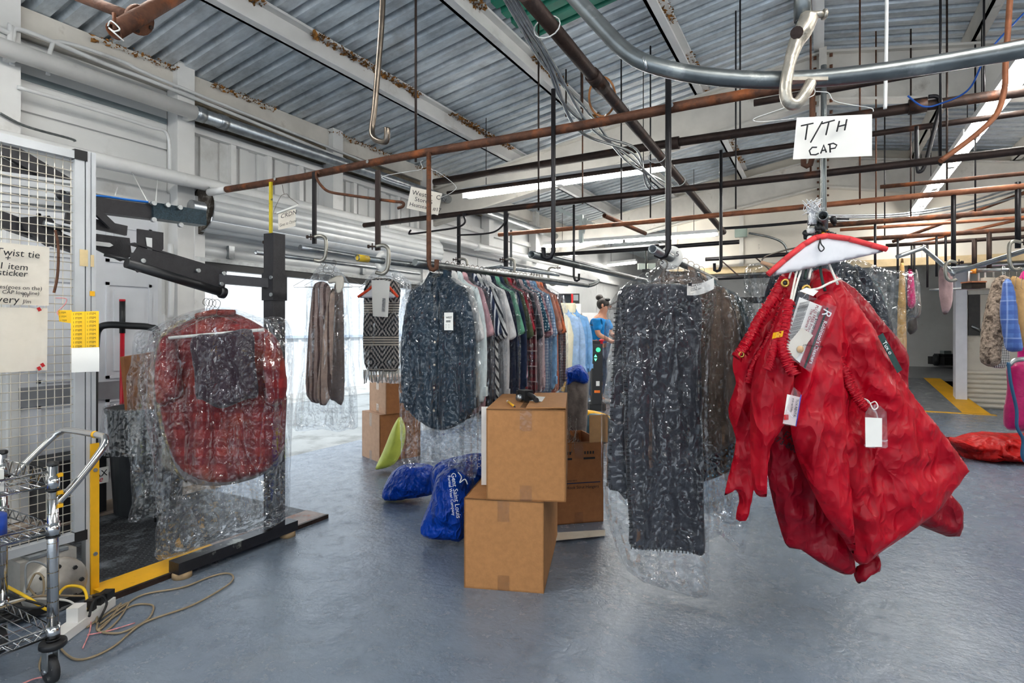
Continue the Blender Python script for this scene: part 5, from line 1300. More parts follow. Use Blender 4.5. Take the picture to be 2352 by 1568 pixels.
# details of the first shirt
M0 = place(-1.79, 2.47, rail4(2.47) + .0175, .03)
sh0 = [o for o in bpy.data.objects if o.get('label') == row[0][2]][0]; WM[sh0.name] = M0 @ Matrix.Diagonal((.845, .8, .96, 1))
BTN = mat('bone_button', srgb(224, 208, 186), .4)
for k in range(6):
    p = WM[sh0.name] @ Vector((.0 + .004 * sin(k), -.048, -.19 - .125 * k)); MB().lathe([(0, .002), (.0065, .002), (.0065, 0)], p, 10, Matrix.Rotation(pi / 2, 3, 'X')).build('button', BTN, sh0)
tg = root('price_tag', M0 @ Vector((.13, -.09, -.30)), 'white laundry ticket pinned on the dark blue shirt cover', 'tag')
a = M0 @ Vector((.085, -.075, -.36)); MB().span(a, a + Vector((.055, .001, .09))).build('card', PAPER, tg)
lettering('WEST', .014, INK, a + Vector((.012, -.001, .06)), (1, 0, 0), UP, 'print', tg); lettering('IIIIIII', .016, INK, a + Vector((.012, -.001, .04)), (1, 0, 0), UP, 'barcode', tg)
for k in range(3): lettering('...   ...', .012, INK, a + Vector((.008, -.001, .012 + .008 * k)), (1, 0, 0), UP, 'print', tg)

# ================================================================== red plaid shirt group at the bagging station
G0 = 'garments at the bagging station'
REDPL = cloth('red_orange_plaid', srgb(140, 40, 38), 'blotch', srgb(90, 20, 32), srgb(176, 76, 40), p=.09)
rs = root('plaid_shirt', W(500, 1100, 3.0), 'wide red and orange plaid shirt bagged on the machine rail', 'shirt', G0)
psoft([(455, 727), (490, 722), (535, 718), (600, 748), (638, 782), (655, 840), (657, 900), (655, 1000), (645, 1040), (610, 1082), (560, 1100), (500, 1108), (440, 1092), (408, 1062), (385, 1000), (364, 900), (360, 850), (368, 792), (395, 757)], 3.0, .013, .13, .09, folds(8, .05, 31), folds(6, .01, 33)).build('body', REDPL, rs)
psoft([(372, 778), (398, 768), (412, 840), (416, 905), (395, 918), (368, 932), (358, 880), (362, 820)], 2.89, .012, .10, .05, folds(12, .05, 35)).build('sleeve', REDPL, rs)
psoft([(612, 765), (640, 785), (656, 850), (657, 905), (640, 930), (618, 925), (606, 850)], 2.89, .012, .10, .05, folds(12, .05, 37)).build('sleeve', REDPL, rs)
psoft([(398, 905), (414, 905), (440, 960), (425, 1000), (395, 985), (378, 940)], 2.97, .014, .06, .04, folds(14, .02, 38)).build('sleeve_fold', REDPL, rs)
MB().tube([W(452, 726, 2.96), W(490, 717, 2.94), W(540, 718, 2.96)], .016, 8).build('collar', REDPL, rs)
tr_ = root('folded_trousers', W(515, 925, 2.93), 'dark plum trousers folded over a white hanger tube', 'trousers', G0)
psoft([(440, 776), (510, 766), (578, 757), (585, 830), (594, 905), (570, 915), (545, 925), (505, 938), (465, 918), (450, 912), (446, 850)], 2.83, .012, .06, .04, folds(16, .04, 41)).build('legs', cloth('dark_plum', srgb(52, 34, 44)), tr_)
MB().tube([W(388, 776, 2.84), W(606, 757, 2.84)], .008, 8).build('hanger_tube', PAPER, tr_)
gs = one('grey_shirt', psoft([(420, 900), (640, 880), (652, 1000), (648, 1050), (600, 1092), (520, 1114), (450, 1112), (412, 1086), (385, 1010)], 3.12, .016, .06, .06, folds(8, .015, 43)), cloth('warm_grey', srgb(148, 138, 138)), 'warm grey shirt tail showing under the red plaid shirt', 'shirt', G0)
ys_ = one('check_shirt', psoft([(385, 752), (358, 800), (352, 900), (366, 980), (388, 1040), (400, 1080), (440, 1085), (440, 760)], 3.19, .016, .05, .05, folds(8, .015, 45)), cloth('yellow_black_check', srgb(206, 180, 120), 'check', srgb(40, 44, 52), p=.04, w=.5), 'yellow and black check shirt peeping out behind the red one', 'shirt', G0)
bs_ = one('khaki_shirt', psoft([(395, 900), (385, 1000), (370, 1060), (395, 1085), (440, 1085), (440, 900)], 3.26, .016, .05, .05, folds(8, .015, 46)), cloth('khaki', srgb(176, 166, 148)), 'khaki cloth corner behind the red plaid shirt', 'shirt', G0)
def pcover(pts, d, seed, label, mt=FILM, thick=.16, apex=None, res=.013, edge=.08, back=True, a1=.03, turn=0.0):
    cx = sum(p[0] for p in pts) / len(pts); cy = sum(p[1] for p in pts) / len(pts)
    ap = apex or (cx, min(p[1] for p in pts)); ap = ((ap[0] - cx) / F * d, -(ap[1] - cy) / F * d)
    return one('garment_cover', psoft(pts, d, res, thick, edge, crinkle(seed, a1, .014, ap), crinkle(seed + 3, .008, .004, ap), back, 2, turn), mt, label, 'plastic cover')
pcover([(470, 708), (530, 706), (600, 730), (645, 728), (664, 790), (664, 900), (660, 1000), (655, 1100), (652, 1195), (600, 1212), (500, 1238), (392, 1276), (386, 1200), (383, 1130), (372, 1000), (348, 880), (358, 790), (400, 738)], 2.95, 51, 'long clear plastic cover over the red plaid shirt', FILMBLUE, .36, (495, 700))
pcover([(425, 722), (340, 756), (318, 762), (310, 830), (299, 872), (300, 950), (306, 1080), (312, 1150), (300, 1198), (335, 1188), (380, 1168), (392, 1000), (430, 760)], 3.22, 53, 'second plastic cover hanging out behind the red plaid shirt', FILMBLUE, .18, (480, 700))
for k, (px, d_) in enumerate(((473, 3.02), (480, 2.98), (487, 2.95), (497, 2.92))):
    p = W(px, 690 + k, d_); M = Matrix.Translation(p) @ Matrix.Rotation(YAW + .1 * k, 4, 'Z')
    hanger(M, 'wire hanger hooked on the machine slide rail', 'wire hangers on the slide rail')

# ================================================================== trousers bag and scarf by the roll-up door
tb = root('striped_trousers', W(735, 915, 3.95), 'brown and white striped trousers on the thin rail', 'trousers')
TS = cloth('brown_white_stripe', srgb(176, 150, 140), 'stripe', srgb(92, 66, 60), p=.035, w=.42)
psoft([(722, 652), (752, 650), (762, 690), (745, 800), (742, 917), (704, 908), (706, 800), (714, 700)], 4.00, .016, .05, .05, folds(16, .02, 61)).build('leg', TS, tb)
psoft([(750, 700), (768, 660), (766, 760), (758, 915), (728, 916), (738, 800)], 3.90, .016, .05, .05, folds(16, .02, 62)).build('leg', cloth('tan_stripe', srgb(196, 166, 148), 'stripe', srgb(96, 70, 62), p=.05, w=.2), tb)
gt = one('grey_trousers', psoft([(768, 655), (786, 652), (790, 760), (790, 918), (768, 920), (756, 900), (760, 760)], 3.99, .016, .05, .05, folds(16, .02, 63)), cloth('taupe', srgb(132, 116, 108)), 'taupe trousers next to the striped ones on the thin rail', 'trousers')
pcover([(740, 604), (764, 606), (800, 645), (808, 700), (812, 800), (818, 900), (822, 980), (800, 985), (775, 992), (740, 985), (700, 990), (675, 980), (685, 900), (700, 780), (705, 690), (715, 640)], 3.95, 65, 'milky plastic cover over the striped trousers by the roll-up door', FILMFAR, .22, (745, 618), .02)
for px in (742, 766):
    hanger(Matrix.Translation(WX(px, 601, -3.03) + UP * .0) @ Matrix.Rotation(YAW, 4, 'Z'), 'wire hanger of the trousers on the thin rail', 'wire hangers on the thin rail')
one('paper_cape', psoft([(755, 642), (785, 632), (790, 655), (782, 672), (772, 672), (770, 650), (757, 652)], 3.83, .012, .01, .02), OLDPAPER, 'folded paper ticket on the grey trousers cover', 'tag')
sf = root('woven_scarf', W(878, 870, 4.4), 'black and cream woven scarf with fringe on a red edged hanger', 'scarf')
SCM, nt_, b_ = _new('woven_diamond_scarf'); co_ = nd(nt_, 'ShaderNodeTexCoord').outputs['UV']
X_, Y_, Z_ = sepxyz(nt_, coords(nt_))
zz = mathn(nt_, 'ADD', Z_, 10.0)
dm_ = mathn(nt_, 'ADD', mathn(nt_, 'ABSOLUTE', mathn(nt_, 'SUBTRACT', mathn(nt_, 'FRACT', mathn(nt_, 'MULTIPLY', mathn(nt_, 'ADD', X_, Y_), 4.2)), .5)), mathn(nt_, 'ABSOLUTE', mathn(nt_, 'SUBTRACT', mathn(nt_, 'FRACT', mathn(nt_, 'MULTIPLY', zz, 3.9)), .5)))
dia = mathn(nt_, 'LESS_THAN', mathn(nt_, 'FRACT', mathn(nt_, 'MULTIPLY', dm_, 6.0)), .5)
dash = mathn(nt_, 'LESS_THAN', mathn(nt_, 'FRACT', mathn(nt_, 'MULTIPLY', mathn(nt_, 'ADD', mathn(nt_, 'ADD', X_, Y_), 5.0), 60.0)), .68)
pat = mathn(nt_, 'MULTIPLY', dia, dash)
band = mathn(nt_, 'LESS_THAN', mathn(nt_, 'FRACT', mathn(nt_, 'MULTIPLY', zz, 3.9)), .3)
bandl = mathn(nt_, 'LESS_THAN', mathn(nt_, 'FRACT', mathn(nt_, 'MULTIPLY', zz, 52.0)), .42)
colp = mixc(nt_, pat, srgb(38, 36, 40), srgb(214, 202, 190)); colb = mixc(nt_, bandl, srgb(222, 206, 186), srgb(40, 38, 42))
nt_.links.new(mixc(nt_, band, colp, colb), b_.inputs['Base Color']); b_.inputs['Roughness'].default_value = .9
psoft([(843, 645), (915, 648), (916, 720), (916, 800), (914, 850), (875, 852), (842, 848), (834, 800), (836, 720)], 4.42, .014, .03, .04, folds(8, .012, 71)).build('cloth', SCM, sf)
fr = MB()
for k in range(22):
    p = W(836 + k * 3.75, 849, 4.42 + .01 * (k % 3)); fr.tube([p, p - UP * .05 + RGT * random.uniform(-.008, .008), p - UP * random.uniform(.08, .11) + RGT * random.uniform(-.014, .014)], [.006, .006, .004], 5)
fr.build('fringe', mat('cream_fringe', srgb(220, 212, 200), .9, 0, .1, 30), sf)
def cape(pts_top, pts_all, d, strip_m, label, px0=None, name='caped_hanger', w=9, apex=None, th=.004):
    r = root(name, W(pts_all[0][0], pts_all[0][1], d), label, 'hanger')
    cx = sum(p[0] for p in pts_all) / len(pts_all); cy = sum(p[1] for p in pts_all) / len(pts_all)
    psoft(pts_all, d, .010, th * 3, .02, lambda u, v: .004 * pn(u * 9, v * 9, 3), cn=0).build('paper_cape', mat('cape_paper', srgb(226, 226, 230), .6, 0, .05, 12, .25, 12), r)
    m = MB(); t = w / F * d / 2
    for a, b in zip(pts_top[:-1], pts_top[1:]):
        m.tube([W(a[0], a[1], d - .006), W(b[0], b[1], d - .006)], [t, t], 8)
    m.build('foam_strip', strip_m, r)
    return r
REDST = mat('red_foam_strip', srgb(228, 62, 66), .7, 0, .08, 30, .15, 120); ORST = mat('orange_red_strip', srgb(238, 78, 38), .7, 0, .06, 20)
cp_ = cape([(822, 682), (848, 664), (868, 646), (888, 652), (900, 666), (914, 682)], [(824, 684), (868, 648), (914, 684)], 4.34, ORST, 'small orange edged paper hanger in front of the woven scarf', w=6)
tk = root('garment_tickets', W(874, 690, 4.3), 'stack of long white tickets hanging on the scarf hanger', 'tag')
for k in range(3):
    MB().box(W(872 - 4 * k + 6, 686 - k, 4.28 + .012 * k), (.10, .003, .27), Matrix.Rotation(YAW, 3, 'Z') @ Matrix.Rotation(.06 - .05 * k, 3, 'Y')).build('ticket', PAPER, tk)
MB().box(W(881, 700, 4.272), (.022, .002, .10), Matrix.Rotation(YAW, 3, 'Z') @ Matrix.Rotation(.06, 3, 'Y')).build('printed_strip', mat('grey_print', srgb(150, 150, 150), .7, 0, .4, 90), tk)
pcover([(878, 606), (892, 607), (935, 640), (945, 660), (930, 740), (928, 860), (920, 880), (880, 878), (828, 868), (824, 780), (822, 700), (835, 650)], 4.49, 73, 'plastic cover over the woven scarf', FILMFAR, .2, (885, 618), .02)
hanger(Matrix.Translation(WX(884, 612, -3.03)) @ Matrix.Rotation(YAW, 4, 'Z'), 'wire hanger above the woven scarf')

# ================================================================== grey blanket group
GB = 'garments on the blanket rail'
bl = root('grey_blanket', W(1530, 1270, 2.40), 'charcoal wool blanket with stitched edges bagged on its rail', 'blanket', GB)
WOOL = cloth('charcoal_wool', srgb(58, 58, 64), wear=.12)
def drape(seed, apex=(0, .45)):
    def f(u, v):
        r = np.hypot(u - apex[0], v - apex[1]) + .05; th = np.arctan2(u - apex[0], -(v - apex[1]))
        return .03 * pn(th * 7, r * .6, seed) + .002 * pn(u * 16, v * 6, seed + 1)
    return f
psoft([(1426, 662), (1500, 652), (1604, 668), (1610, 800), (1614, 1000), (1617, 1180), (1618, 1272), (1580, 1266), (1520, 1262), (1450, 1256), (1446, 1200), (1441, 1140), (1434, 1000), (1430, 850), (1424, 720)], 2.38, .011, .07, .05, drape(81)).build('front_fall', WOOL, bl)
psoft([(1424, 664), (1436, 690), (1438, 900), (1446, 1136), (1420, 1128), (1394, 1112), (1398, 1000), (1408, 850), (1414, 720)], 2.44, .012, .06, .05, drape(83)).build('back_fall', WOOL, bl)
st = MB()
for (a, b, n_) in (((1428, 680), (1448, 1256), 64), ((1450, 1258), (1618, 1272), 20), ((1394, 1114), (1440, 1136), 8), ((1412, 720), (1396, 1110), 40)):
    for k in range(n_):
        t = k / n_; p = W(a[0] + (b[0] - a[0]) * t, a[1] + (b[1] - a[1]) * t, 2.355 if a[0] > 1420 else 2.42)
        dirn = RGT if abs(b[1] - a[1]) > 300 else UP
        st.tube([p - dirn * .004, p + dirn * .010], .002, 4)
st.build('edge_stitching', mat('black_yarn', srgb(22, 22, 24), .9), bl)
MB().tube([W(1424, 664, 2.4), W(1606, 668, 2.4)], .007, 8).build('hanger_tube', PAPER, bl)
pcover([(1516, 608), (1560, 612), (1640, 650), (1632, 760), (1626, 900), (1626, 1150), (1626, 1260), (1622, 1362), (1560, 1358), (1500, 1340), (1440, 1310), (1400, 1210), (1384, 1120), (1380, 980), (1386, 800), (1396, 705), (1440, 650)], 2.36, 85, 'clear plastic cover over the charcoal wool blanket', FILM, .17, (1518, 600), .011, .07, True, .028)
for k in range(2): hanger(Matrix.Translation(W(1520 + 3 * k, 602, 2.38 + .04 * k)) @ Matrix.Rotation(YAW - .1 + .2 * k, 4, 'Z') @ Matrix.Scale(1.1, 4), 'wire hanger of the charcoal wool blanket', 'wire hangers on the blanket rail')
tk2 = root('garment_ticket', W(1612, 655, 2.3), 'curled white ticket with small print on the blanket cover', 'tag')
MB().grid(lambda u, v: W(1578 + 62 * u, 652 + 26 * v - 16 * u + 6 * sin(u * 3), 2.25 + .03 * sin(u * 2.6)), 8, 3).build('card', PAPER, tk2)
Ut = (W(1640, 636, 2.25) - W(1578, 652, 2.25)).normalized()
for k in range(4): lettering(['SERVICE BY', 'store 5', 'TOTAL 001', '......'][k], .009, INK, W(1586, 660 + 5 * k, 2.235), Ut, UP, 'print', tk2)
MB().box(W(1585, 653, 2.238), (.014, .001, .012), Matrix.Rotation(YAW, 3, 'Z')).build('emblem', INK, tk2)
dsc = root('size_disc', W(1562, 598, 2.33), 'round white size disc marked 5 on the blanket rail', 'disc')
dc = Vector((-.585, 2.52, 1.511)); MB().lathe([(.019, -.002), (.052, -.002), (.052, .002), (.019, .002), (.019, -.002)], dc, 28, Matrix.Rotation(pi / 2, 3, 'X')).build('disc', PAPER, dsc)
for a_ in (.4, 2.0, 3.6): lettering('5', .03, INK, dc + Vector((.036 * cos(a_) - .01, -.003, .036 * sin(a_) - .01)), (1, 0, 0), UP, 'numeral', dsc)
yy = 2.66
specs = ((cloth('brown_suede', srgb(128, 108, 94)), PLONG, 'brown suede coat behind the charcoal blanket', 1.08, 1.0), (cloth('black_blue_dots', srgb(30, 32, 38), 'dots', srgb(120, 190, 210), p=.022, w=.26), PLONG, 'long black dress with pale blue dots behind the brown coat', 1.05, 1.15),
         (cloth('beige_coat', srgb(176, 148, 124)), PLONG, 'beige coat behind the dotted dress', 1.05, 1.1), (cloth('silver_dress', srgb(168, 172, 176)), PSHORT, 'silver grey dress on the blanket rail', 1.0, 1.1), (cloth('teal_dark', srgb(30, 70, 76)), PLONG, 'dark teal coat at the far end of the blanket rail', 1.0, 1.1))
for i, (mt, pr, lab, sc_, ln) in enumerate(specs):
    y = yy + i * .14; M = place(-.585, y, 1.51 + .0165, .05 * (-1) ** i) @ Matrix.Diagonal((1, 1, ln, 1))
    hanger(place(-.585, y, 1.527, .05), 'wire hanger carrying the ' + ' '.join(lab.split(' ')[:3]), 'wire hangers on the blanket rail')
    o = build_shirt(pr, M, mt, lab, GB, 'coat' if 'coat' in lab else 'dress', 1.0); o['category'] = 'coat' if 'coat' in lab else 'dress'
    cover(M @ Matrix.Diagonal((1, .74, 1, 1)), i, 'clear plastic cover over the ' + ' '.join(lab.split(' ')[:3]), 'clear covers on the blanket rail', FILM, 1.03)
# black jacket in plastic behind the red bags
jk = root('jacket', W(1890, 1000, 2.3), 'black jacket bagged behind the red laundry bags', 'jacket')
BJ = cloth('black_jacket', srgb(40, 44, 52), wear=.2)
psoft([(1790, 612), (1850, 596), (1930, 596), (1990, 640), (2010, 720), (2020, 860), (2020, 1000), (1900, 1020), (1770, 980), (1760, 800), (1765, 680)], 2.42, .014, .10, .08, folds(9, .03, 91)).build('body', BJ, jk)
psoft([(1960, 612), (2000, 640), (2036, 710), (2054, 800), (2062, 900), (2040, 960), (2010, 940), (1985, 760)], 2.36, .014, .1, .06, folds(12, .03, 92)).build('sleeve', BJ, jk)
psoft([(1800, 612), (1768, 640), (1748, 720), (1738, 800), (1735, 900), (1770, 940), (1800, 800)], 2.36, .014, .1, .06, folds(12, .03, 93)).build('sleeve', BJ, jk)
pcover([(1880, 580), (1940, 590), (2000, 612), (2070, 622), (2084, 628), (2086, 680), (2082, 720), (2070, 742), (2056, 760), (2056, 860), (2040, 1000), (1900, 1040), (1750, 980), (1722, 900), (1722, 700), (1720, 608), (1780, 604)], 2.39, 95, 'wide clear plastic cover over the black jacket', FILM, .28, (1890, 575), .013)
hanger(place(0.0, 2.75, 1.582, -.05 + YAW) @ Matrix.Scale(1.15, 4), 'wire hanger carrying the black jacket')
build_shirt(PLONG, place(0.0, 3.02, 1.572, .05), cloth('dark_green_knit', srgb(34, 66, 64), wear=.2), 'dark green knit top behind the black jacket', None, 'knit_top', 1.0)['category'] = 'top'
th_ = root('trouser_hanger', W(1790, 600, 2.1), 'empty wire trouser hanger with a cardboard tube beside the red bags', 'hanger')
MB().tube(smooth_line([(0.005, 2.2, 1.60), W(1870, 556, 2.05), W(1812, 572, 2.1), W(1765, 586, 2.1), W(1752, 594, 2.1), W(1750, 604, 2.1)], 4), .003, 6).build('wire_arm', WIRE, th_)
MB().tube([W(1748, 602, 2.1), W(1800, 618, 2.06)], .007, 10).build('tube', CARDPALE, th_)
# ================================================================== cartons in the middle
def carton(fl, fr, h, depth, label, m=CARD, tape=True, name='cardboard_box', lift=0.0, flapdir=1, topm=None):
    """fl, fr: front bottom corners (world, same z); the carton runs back from them"""
    fl = Vector(fl); fr = Vector(fr); z0 = fl.z; fr.z = z0
    ux = (fr - fl); w = ux.length; ux.normalize(); uy = UP.cross(ux)
    if uy.dot(FWD) < 0: uy = -uy
    r = root(name, fl + ux * w / 2 + uy * depth / 2, label, 'box')
    Rm = Matrix((ux, uy, UP)).transposed(); t = .006
    def B(x, y, z, sx, sy, sz, R2=None): return MB().box(fl + ux * x + uy * y + UP * z, (sx, sy, sz), Rm if R2 is None else Rm @ R2)
    B(w / 2, t / 2, h / 2, w, t, h).build('front_panel', m, r); B(w / 2, depth - t / 2, h / 2, w, t, h).build('back_panel', m, r)
    B(t / 2, depth / 2, h / 2, t, depth, h).build('side_panel', m, r); B(w - t / 2, depth / 2, h / 2, t, depth, h).build('side_panel', m, r)
    B(w / 2, depth / 2, t / 2, w, depth, t).build('bottom', m, r)
    # two long flaps meeting on the middle line (they run front to back)
    hw = w / 2
    B(hw / 2, depth / 2, h - t / 2, hw - .001, depth, t).build('flap', topm or m, r)
    o = B(w - hw / 2 - .0, depth / 2, h - t / 2 + lift * .5, hw - .001, depth, t, Matrix.Rotation(-lift, 3, 'Y')); o.build('flap', topm or m, r)
    B(w / 2, -.0005, h - .003, w, .004, .004).build('edge_crease', mat('crease_brown', srgb(120, 82, 48), .9), r)
    if tape:
        B(w / 2, -.0012, h - .05, .055, .0012, .10).build('tape_strip', TAPE, r); B(w / 2, depth / 2, h + .0012 + lift * .25, .055, depth, .0012).build('tape_strip', TAPE, r)
        B(w / 2, -.0012, .035, .055, .0012, .07).build('tape_strip', TAPE, r)
    return r, fl, ux, uy
hA = .416
carton(WZ(1066, 1349, 0), WZ(1249, 1363, 0), hA, .72, 'lower brown cardboard box of the stack in the aisle')
tb_, f0, ux, uy = carton(WZ(1117, 1147, hA), WZ(1300, 1153, hA), .418, .60, 'upper brown cardboard box with a tape gun on top', lift=.02)
TZ = hA + .418 + .004
def T(px, py, z=TZ): return WZ(px, py, z)
gn = root('tape_gun', T(1222, 918), 'black tape gun lying on the upper cardboard box', 'tape gun')
g0 = T(1214, 922); gx_ = (T(1250, 926) - T(1195, 914)).normalized(); gy_ = UP.cross(gx_)
Rg = Matrix((gx_, gy_, UP)).transposed()
MB().box(g0 + gx_ * -.03 + UP * .03, (.07, .05, .05), Rg).box(g0 + gx_ * -.065 + UP * .035, (.02, .06, .03), Rg).build('body', BLACKPL, gn)
MB().tube(smooth_line([g0 + gx_ * .0 + UP * .035, g0 + gx_ * .04 + UP * .03, g0 + gx_ * .07 + UP * .018, g0 + gx_ * .085 + gy_ * -.005 + UP * .016], 4), .013, 8).build('handle', BLACKPL, gn)
MB().lathe([(0, .012), (.016, .012), (.018, 0), (.016, -.012), (0, -.012)], g0 + gx_ * -.03 - gy_ * .035 + UP * .018, 14, Matrix.Rotation(pi / 2, 3, 'X')).build('roller', GALV, gn)
one('paper_slip', MB().grid(lambda u, v: T(1222 + 32 * u - 8 * v, 909 + 11 * v + 2 * u, TZ + .004 + .006 * sin(3 * u)), 6, 3), PAPER, 'white paper slip beside the tape gun', 'paper')
pcl = root('pencil', T(1175, 930), 'short yellow pencil lying on the upper cardboard box', 'pencil')
a, b = T(1167, 922, TZ + .006), T(1184, 935, TZ + .006); MB().tube([a, a + (b - a) * .85], .005, 6).build('shaft', YELLOW, pcl); MB().tube([a + (b - a) * .85, b], [.005, .001], 6).build('tip', BLACKPL, pcl); MB().tube([a - (b - a) * .1, a], .005, 6).build('end', PAPER, pcl)

# stack beside the roll-up door
def corner_box(c, dl, wl, wr, h, label, mL, mR):
    c = Vector(c); dl = Vector((dl.x, dl.y, 0)).normalized(); dr = UP.cross(dl); dr = dr if dr.dot(RGT) > 0 else -dr
    r = root('cardboard_box', c + dl * wl / 2 + dr * wr / 2, label, 'box'); Rm = Matrix((dl, dr, UP)).transposed() if dl.cross(dr).z > 0 else Matrix((dr, dl, UP)).transposed()
    sw_ = dl.cross(dr).z > 0
    def B(a, b_, z, sa, sb, sz): 
        p = c + dl * a + dr * b_ + UP * z
        return MB().box(p, (sa, sb, sz) if sw_ else (sb, sa, sz), Rm)
    B(wl / 2, .003, h / 2, wl, .006, h).build('panel', mL, r); B(.003, wr / 2, h / 2, .006, wr, h).build('panel', mR, r)
    B(wl / 2, wr - .003, h / 2, wl, .006, h).build('panel', mL, r); B(wl - .003, wr / 2, h / 2, .006, wr, h).build('panel', mR, r)
    B(wl / 4, wr / 2, h, wl / 2 - .002, wr, .006).build('flap', mL, r); B(wl * .75, wr / 2, h, wl / 2 - .002, wr, .006).build('flap', mL, r)
    B(wl / 2, -.001, h - .06, .05, .001, .12).build('tape_strip', TAPE, r); B(wl / 2, -.001, .04, .05, .001, .08).build('tape_strip', TAPE, r)
cc = WZ(872, 1062, 0); dl = WZ(831, 1046, 0) - cc
corner_box(cc, dl, .36, .42, .425, 'lower pale cardboard box beside the roll-up door', CARDPALE, CARDDARK)
corner_box(cc + dl.normalized() * .02 + Vector((.06, .03, .43)), dl, .33, .38, .33, 'upper pale cardboard box under the fringed scarf', CARDPALE, CARDDARK)

# ================================================================== laundry bags on the floor
def crumple(seed, a=.03, k=6.0):
    return lambda u, v: a * (.7 * (ridge(u * k, v * k, seed) - .4) + .5 * pn(u * k * 2.3, v * k * 2.3, seed + 1))
SATBLUE = nylon('blue_nylon', srgb(0, 60, 164), .38, 9, 1.0)
WHITEPRINT = mat('white_print', srgb(236, 238, 240), .6)
def lbag(pts, d, thick, label, m, name='laundry_bag', seed=1, a=.03, k=6.0, res=.015, edge=None, group=None):
    return one(name, psoft(pts, d, res, thick, edge or thick * .6, crumple(seed, a, k), None), m, label, 'bag', group)
BG = 'blue laundry bags on the floor'
b1 = root('laundry_bag', W(1030, 1235, 3.2), 'front blue laundry bag with white sideways lettering', 'bag', BG)
psoft([(1010, 1082), (1050, 1066), (1080, 1070), (1090, 1120), (1086, 1190), (1066, 1236), (1035, 1237), (985, 1232), (965, 1216), (972, 1188), (988, 1150), (998, 1110)], 3.22, .014, .34, .2, crumple(101, .07, 7.0)).build('sack', SATBLUE, b1)
Ud = (W(1048, 1150, 3) - W(1040, 1085, 3)).normalized(); Vd = Ud.cross(FWD) * 1.0
Vd = (-FWD).cross(Ud)
lettering('Gent Saint Louis', .036, WHITEPRINT, W(1036, 1086, 3.0), Ud, Vd, 'print', b1); lettering('Formal Wear Company', .022, WHITEPRINT, W(1028, 1092, 3.0), Ud, Vd, 'print', b1)
MB().tube(smooth_line([W(1052, 1084, 3.02), W(1060, 1095, 3.02), W(1056, 1108, 3.02), W(1068, 1100, 3.02), W(1074, 1112, 3.02)], 4), .003, 5).build('emblem', WHITEPRINT, b1)
lbag([(900, 1085), (930, 1066), (975, 1064), (1000, 1078), (1004, 1120), (990, 1136), (930, 1146), (890, 1148), (878, 1140), (880, 1122)], 3.98, .3, 'low blue laundry bag slumped under the plastic covers', SATBLUE, seed=103, a=.08, k=8.0, group=BG)
b3 = root('laundry_bag', W(1060, 1120, 3.55), 'blue laundry bag with the company name behind the front one', 'bag', BG)
psoft([(1000, 1066), (1050, 1048), (1105, 1040), (1125, 1060), (1125, 1130), (1060, 1160), (1000, 1150), (990, 1100)], 3.6, .016, .3, .2, crumple(105, .07, 8.0)).build('sack', SATBLUE, b3)
lettering('Saint Louis', .045, WHITEPRINT, W(1040, 1064, 3.38), RGT * .99 + UP * .12, UP, 'print', b3); lettering('Formal Wear Company', .03, WHITEPRINT, W(1028, 1073, 3.38), RGT * .99 + UP * .02, UP, 'print', b3)
lbag([(922, 958), (932, 990), (925, 1030), (905, 1066), (866, 1078), (864, 1070), (880, 1035), (900, 985), (914, 960)], 4.75, .26, 'yellow green laundry bag leaning on the cardboard boxes', mat('lime_nylon', srgb(206, 214, 84), .5, 0, .1, 6, .2, 20), seed=107, a=.03)
p = WZ(1116, 1113, hA + .006); one('white_card', MB().box(p + UP * .195, (.045, .004, .39), Matrix.Rotation(YAW, 3, 'Z')), PAPER, 'strip of white card standing on the lower box beside the upper one', 'card')

# open box of hangers, trousers stand
hb, f0, ux, uy = carton(WZ(1272, 1206, 0), WZ(1386, 1197, 0), .50, .40, 'printed brown box full of loose wire hangers', CARDDARK, tape=True, name='hanger_box')
for o in list(hb.children):
    if o.name.startswith('flap'): bpy.data.objects.remove(o)
w_ = .30
MB().box(f0 + ux * .29 + uy * .0 + UP * .58, (.12, .005, .17), Matrix((ux, uy, UP)).transposed()).build('raised_flap', CARDIN, hb); MB().box(f0 + ux * .06 + uy * .38 + UP * .56, (.14, .005, .16), Matrix((ux, uy, UP)).transposed()).build('raised_flap', CARDIN, hb)
fz = f0 - uy * .004
lettering('Single Hook Strut Hangers', .026, INK, fz + ux * .01 + UP * .215, ux, UP, 'print', hb); lettering('SEVEN HUNDRED FIFTY', .012, INK, fz + ux * .02 + UP * .262, ux, UP, 'print', hb)
MB().box(fz + ux * .15 + UP * .25, (.3, .001, .006), Matrix((ux, uy, UP)).transposed()).build('printed_line', mat('navy_print', srgb(30, 36, 70), .7), hb)
for k in (.05, .2):
    for j in range(4): MB().box(fz + ux * (k + .018 * j) + UP * .435, (.009, .001, .018), Matrix((ux, uy, UP)).transposed()).build('printed_symbol', INK, hb)
    MB().box(fz + ux * (k + .028) + UP * .40, (.075, .001, .012), Matrix((ux, uy, UP)).transposed()).build('printed_symbol', INK, hb)
for k in range(14):
    p = f0 + ux * (.03 + .012 * k) + uy * (.1 + .02 * (k % 4)) + UP * (.60 + .015 * ((k * 7) % 3))
    hanger(Matrix.Translation(p) @ Matrix.Rotation(YAW + 1.2 + .06 * (k % 5), 4, 'Z') @ Matrix.Scale(.85, 4), 'bare wire hanger packed in the printed box', 'hangers in the printed box')
one('floor_cloth', MB().grid(lambda u, v: WZ(1250 + 140 * u, 1224 - 8 * u + 20 * v * (1 - .3 * u), .006 + .012 * abs(sin(u * 9 + v * 4))), 16, 4), mat('cream_cloth', srgb(206, 196, 180), .8, 0, .06, 9), 'crumpled cream cloth on the floor before the printed box', 'cloth')
stn = root('draped_trousers', W(1325, 1010, 4.42), 'grey brown trousers draped over a rack under a blue bag', 'trousers')
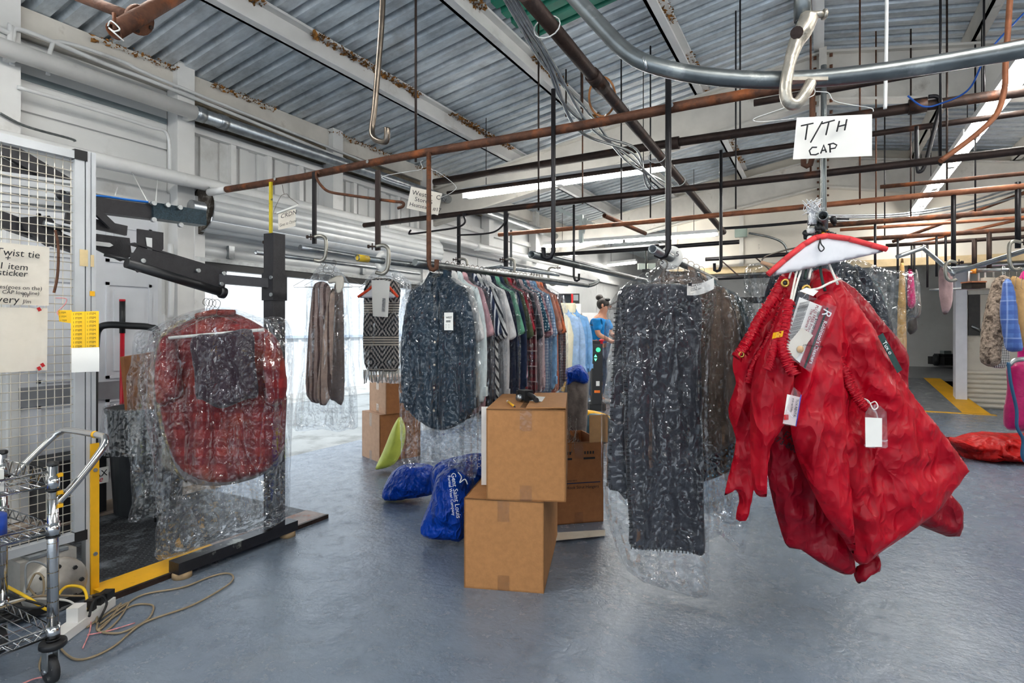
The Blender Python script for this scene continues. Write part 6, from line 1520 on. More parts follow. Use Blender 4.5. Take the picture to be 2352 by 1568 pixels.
psoft([(1296, 872), (1345, 868), (1350, 930), (1346, 1000), (1335, 1080), (1300, 1080), (1296, 980)], 4.42, .016, .1, .08, folds(16, .04, 111)).build('cloth', cloth('grey_brown', srgb(108, 98, 92), wear=.3), stn)
p = W(1322, 868, 4.46); MB().tube([p, Vector((p.x, p.y, 0))], .02, 8).build('rack_leg', GALV, stn)
lbag([(1276, 842), (1300, 846), (1330, 836), (1345, 850), (1353, 868), (1345, 882), (1318, 876), (1305, 884), (1280, 880), (1275, 862)], 4.38, .2, 'shiny blue bag gathered on top of the grey trousers', SATBLUE, seed=113, a=.05, k=11)
one('yellow_ticket', MB().box(W(1295, 882, 4.31), (.03, .004, .11), Matrix.Rotation(YAW, 3, 'Z') @ Matrix.Rotation(.2, 3, 'Y')), YELLOW, 'yellow plastic ticket hanging below the shiny blue bag', 'tag')
lbag([(1348, 955), (1375, 950), (1400, 960), (1404, 1010), (1370, 1022), (1345, 1010)], 5.88, .2, 'dark teal bag lying behind the printed box', mat('dark_teal_nylon', srgb(16, 54, 62), .5, 0, .1, 6, .2, 20), seed=115)
lbag([(1342, 945), (1360, 942), (1400, 955), (1395, 975), (1360, 968)], 7.1, .1, 'yellow strap bag lying behind the dark teal bag', YELLOW, seed=116, a=.015)

# ================================================================== hanging paper signs
def stroke(mb, pts, o, U, V, s_, r=.0022): mb.tube([Vector(o) + U * (x * s_) + V * (y * s_) for x, y in pts], r, 5)
sg = root('paper_sign', W(1912, 365, 1.96), 'white paper sign reading T/TH CAP on a wire hanger', 'sign')
D = 1.96
MB().grid(lambda u, v: W(1821 + 182 * u + (10 * v if u < .5 else 0) * 0 + 9 * v * (1 - u), 366 - 96 * v - 8 * u, D + .012 * sin(u * 4 + v)), 10, 4).build('sheet', PAPER, sg)
O = W(1836, 330, D - .016); mbk = MB()
def SK(pts): mbk.tube([W(x, y, D - .02) for x, y in pts], .0026, 5)
SK([(1840, 289), (1868, 283)]); SK([(1855, 286), (1850, 321)]); SK([(1889, 279), (1862, 327)]); SK([(1888, 284), (1917, 276)]); SK([(1904, 280), (1897, 310)])
SK([(1928, 278), (1922, 302)]); SK([(1945, 274), (1940, 299)]); SK([(1924, 291), (1944, 286)])
SK([(1876, 338), (1866, 338), (1859, 346), (1862, 355), (1874, 355), (1880, 352)]); SK([(1885, 352), (1892, 333), (1898, 350)]); SK([(1887, 346), (1897, 344)]); SK([(1907, 350), (1906, 331)]); SK([(1902, 332), (1914, 329), (1922, 333), (1918, 340), (1906, 342)])
mbk.build('handwriting', INK, sg)
hw = smooth_line([W(1884, 196, 2.12), W(1880, 178, 2.115), W(1872, 180, 2.08), W(1870, 198, D + .05), W(1872, 210, D + .02), W(1870, 216, D + .01), W(1862, 222, D), W(1800, 248, D), W(1737, 270, D), W(1733, 278, D), W(1760, 279, D), W(1824, 272, D)], 4)
hw2 = smooth_line([W(1874, 210, D + .01), W(1890, 211, D), W(1904, 214, D), W(1915, 231, D), W(1950, 240, D), W(2000, 248, D), W(2006, 256, D)], 4)
MB().tube(hw, .0015, 5).tube(hw2, .0015, 5).build('hanger_wire', WHITEWIRE, sg)
s5 = root('paper_sign', W(975, 480, 2.985), 'small handwritten card about West City store 5', 'sign'); D5 = 2.985
MB().grid(lambda u, v: W(934 + 72 * u + 10 * v, 478 - 50 * v + 16 * u, D5 + .01 * sin(3 * u)), 6, 3).build('sheet', OLDPAPER, s5)
Us = (W(1012, 494, D5) - W(934, 478, D5)).normalized()
for t_, px, py, sz in (('West Jr  City', 946, 446, .034), ('Store 5', 952, 461, .032), ('Heatseals  #17', 940, 472, .028)): lettering(t_, sz, INK, W(px, py, D5 - .016), Us, UP, 'handwriting', s5, .15, .0002)
MB().tube(smooth_line([W(972, 368, D5), W(966, 372, D5), W(968, 388, D5), W(930, 395, D5), W(882, 404, D5), W(884, 412, D5), W(940, 430, D5)], 4), .0016, 5).tube(smooth_line([W(972, 390, D5), W(1000, 392, D5), W(1045, 425, D5), W(1040, 440, D5), W(1010, 455, D5)], 4), .0016, 5).build('hanger_wire', WHITEWIRE, s5)
s6 = root('paper_sign', W(660, 520, 3.4), 'small handwritten card reading CRDN goes to Ozone', 'sign'); D6 = 3.35
MB().grid(lambda u, v: W(639 + 40 * u, 528 - 40 * v - 9 * u, D6 + .01 * sin(3 * u)), 6, 3).build('sheet', OLDPAPER, s6)
Us = (W(680, 516, D6) - W(640, 528, D6)).normalized()
lettering('CRDN', .035, INK, W(644, 502, D6 - .016), Us, UP, 'handwriting', s6, .15, .0002); lettering('Goes to Ozone', .026, INK, W(642, 521, D6 - .016), Us, UP, 'handwriting', s6, .15, .0002, 'LEFT', .62)
MB().tube(smooth_line([W(648, 424, D6), W(651, 440, D6), W(652, 446, D6), W(644, 452, D6), W(628, 488, D6), W(640, 487, D6)], 4), .0016, 5).tube(smooth_line([W(652, 446, D6), W(660, 446, D6), W(666, 454, D6), W(685, 468, D6), W(684, 472, D6)], 4), .0016, 5).build('hanger_wire', WIRE, s6)
MB().tube([W(636, 490, D6), W(686, 470, D6)], .006, 8).build('hanger_tube', PAPER, s6)
# ================================================================== red laundry bags
RED = nylon('red_nylon', srgb(176, 0, 28), .40, 6.0, .9)
REDD = nylon('deep_red_nylon', srgb(146, 0, 26), .40, 6.0, .9)
RBG = 'red laundry bags on the steel J rod'
def sat(seed, apex, a=.03, b=.012):
    """long falls from the neck plus crossing creases"""
    def f(u, v):
        r = np.hypot(u - apex[0], v - apex[1]) + .02; th = np.arctan2(u - apex[0], -(v - apex[1]))
        return a * pn(th * 5, r * 1.3, seed) * np.clip(r * 2, .3, 1.2) + b * (ridge(u * 6 + v * 2, v * 6, seed + 2) - .4) + .5 * b * (ridge(u * 13, v * 11 + u * 4, seed + 3) - .4)
    return f
def rbag(pts, d, thick, label, seed, apex, m=RED, a=.045, b=.022, res=.011, turn=0.0):
    cx = sum(p[0] for p in pts) / len(pts); cy = sum(p[1] for p in pts) / len(pts)
    ap = ((apex[0] - cx) / F * d, -(apex[1] - cy) / F * d)
    r = root('laundry_bag', W(cx, max(p[1] for p in pts), d), label, 'bag', RBG)
    psoft(pts, d, res, thick * .7, thick * .5, sat(seed, ap, a, b), sat(seed + 9, ap, a * .4, 0), True, 2, turn).build('sack', m, r)
    return r
def ruffle(r, pts, d, rad, m=RED, seed=1, dd=None):
    """gathered drawstring hem: a tube pinched into many small pleats"""
    L = smooth_line([W(x, y, d) for x, y in pts], 18); n_ = len(L)
    rs_ = np.random.RandomState(seed)
    mb = MB().tube(L, [rad * (.78 + .3 * abs(sin(i * 1.05 + .4 * sin(i * .37))) + .12 * rs_.rand()) for i in range(n_)], 9)
    for q in range(n_ // 3):
        i = q * 3; mb_p = L[i] + RGT * rs_.uniform(-rad, rad) * .4 - FWD * rad * .5
        t = (L[min(i + 1, n_ - 1)] - L[max(i - 1, 0)]).normalized(); sidev = t.cross(FWD).normalized()
        mb.tube([mb_p - sidev * rad * 1.25, mb_p - FWD * rad * .35, mb_p + sidev * rad * 1.25 + t * rad * .5], [rad * .12, rad * .34, rad * .12], 6)
    mb.build('gathered_hem', m, r)
BRASS = mat('brass_grommet', srgb(196, 160, 84), .3, .9, .1, 20); CORDW = mat('white_cord', srgb(226, 222, 214), .8, 0, .1, 80); CORDG = mat('dark_green_cord', srgb(16, 44, 40), .8)
def grommet(r, px, py, d, rad=.011):
    n_ = -FWD; MB().tube([W(px, py, d) + (RGT * cos(a) + UP * sin(a)) * rad for a in [k * 2 * pi / 20 for k in range(20)]], rad * .38, 8, closed=True).build('grommet', BRASS, r)
    MB().lathe([(0, .001), (rad * .7, .001), (rad * .7, 0)], W(px, py, d), 14, (-FWD).to_track_quat('Z', 'Y').to_matrix()).build('eyelet_hole', BLACKPL, r)
# rear right one with two poking corners
e = rbag([(1880, 650), (1960, 660), (2030, 740), (2078, 800), (2085, 836), (2082, 868), (2090, 960), (2150, 1090), (2200, 1150), (2208, 1182), (2196, 1232), (2150, 1222), (2090, 1196), (2000, 1150), (1920, 1000)], 2.13, .12, 'rear red bag whose corners poke out on the right of the bunch', 121, (1885, 640), REDD)
dk = rbag([(1752, 940), (1756, 1040), (1768, 1120), (1796, 1225), (1812, 1258), (1840, 1262), (1880, 1290), (1930, 1316), (1952, 1318), (1970, 1300), (2012, 1268), (2019, 1292), (2014, 1310), (1992, 1320), (1972, 1340), (1962, 1322), (1958, 1260), (1930, 1100), (1880, 980), (1850, 900), (1790, 880)], 2.06, .12, 'lowest red bag showing its knotted bottom corners', 123, (1885, 640), REDD)
lf = rbag([(1800, 618), (1790, 650), (1762, 690), (1738, 728), (1700, 785), (1684, 818), (1684, 850), (1692, 880), (1676, 925), (1674, 958), (1690, 1010), (1682, 1060), (1664, 1138), (1690, 1124), (1700, 1150), (1690, 1192), (1712, 1196), (1722, 1170), (1760, 1000), (1800, 800), (1830, 640)], 1.99, .12, 'left red bag with ruffled hems and a pointed lower corner', 125, (1830, 620), RED)
ruffle(lf, [(1800, 640), (1772, 690), (1742, 735), (1715, 790), (1690, 820)], 1.92, .016, RED, 2); ruffle(lf, [(1810, 680), (1785, 740), (1762, 790), (1735, 830), (1720, 880)], 1.91, .013, RED, 3)
rg = rbag([(1862, 640), (1880, 618), (1910, 622), (1945, 668), (1995, 740), (2040, 820), (2085, 895), (2140, 965), (2190, 1030), (2222, 1076), (2212, 1092), (2184, 1130), (2150, 1165), (2100, 1205), (2050, 1246), (2000, 1282), (1975, 1296), (1955, 1270), (1925, 1180), (1895, 1050), (1868, 900), (1858, 760)], 1.98, .15, 'big red bag with a clear name tag, widest of the bunch', 127, (1885, 620), RED, .05, .024)
ruffle(rg, [(1918, 815), (1935, 850), (1955, 890), (1978, 925), (1996, 942)], 1.905, .014, RED, 5)
md = rbag([(1898, 672), (1915, 690), (1926, 740), (1932, 820), (1938, 900), (1942, 1000), (1946, 1060), (1955, 1140), (1962, 1272), (1940, 1240), (1900, 1190), (1862, 1120), (1832, 1050), (1812, 960), (1815, 860), (1832, 780), (1862, 700)], 1.895, .11, 'middle red bag with a long sharp front fold', 129, (1900, 665), RED, .05, .016)
fr_ = rbag([(1795, 700), (1815, 690), (1812, 760), (1818, 800), (1822, 850), (1820, 890), (1815, 950), (1790, 990), (1768, 1030), (1763, 1090), (1760, 1140), (1738, 1136), (1728, 1100), (1722, 1000), (1724, 900), (1740, 830), (1775, 760)], 1.845, .12, 'front red bag with a twisted gathered neck and small tag', 131, (1805, 690), RED, .045, .018)
ruffle(fr_, [(1812, 690), (1806, 740), (1796, 790), (1806, 830), (1822, 860)], 1.765, .014, RED, 7); ruffle(fr_, [(1800, 730), (1782, 780), (1772, 820), (1762, 850)], 1.775, .011, RED, 8)
Ut = (RGT * .86 - UP * .5).normalized(); Vt = (RGT * .5 + UP * .86).normalized()
lettering('* FASTER *', .034, INK, W(1784, 994, 1.975), Ut, Vt, 'print', dk); lettering('573-808-6498', .030, INK, W(1772, 1008, 1.975), Ut, Vt, 'print', dk)
grommet(lf, 1803, 650, 1.90); grommet(md, 1852, 664, 1.84); grommet(lf, 1703, 814, 1.905, .008)
# cords up to the hook
def cord(r, pts, m, rad=.0035): MB().tube(smooth_line([W(*p) for p in pts], 5), rad, 6).build('cord', m, r)
cord(fr_, [(1814, 700, 1.82), (1822, 660, 1.86), (1832, 620, 1.92), (1862, 560, 1.93)], CORDW); cord(fr_, [(1818, 704, 1.82), (1828, 660, 1.86), (1842, 616, 1.92), (1866, 560, 1.93)], CORDW)
cord(rg, [(1924, 652, 1.88), (1912, 625, 1.92), (1902, 600, 1.93), (1890, 560, 1.93)], CORDW, .0045); cord(rg, [(1930, 640, 1.87), (1905, 650, 1.85), (1880, 662, 1.83), (1852, 666, 1.83)], CORDW, .004)
cord(md, [(1895, 668, 1.85), (1888, 640, 1.87), (1884, 612, 1.92), (1880, 560, 1.93)], CORDG, .005); cord(e, [(1848, 640, 1.9), (1856, 600, 1.93), (1872, 560, 1.93)], CORDG, .004)
cord(dk, [(1858, 640, 1.9), (1866, 600, 1.93), (1876, 560, 1.93)], CORDW, .004); cord(lf, [(1812, 640, 1.92), (1824, 612, 1.93), (1864, 560, 1.93)], CORDW, .0035)
# caped hanger in front
ch_ = cape([(1764, 630), (1800, 598), (1845, 562), (1872, 546), (1900, 541), (1950, 548), (2000, 562), (2036, 572)], [(1760, 637), (1800, 600), (1845, 564), (1872, 548), (1900, 542), (1950, 550), (2000, 564), (2040, 576), (1960, 594), (1860, 616)], 1.90, REDST, 'white paper hanger cape with red foam strips over the red bags', w=13)
MB().tube(smooth_line([W(1884, 548, 1.885), W(1886, 560, 1.88), (W(1893, 570, 1.88)), W(1886, 577, 1.88), W(1880, 568, 1.88), W(1884, 552, 1.885)], 4), .0022, 6).build('elastic_loop', BLACKPL, ch_)
for k in range(16):
    rk = random.Random(k); p = W(1845 + 72 * rk.random(), 505 + 45 * rk.random(), 1.93 + .04 * rk.random())
    m_ = [BLACKPL, BLACKPL, BLACKPL, PAPER, mat('orange_toggle', srgb(240, 160, 30), .5)][4 if k == 5 else (3 if k in (3, 8) else 0)]
    o = root('cord_lock', p, ['black cord lock toggle clustered on the J rod hook', 'white cord lock toggle clustered on the J rod hook', 'orange cord lock toggle clustered on the J rod hook'][2 if k == 5 else (1 if k in (3, 8) else 0)], 'toggle', 'cord locks on the J rod')
    R_ = Matrix.Rotation(rk.uniform(0, 3), 3, 'X') @ Matrix.Rotation(rk.uniform(0, 3), 3, 'Y')
    MB().lathe([(0, -.013), (.008, -.012), (.0105, -.004), (.0105, .004), (.008, .012), (0, .013)], p, 12, R_).build('barrel', m_, o)
    MB().lathe([(0, .013), (.005, .013), (.005, .02), (0, .02)], p, 10, R_).build('button', m_, o)
tb2 = root('frayed_tie_bundle', W(1868, 500, 1.95), 'frayed bundle of silver plastic ties on top of the J rod hook', 'ties')
mb = MB()
for k in range(46):
    rk = random.Random(100 + k); a = W(1866 + rk.uniform(-10, 10), 515, 1.93); b = W(1868 + rk.uniform(-22, 22), 468 + rk.uniform(-10, 24), 1.92 + rk.uniform(0, .04)); c = W(1868 + rk.uniform(-26, 26), 470 + rk.uniform(-16, 26), 1.93)
    mb.tube(smooth_line([a, W(1866 + rk.uniform(-8, 8), 490, 1.93), b, c], 3), .0012, 4)
o = mb.build('strands', mat('clear_plastic_strand', srgb(220, 220, 222), .25, .2, .1), tb2); o['kind'] = 'stuff'
MB().tube([W(1868, 545, 1.94), W(1868, 480, 1.94)], [.014, .02], 8).build('sheath', FILM, tb2)
# tags
def quad(a, b, c, d_, dd, m, name, par, th=0.0): MB().grid(lambda u, v: (W(*a, dd) * (1 - u) + W(*b, dd) * u) * (1 - v) + (W(*d_, dd) * (1 - u) + W(*c, dd) * u) * v, 4, 4).build(name, m, par)
cg = root('id_card', W(1860, 850, 1.76), 'printed Robinson laundry card in a clear sleeve on the red bags', 'card')
D = 1.765
quad((1797, 802), (1862, 852), (1912, 712), (1836, 682), D, PAPER, 'card', cg)
quad((1836, 838), (1862, 852), (1912, 712), (1890, 700), D - .003, mat('maroon_print', srgb(150, 44, 60), .5), 'maroon_band', cg)
quad((1846, 843), (1850, 846), (1903, 708), (1899, 706), D - .005, mat('dark_green_print', srgb(24, 50, 46), .5), 'green_line', cg)
quad((1795, 806), (1864, 858), (1922, 704), (1834, 668), D - .012, film('card_sleeve', .02, (.99, .99, 1), .3, 8, (1, 1, 1), .12), 'clear_sleeve', cg)
quad((1836, 668), (1868, 680), (1880, 668), (1852, 660), D - .004, PAPER, 'second_card', cg)
quad((1800, 800), (1828, 824), (1868, 770), (1842, 752), D - .009, OLDPAPER, 'business_card', cg)
Ud = (W(1857, 800, D) - W(1890, 702, D)).normalized(); Vd = (-FWD).cross(Ud)
lettering("Robinson's Cleaners", .017, WHITEPRINT, W(1892, 735, D - .008), Ud, Vd, 'print', cg)
lettering('R', .04, WHITEPRINT, W(1893, 706, D - .008), Ud, Vd, 'emblem', cg, .2)
lettering('Get $10.00 in FREE', .0125, INK, W(1879, 714, D - .006), Ud, Vd, 'print', cg); lettering('PLUS FREE Pick-up & Delivery!', .0125, MATS['maroon_print'], W(1875, 700, D - .006), Ud, Vd, 'print', cg); lettering('The Chance To Earn Yours', .0125, MATS['maroon_print'], W(1864, 708, D - .006), Ud, Vd, 'print', cg)
for k in range(7): lettering('no obligation credit limit terms apply see store', .0062, INK, W(1858 - 3.4 * k, 690 + k * .8, D - .006), Ud, Vd, 'print', cg)
lettering('Tony Loevenkeyen', .008, INK, W(1845, 790, D - .012), -Ud * .2 - Vd * -.98, Ud * .98 - Vd * .2, 'print', cg)
MB().lathe([(0, .001), (.011, .001), (.011, 0)], W(1838, 802, D - .011), 16, (-FWD).to_track_quat('Z', 'Y').to_matrix()).build('seal', mat('tan_seal', srgb(206, 170, 130), .6), cg)
nt = root('name_tag', W(2012, 1028, 1.875), 'clear luggage tag with a blank white card on the big red bag', 'tag')
D2 = 1.875
MB().prism(OL([(1987, 948), (1998, 932), (2010, 928), (2022, 932), (2036, 946), (2039, 1026), (2034, 1029), (1989, 1028), (1985, 1024)], D2, 2012, 980), W(2012, 980, D2), RGT, UP, -FWD, .002).build('clear_sleeve', film('tag_sleeve', .10, (.95, .85, .87), .3, 8, (1, 1, 1), .15), nt)
quad((1987, 958), (2026, 960), (2026, 1026), (1988, 1026), D2 - .004, PAPER, 'card', nt)
MB().tube(smooth_line([W(1985, 915, 1.90), W(1996, 922, 1.885), W(2006, 940, 1.865), W(2016, 934, 1.865), W(2010, 922, 1.875), W(1998, 926, 1.885), W(1990, 918, 1.895)], 5), .002, 6).build('plastic_loop', PAPER, nt)
nt2 = root('name_tag', W(1815, 978, 1.74), 'small printed tag in a blue edged sleeve on the front red bag', 'tag')
D3 = 1.752
quad((1798, 972), (1828, 978), (1838, 912), (1808, 905), D3, PAPER, 'card', nt2); quad((1796, 974), (1828, 980), (1840, 902), (1822, 888), D3 - .004, MATS['tag_sleeve'], 'clear_sleeve', nt2)
MB().tube([W(1828, 979, D3 - .004), W(1840, 906, D3 - .004)], .0015, 5).build('blue_edge', mat('blue_edge', srgb(70, 80, 190), .4), nt2)
U3 = (W(1828, 912, D3) - W(1818, 974, D3)).normalized() * -1
lettering('TUX RENTAL', .010, INK, W(1829, 916, D3 - .003), U3, (-FWD).cross(U3), 'print', nt2); lettering('pick up friday', .008, INK, W(1821, 914, D3 - .003), U3, (-FWD).cross(U3), 'print', nt2)
MB().box(W(1806, 958, D3 - .003), (.016, .001, .016), Matrix.Rotation(YAW + .3, 3, 'Z')).build('red_star', mat('red_ink2', srgb(210, 30, 40), .6), nt2)
yt = one('yellow_tag', MB().grid(lambda u, v: W(1773 + 24 * u + 3 * v, 778 - 14 * v - 5 * u, 1.755 + .01 * sin(u * 4)), 4, 3), YELLOW, 'small yellow and white paper tag pinned on the front red bag', 'tag')
gt_ = one('dark_tag', MB().grid(lambda u, v: W(2016 + 45 * u + 12 * v, 772 + 85 * u - 8 * v, 1.90), 4, 2), mat('dark_green_tag', srgb(24, 58, 54), .35, 0, .3, 40), 'dark green printed strip tag on the big red bag edge', 'tag')
lettering('Tux o', .02, WHITEPRINT, W(2026, 786, 1.895), (RGT * .5 - UP * .86), (RGT * .86 + UP * .5), 'print', gt_)

# ================================================================== clothes line by the partition, floor pile
FUR = mat('brown_fur', srgb(150, 132, 116), .95, 0, .45, 40, 1.0, 60, col2=srgb(70, 56, 46), c2=(.5, .62), c2s=22)
def coat(pts, d, m, label, seed, name='coat', cat='coat', thick=.12):
    return one(name, psoft(pts, d, .018, thick, .08, folds(12, .03, seed), None, True, 3), m, label, cat, 'coats by the partition')
coat([(2288, 640), (2308, 632), (2316, 650), (2306, 720), (2296, 790), (2290, 838), (2262, 838), (2256, 810), (2262, 740), (2275, 680)], 5.07, FUR, 'shaggy brown fur coat first on the rail by the partition', 141, thick=.16)
coat([(2301, 620), (2308, 620), (2312, 760), (2318, 838), (2270, 838), (2280, 780)], 5.20, cloth('houndstooth', srgb(36, 36, 38), 'houndstooth', srgb(220, 218, 214), p=.03), 'black and white houndstooth jacket between the fur coat and the blue one', 142, thick=.07)
coat([(2310, 638), (2322, 650), (2330, 680), (2336, 740), (2346, 800), (2345, 806), (2316, 806), (2308, 780), (2300, 720), (2304, 670)], 4.90, cloth('blue_windowpane', srgb(84, 116, 180), 'plaid', srgb(58, 84, 150), srgb(170, 190, 226), .08, .45), 'blue windowpane check jacket on the rail by the partition', 143, 'jacket', 'jacket')
coat([(2322, 636), (2345, 640), (2375, 660), (2385, 780), (2352, 800), (2335, 740), (2330, 690)], 5.1, cloth('tan_coat', srgb(196, 158, 108)), 'tan coat behind the blue windowpane jacket', 144)
coat([(2345, 634), (2380, 640), (2395, 700), (2390, 900), (2345, 900)], 5.32, cloth('hot_pink', srgb(206, 24, 120)), 'hot pink garment behind the tan coat', 145, 'blouse', 'blouse')
for k, px in enumerate((2300, 2318, 2335, 2348)): hanger(Matrix.Translation(W(px, 617, 5.08 - .02 * k) + UP * .0) @ Matrix.Rotation(1.3, 4, 'Z'), 'wire hanger on the rail by the partition', 'wire hangers by the partition')
coat([(2318, 838), (2348, 832), (2375, 840), (2375, 985), (2350, 992), (2335, 988), (2312, 984), (2310, 940), (2318, 890)], 3.9, cloth('magenta_satin', srgb(178, 18, 92), rough=.4), 'magenta satin trousers hanging from a low bar', 146, 'satin_trousers', 'trousers')
MB_ = MB().tube(smooth_line([W(2318, 838, 3.85), W(2330, 828, 3.85), W(2360, 824, 3.85), W(2400, 826, 3.85)], 4), .016, 8)
MB_.tube([W(2400, 826, 3.85), WZ(2400, 1160, 0)], .016, 8)
one('low_bar', MB_, GALV, 'low steel bar holding the magenta trousers', 'rail')
one('blue_hose', MB().tube(smooth_line([W(2316, 832, 3.8), W(2322, 880, 3.8), W(2335, 940, 3.8), W(2336, 980, 3.8), W(2350, 1010, 3.8), W(2349, 1050, 3.8), W(2375, 1080, 3.8)], 5), .010, 7), mat('teal_hose', srgb(34, 84, 120), .5), 'teal blue hose looped down beside the magenta trousers', 'hose')
pile_pts = [(2172, 1004), (2215, 1006), (2240, 998), (2275, 992), (2330, 996), (2420, 1000), (2420, 1052), (2352, 1064), (2290, 1056), (2225, 1056), (2214, 1040), (2195, 1028)]
rp_ = lbag(pile_pts, 5.3, .5, 'heap of red nylon bags lying on the floor', nylon('bright_red_heap', srgb(176, 8, 6), .45, 5, 1.0), 'red_cloth_heap', 151, .22, 8.0, .02, .12); rp_['category'] = 'cloth heap'
bk_ = [(2086, 625, 2100, 700, 'magenta blouse on the back clothes line', srgb(190, 16, 96)), (2098, 640, 2112, 720, 'grey jacket on the back clothes line', srgb(120, 116, 110)), (2084, 700, 2104, 756, 'dark grey skirt on the back clothes line', srgb(76, 74, 72))]
for i, (x0, y0, x1, y1, lab, c_) in enumerate(bk_):
    one('hanging_garment', psoft([(x0, min(y0, 622)), (x0 + 8, 619), (x1, y0 + 20), (x1 + 3, y1), (x0 - 1, y1 + 2)], 6.06 + .04 * i, .025, .06, .05, folds(9, .03, 160 + i)), cloth('bk%d' % i, c_), lab, 'garment', 'garments on the back clothes line')
one('hanging_trousers', psoft([(2066, 618), (2078, 618), (2084, 860), (2082, 920), (2074, 890), (2060, 850)], 6.11, .025, .08, .06, folds(14, .04, 165)), cloth('tan_trousers', srgb(200, 158, 96)), 'tan trousers on the back clothes line', 'trousers', 'garments on the back clothes line')
one('hanging_garment', psoft([(2160, 612), (2186, 622), (2188, 690), (2176, 720), (2164, 716), (2156, 660)], 3.78, .018, .05, .04, folds(9, .04, 167)), cloth('dusty_mauve', srgb(176, 144, 142)), 'mauve cloth hanging beside the corner post', 'cloth')
# partition fittings
pw = root('inspection_window', WY(2238, 770, 10.95), 'dark tall opening in the cream partition with a lever inside', 'opening')
a, b = WY(2224, 770, 10.97), WY(2250, 676, 10.97); MB().span((a.x, 10.96, a.z), (b.x, 10.99, b.z)).build('dark_panel', mat('dark_opening', srgb(48, 44, 40), .5, 0, .3, 9), pw)
a2, b2 = WY(2251, 770, 10.97), WY(2290, 676, 10.97); MB().span((a2.x, 10.96, a2.z), (b2.x, 10.99, b2.z)).build('light_panel', WARM, pw)
MB().span((a.x - .01, 10.94, b.z), (b2.x, 10.99, b.z + .06)).build('lintel', OLDPAINT, pw)
MB().tube([WY(2232, 748, 10.9), WY(2256, 760, 10.9)], .02, 8).build('lever', GALV, pw)
ox = root('outlet_box', WY(2212, 725, 10.95), 'white outlet box on the cream partition', 'box'); MB().box(WY(2209, 722, 10.96), (.13, .07, .17)).build('box', WHITEPAINT, ox); MB().box(WY(2209, 722, 10.92), (.05, .02, .06)).build('socket', OLDPAINT, ox)
tr2 = root('hanging_tray', W(2236, 668, 5.3), 'rusty edged metal tray hanging from the taped rail', 'tray'); dT = 5.29
MB().box(W(2236, 656, dT), (.13, .12, .05), Matrix.Rotation(YAW, 3, 'Z')).build('pan', mat('dark_tray', srgb(50, 40, 34), .6, .3, .3, 20), tr2); MB().box(W(2236, 648, dT - .02), (.14, .13, .012), Matrix.Rotation(YAW, 3, 'Z')).build('rim', COPPER, tr2)
MB().tube([W(2225, 648, dT), W(2226, 624, dT), W(2248, 624, dT), W(2248, 648, dT)], .008, 6).build('bail', WHITEPAINT, tr2)
mbo = root('metal_box', W(2272, 665, 5.2), 'cream metal box hanging next to the rusty tray', 'box')
MB().box(W(2272, 650, 5.26), (.12, .05, .10), Matrix.Rotation(YAW, 3, 'Z')).build('box', WARM, mbo); MB().tube([W(2263, 640, 5.26), W(2263, 620, 5.235), W(2282, 620, 5.22), W(2282, 640, 5.26)], .008, 6).build('bail', WHITEPAINT, mbo)
# machines in the back room
gm = root('flatwork_ironer', (4.0, 20, .34), 'grey flatwork ironer with dark rollers in the back room', 'machine')
dM = 17.5
def Q(px, py): return W(px, py, dM)
a = Q(2088, 822); Rr = Matrix.Rotation(YAW, 3, 'Z')
def fb(px0, py0, px1, py1, th, nm, m): MB().box((Q(px0, py0) + Q(px1, py1)) / 2 + FWD * th / 2, ((px1 - px0) / F * dM, th, (py1 - py0) / F * dM), Rr).build(nm, m, gm)
fb(2092, 728, 2188, 782, .8, 'front_panel', mat('grey_machine_paint', srgb(150, 146, 142), .5, 0, .04)); fb(2084, 782, 2190, 806, .7, 'black_base', BLACKPL); fb(2070, 806, 2210, 818, .6, 'foot', BLACKPL)
for y_, r_ in ((712, .10), (698, .10), (676, .12), (655, .10)): MB().tube([Q(2092, y_) + FWD * .3, Q(2186, y_) + FWD * .3], r_, 14).build('roller', GALVDARK if y_ != 676 else DARKRUST, gm)
fb(2095, 660, 2185, 672, .3, 'guard_bar', OLDPAINT); fb(2095, 684, 2185, 691, .3, 'guard_bar', OLDPAINT); fb(2092, 640, 2110, 728, .8, 'side_frame', WARM); fb(2180, 640, 2192, 780, .8, 'side_frame', WARM)
for px in (2112, 2128, 2142, 2160, 2174): fb(px, 721, px + 7, 729, .1, 'control', YELLOW if px == 2142 else BLACKPL)
fb(2130, 732, 2142, 737, -.02, 'warning_label', YELLOW)
cr = root('floor_scrubber', W(2165, 840, 12.0), 'low black wheeled cart on the raised back floor', 'cart')
dC = 12.6
p = W(2172, 830, dC)
MB().box(p + UP * .02, (.42, .5, .17), Rr).box(p + UP * .13, (.3, .3, .08), Rr).build('body', BLACKPL, cr)
for s_ in (-1, 1): MB().lathe([(0, -.05), (.11, -.05), (.13, -.03), (.13, .03), (.11, .05), (0, .05)], W(2150 if s_ < 0 else 2190, 826, dC), 20, Matrix.Rotation(pi / 2, 3, 'Y')).build('wheel', mat('wheel_black', srgb(36, 38, 40), .5), cr)
MB().box(p + UP * .2, (.16, .12, .08), Rr).build('handle_hub', mat('grey_hub', srgb(130, 140, 140), .4), cr)
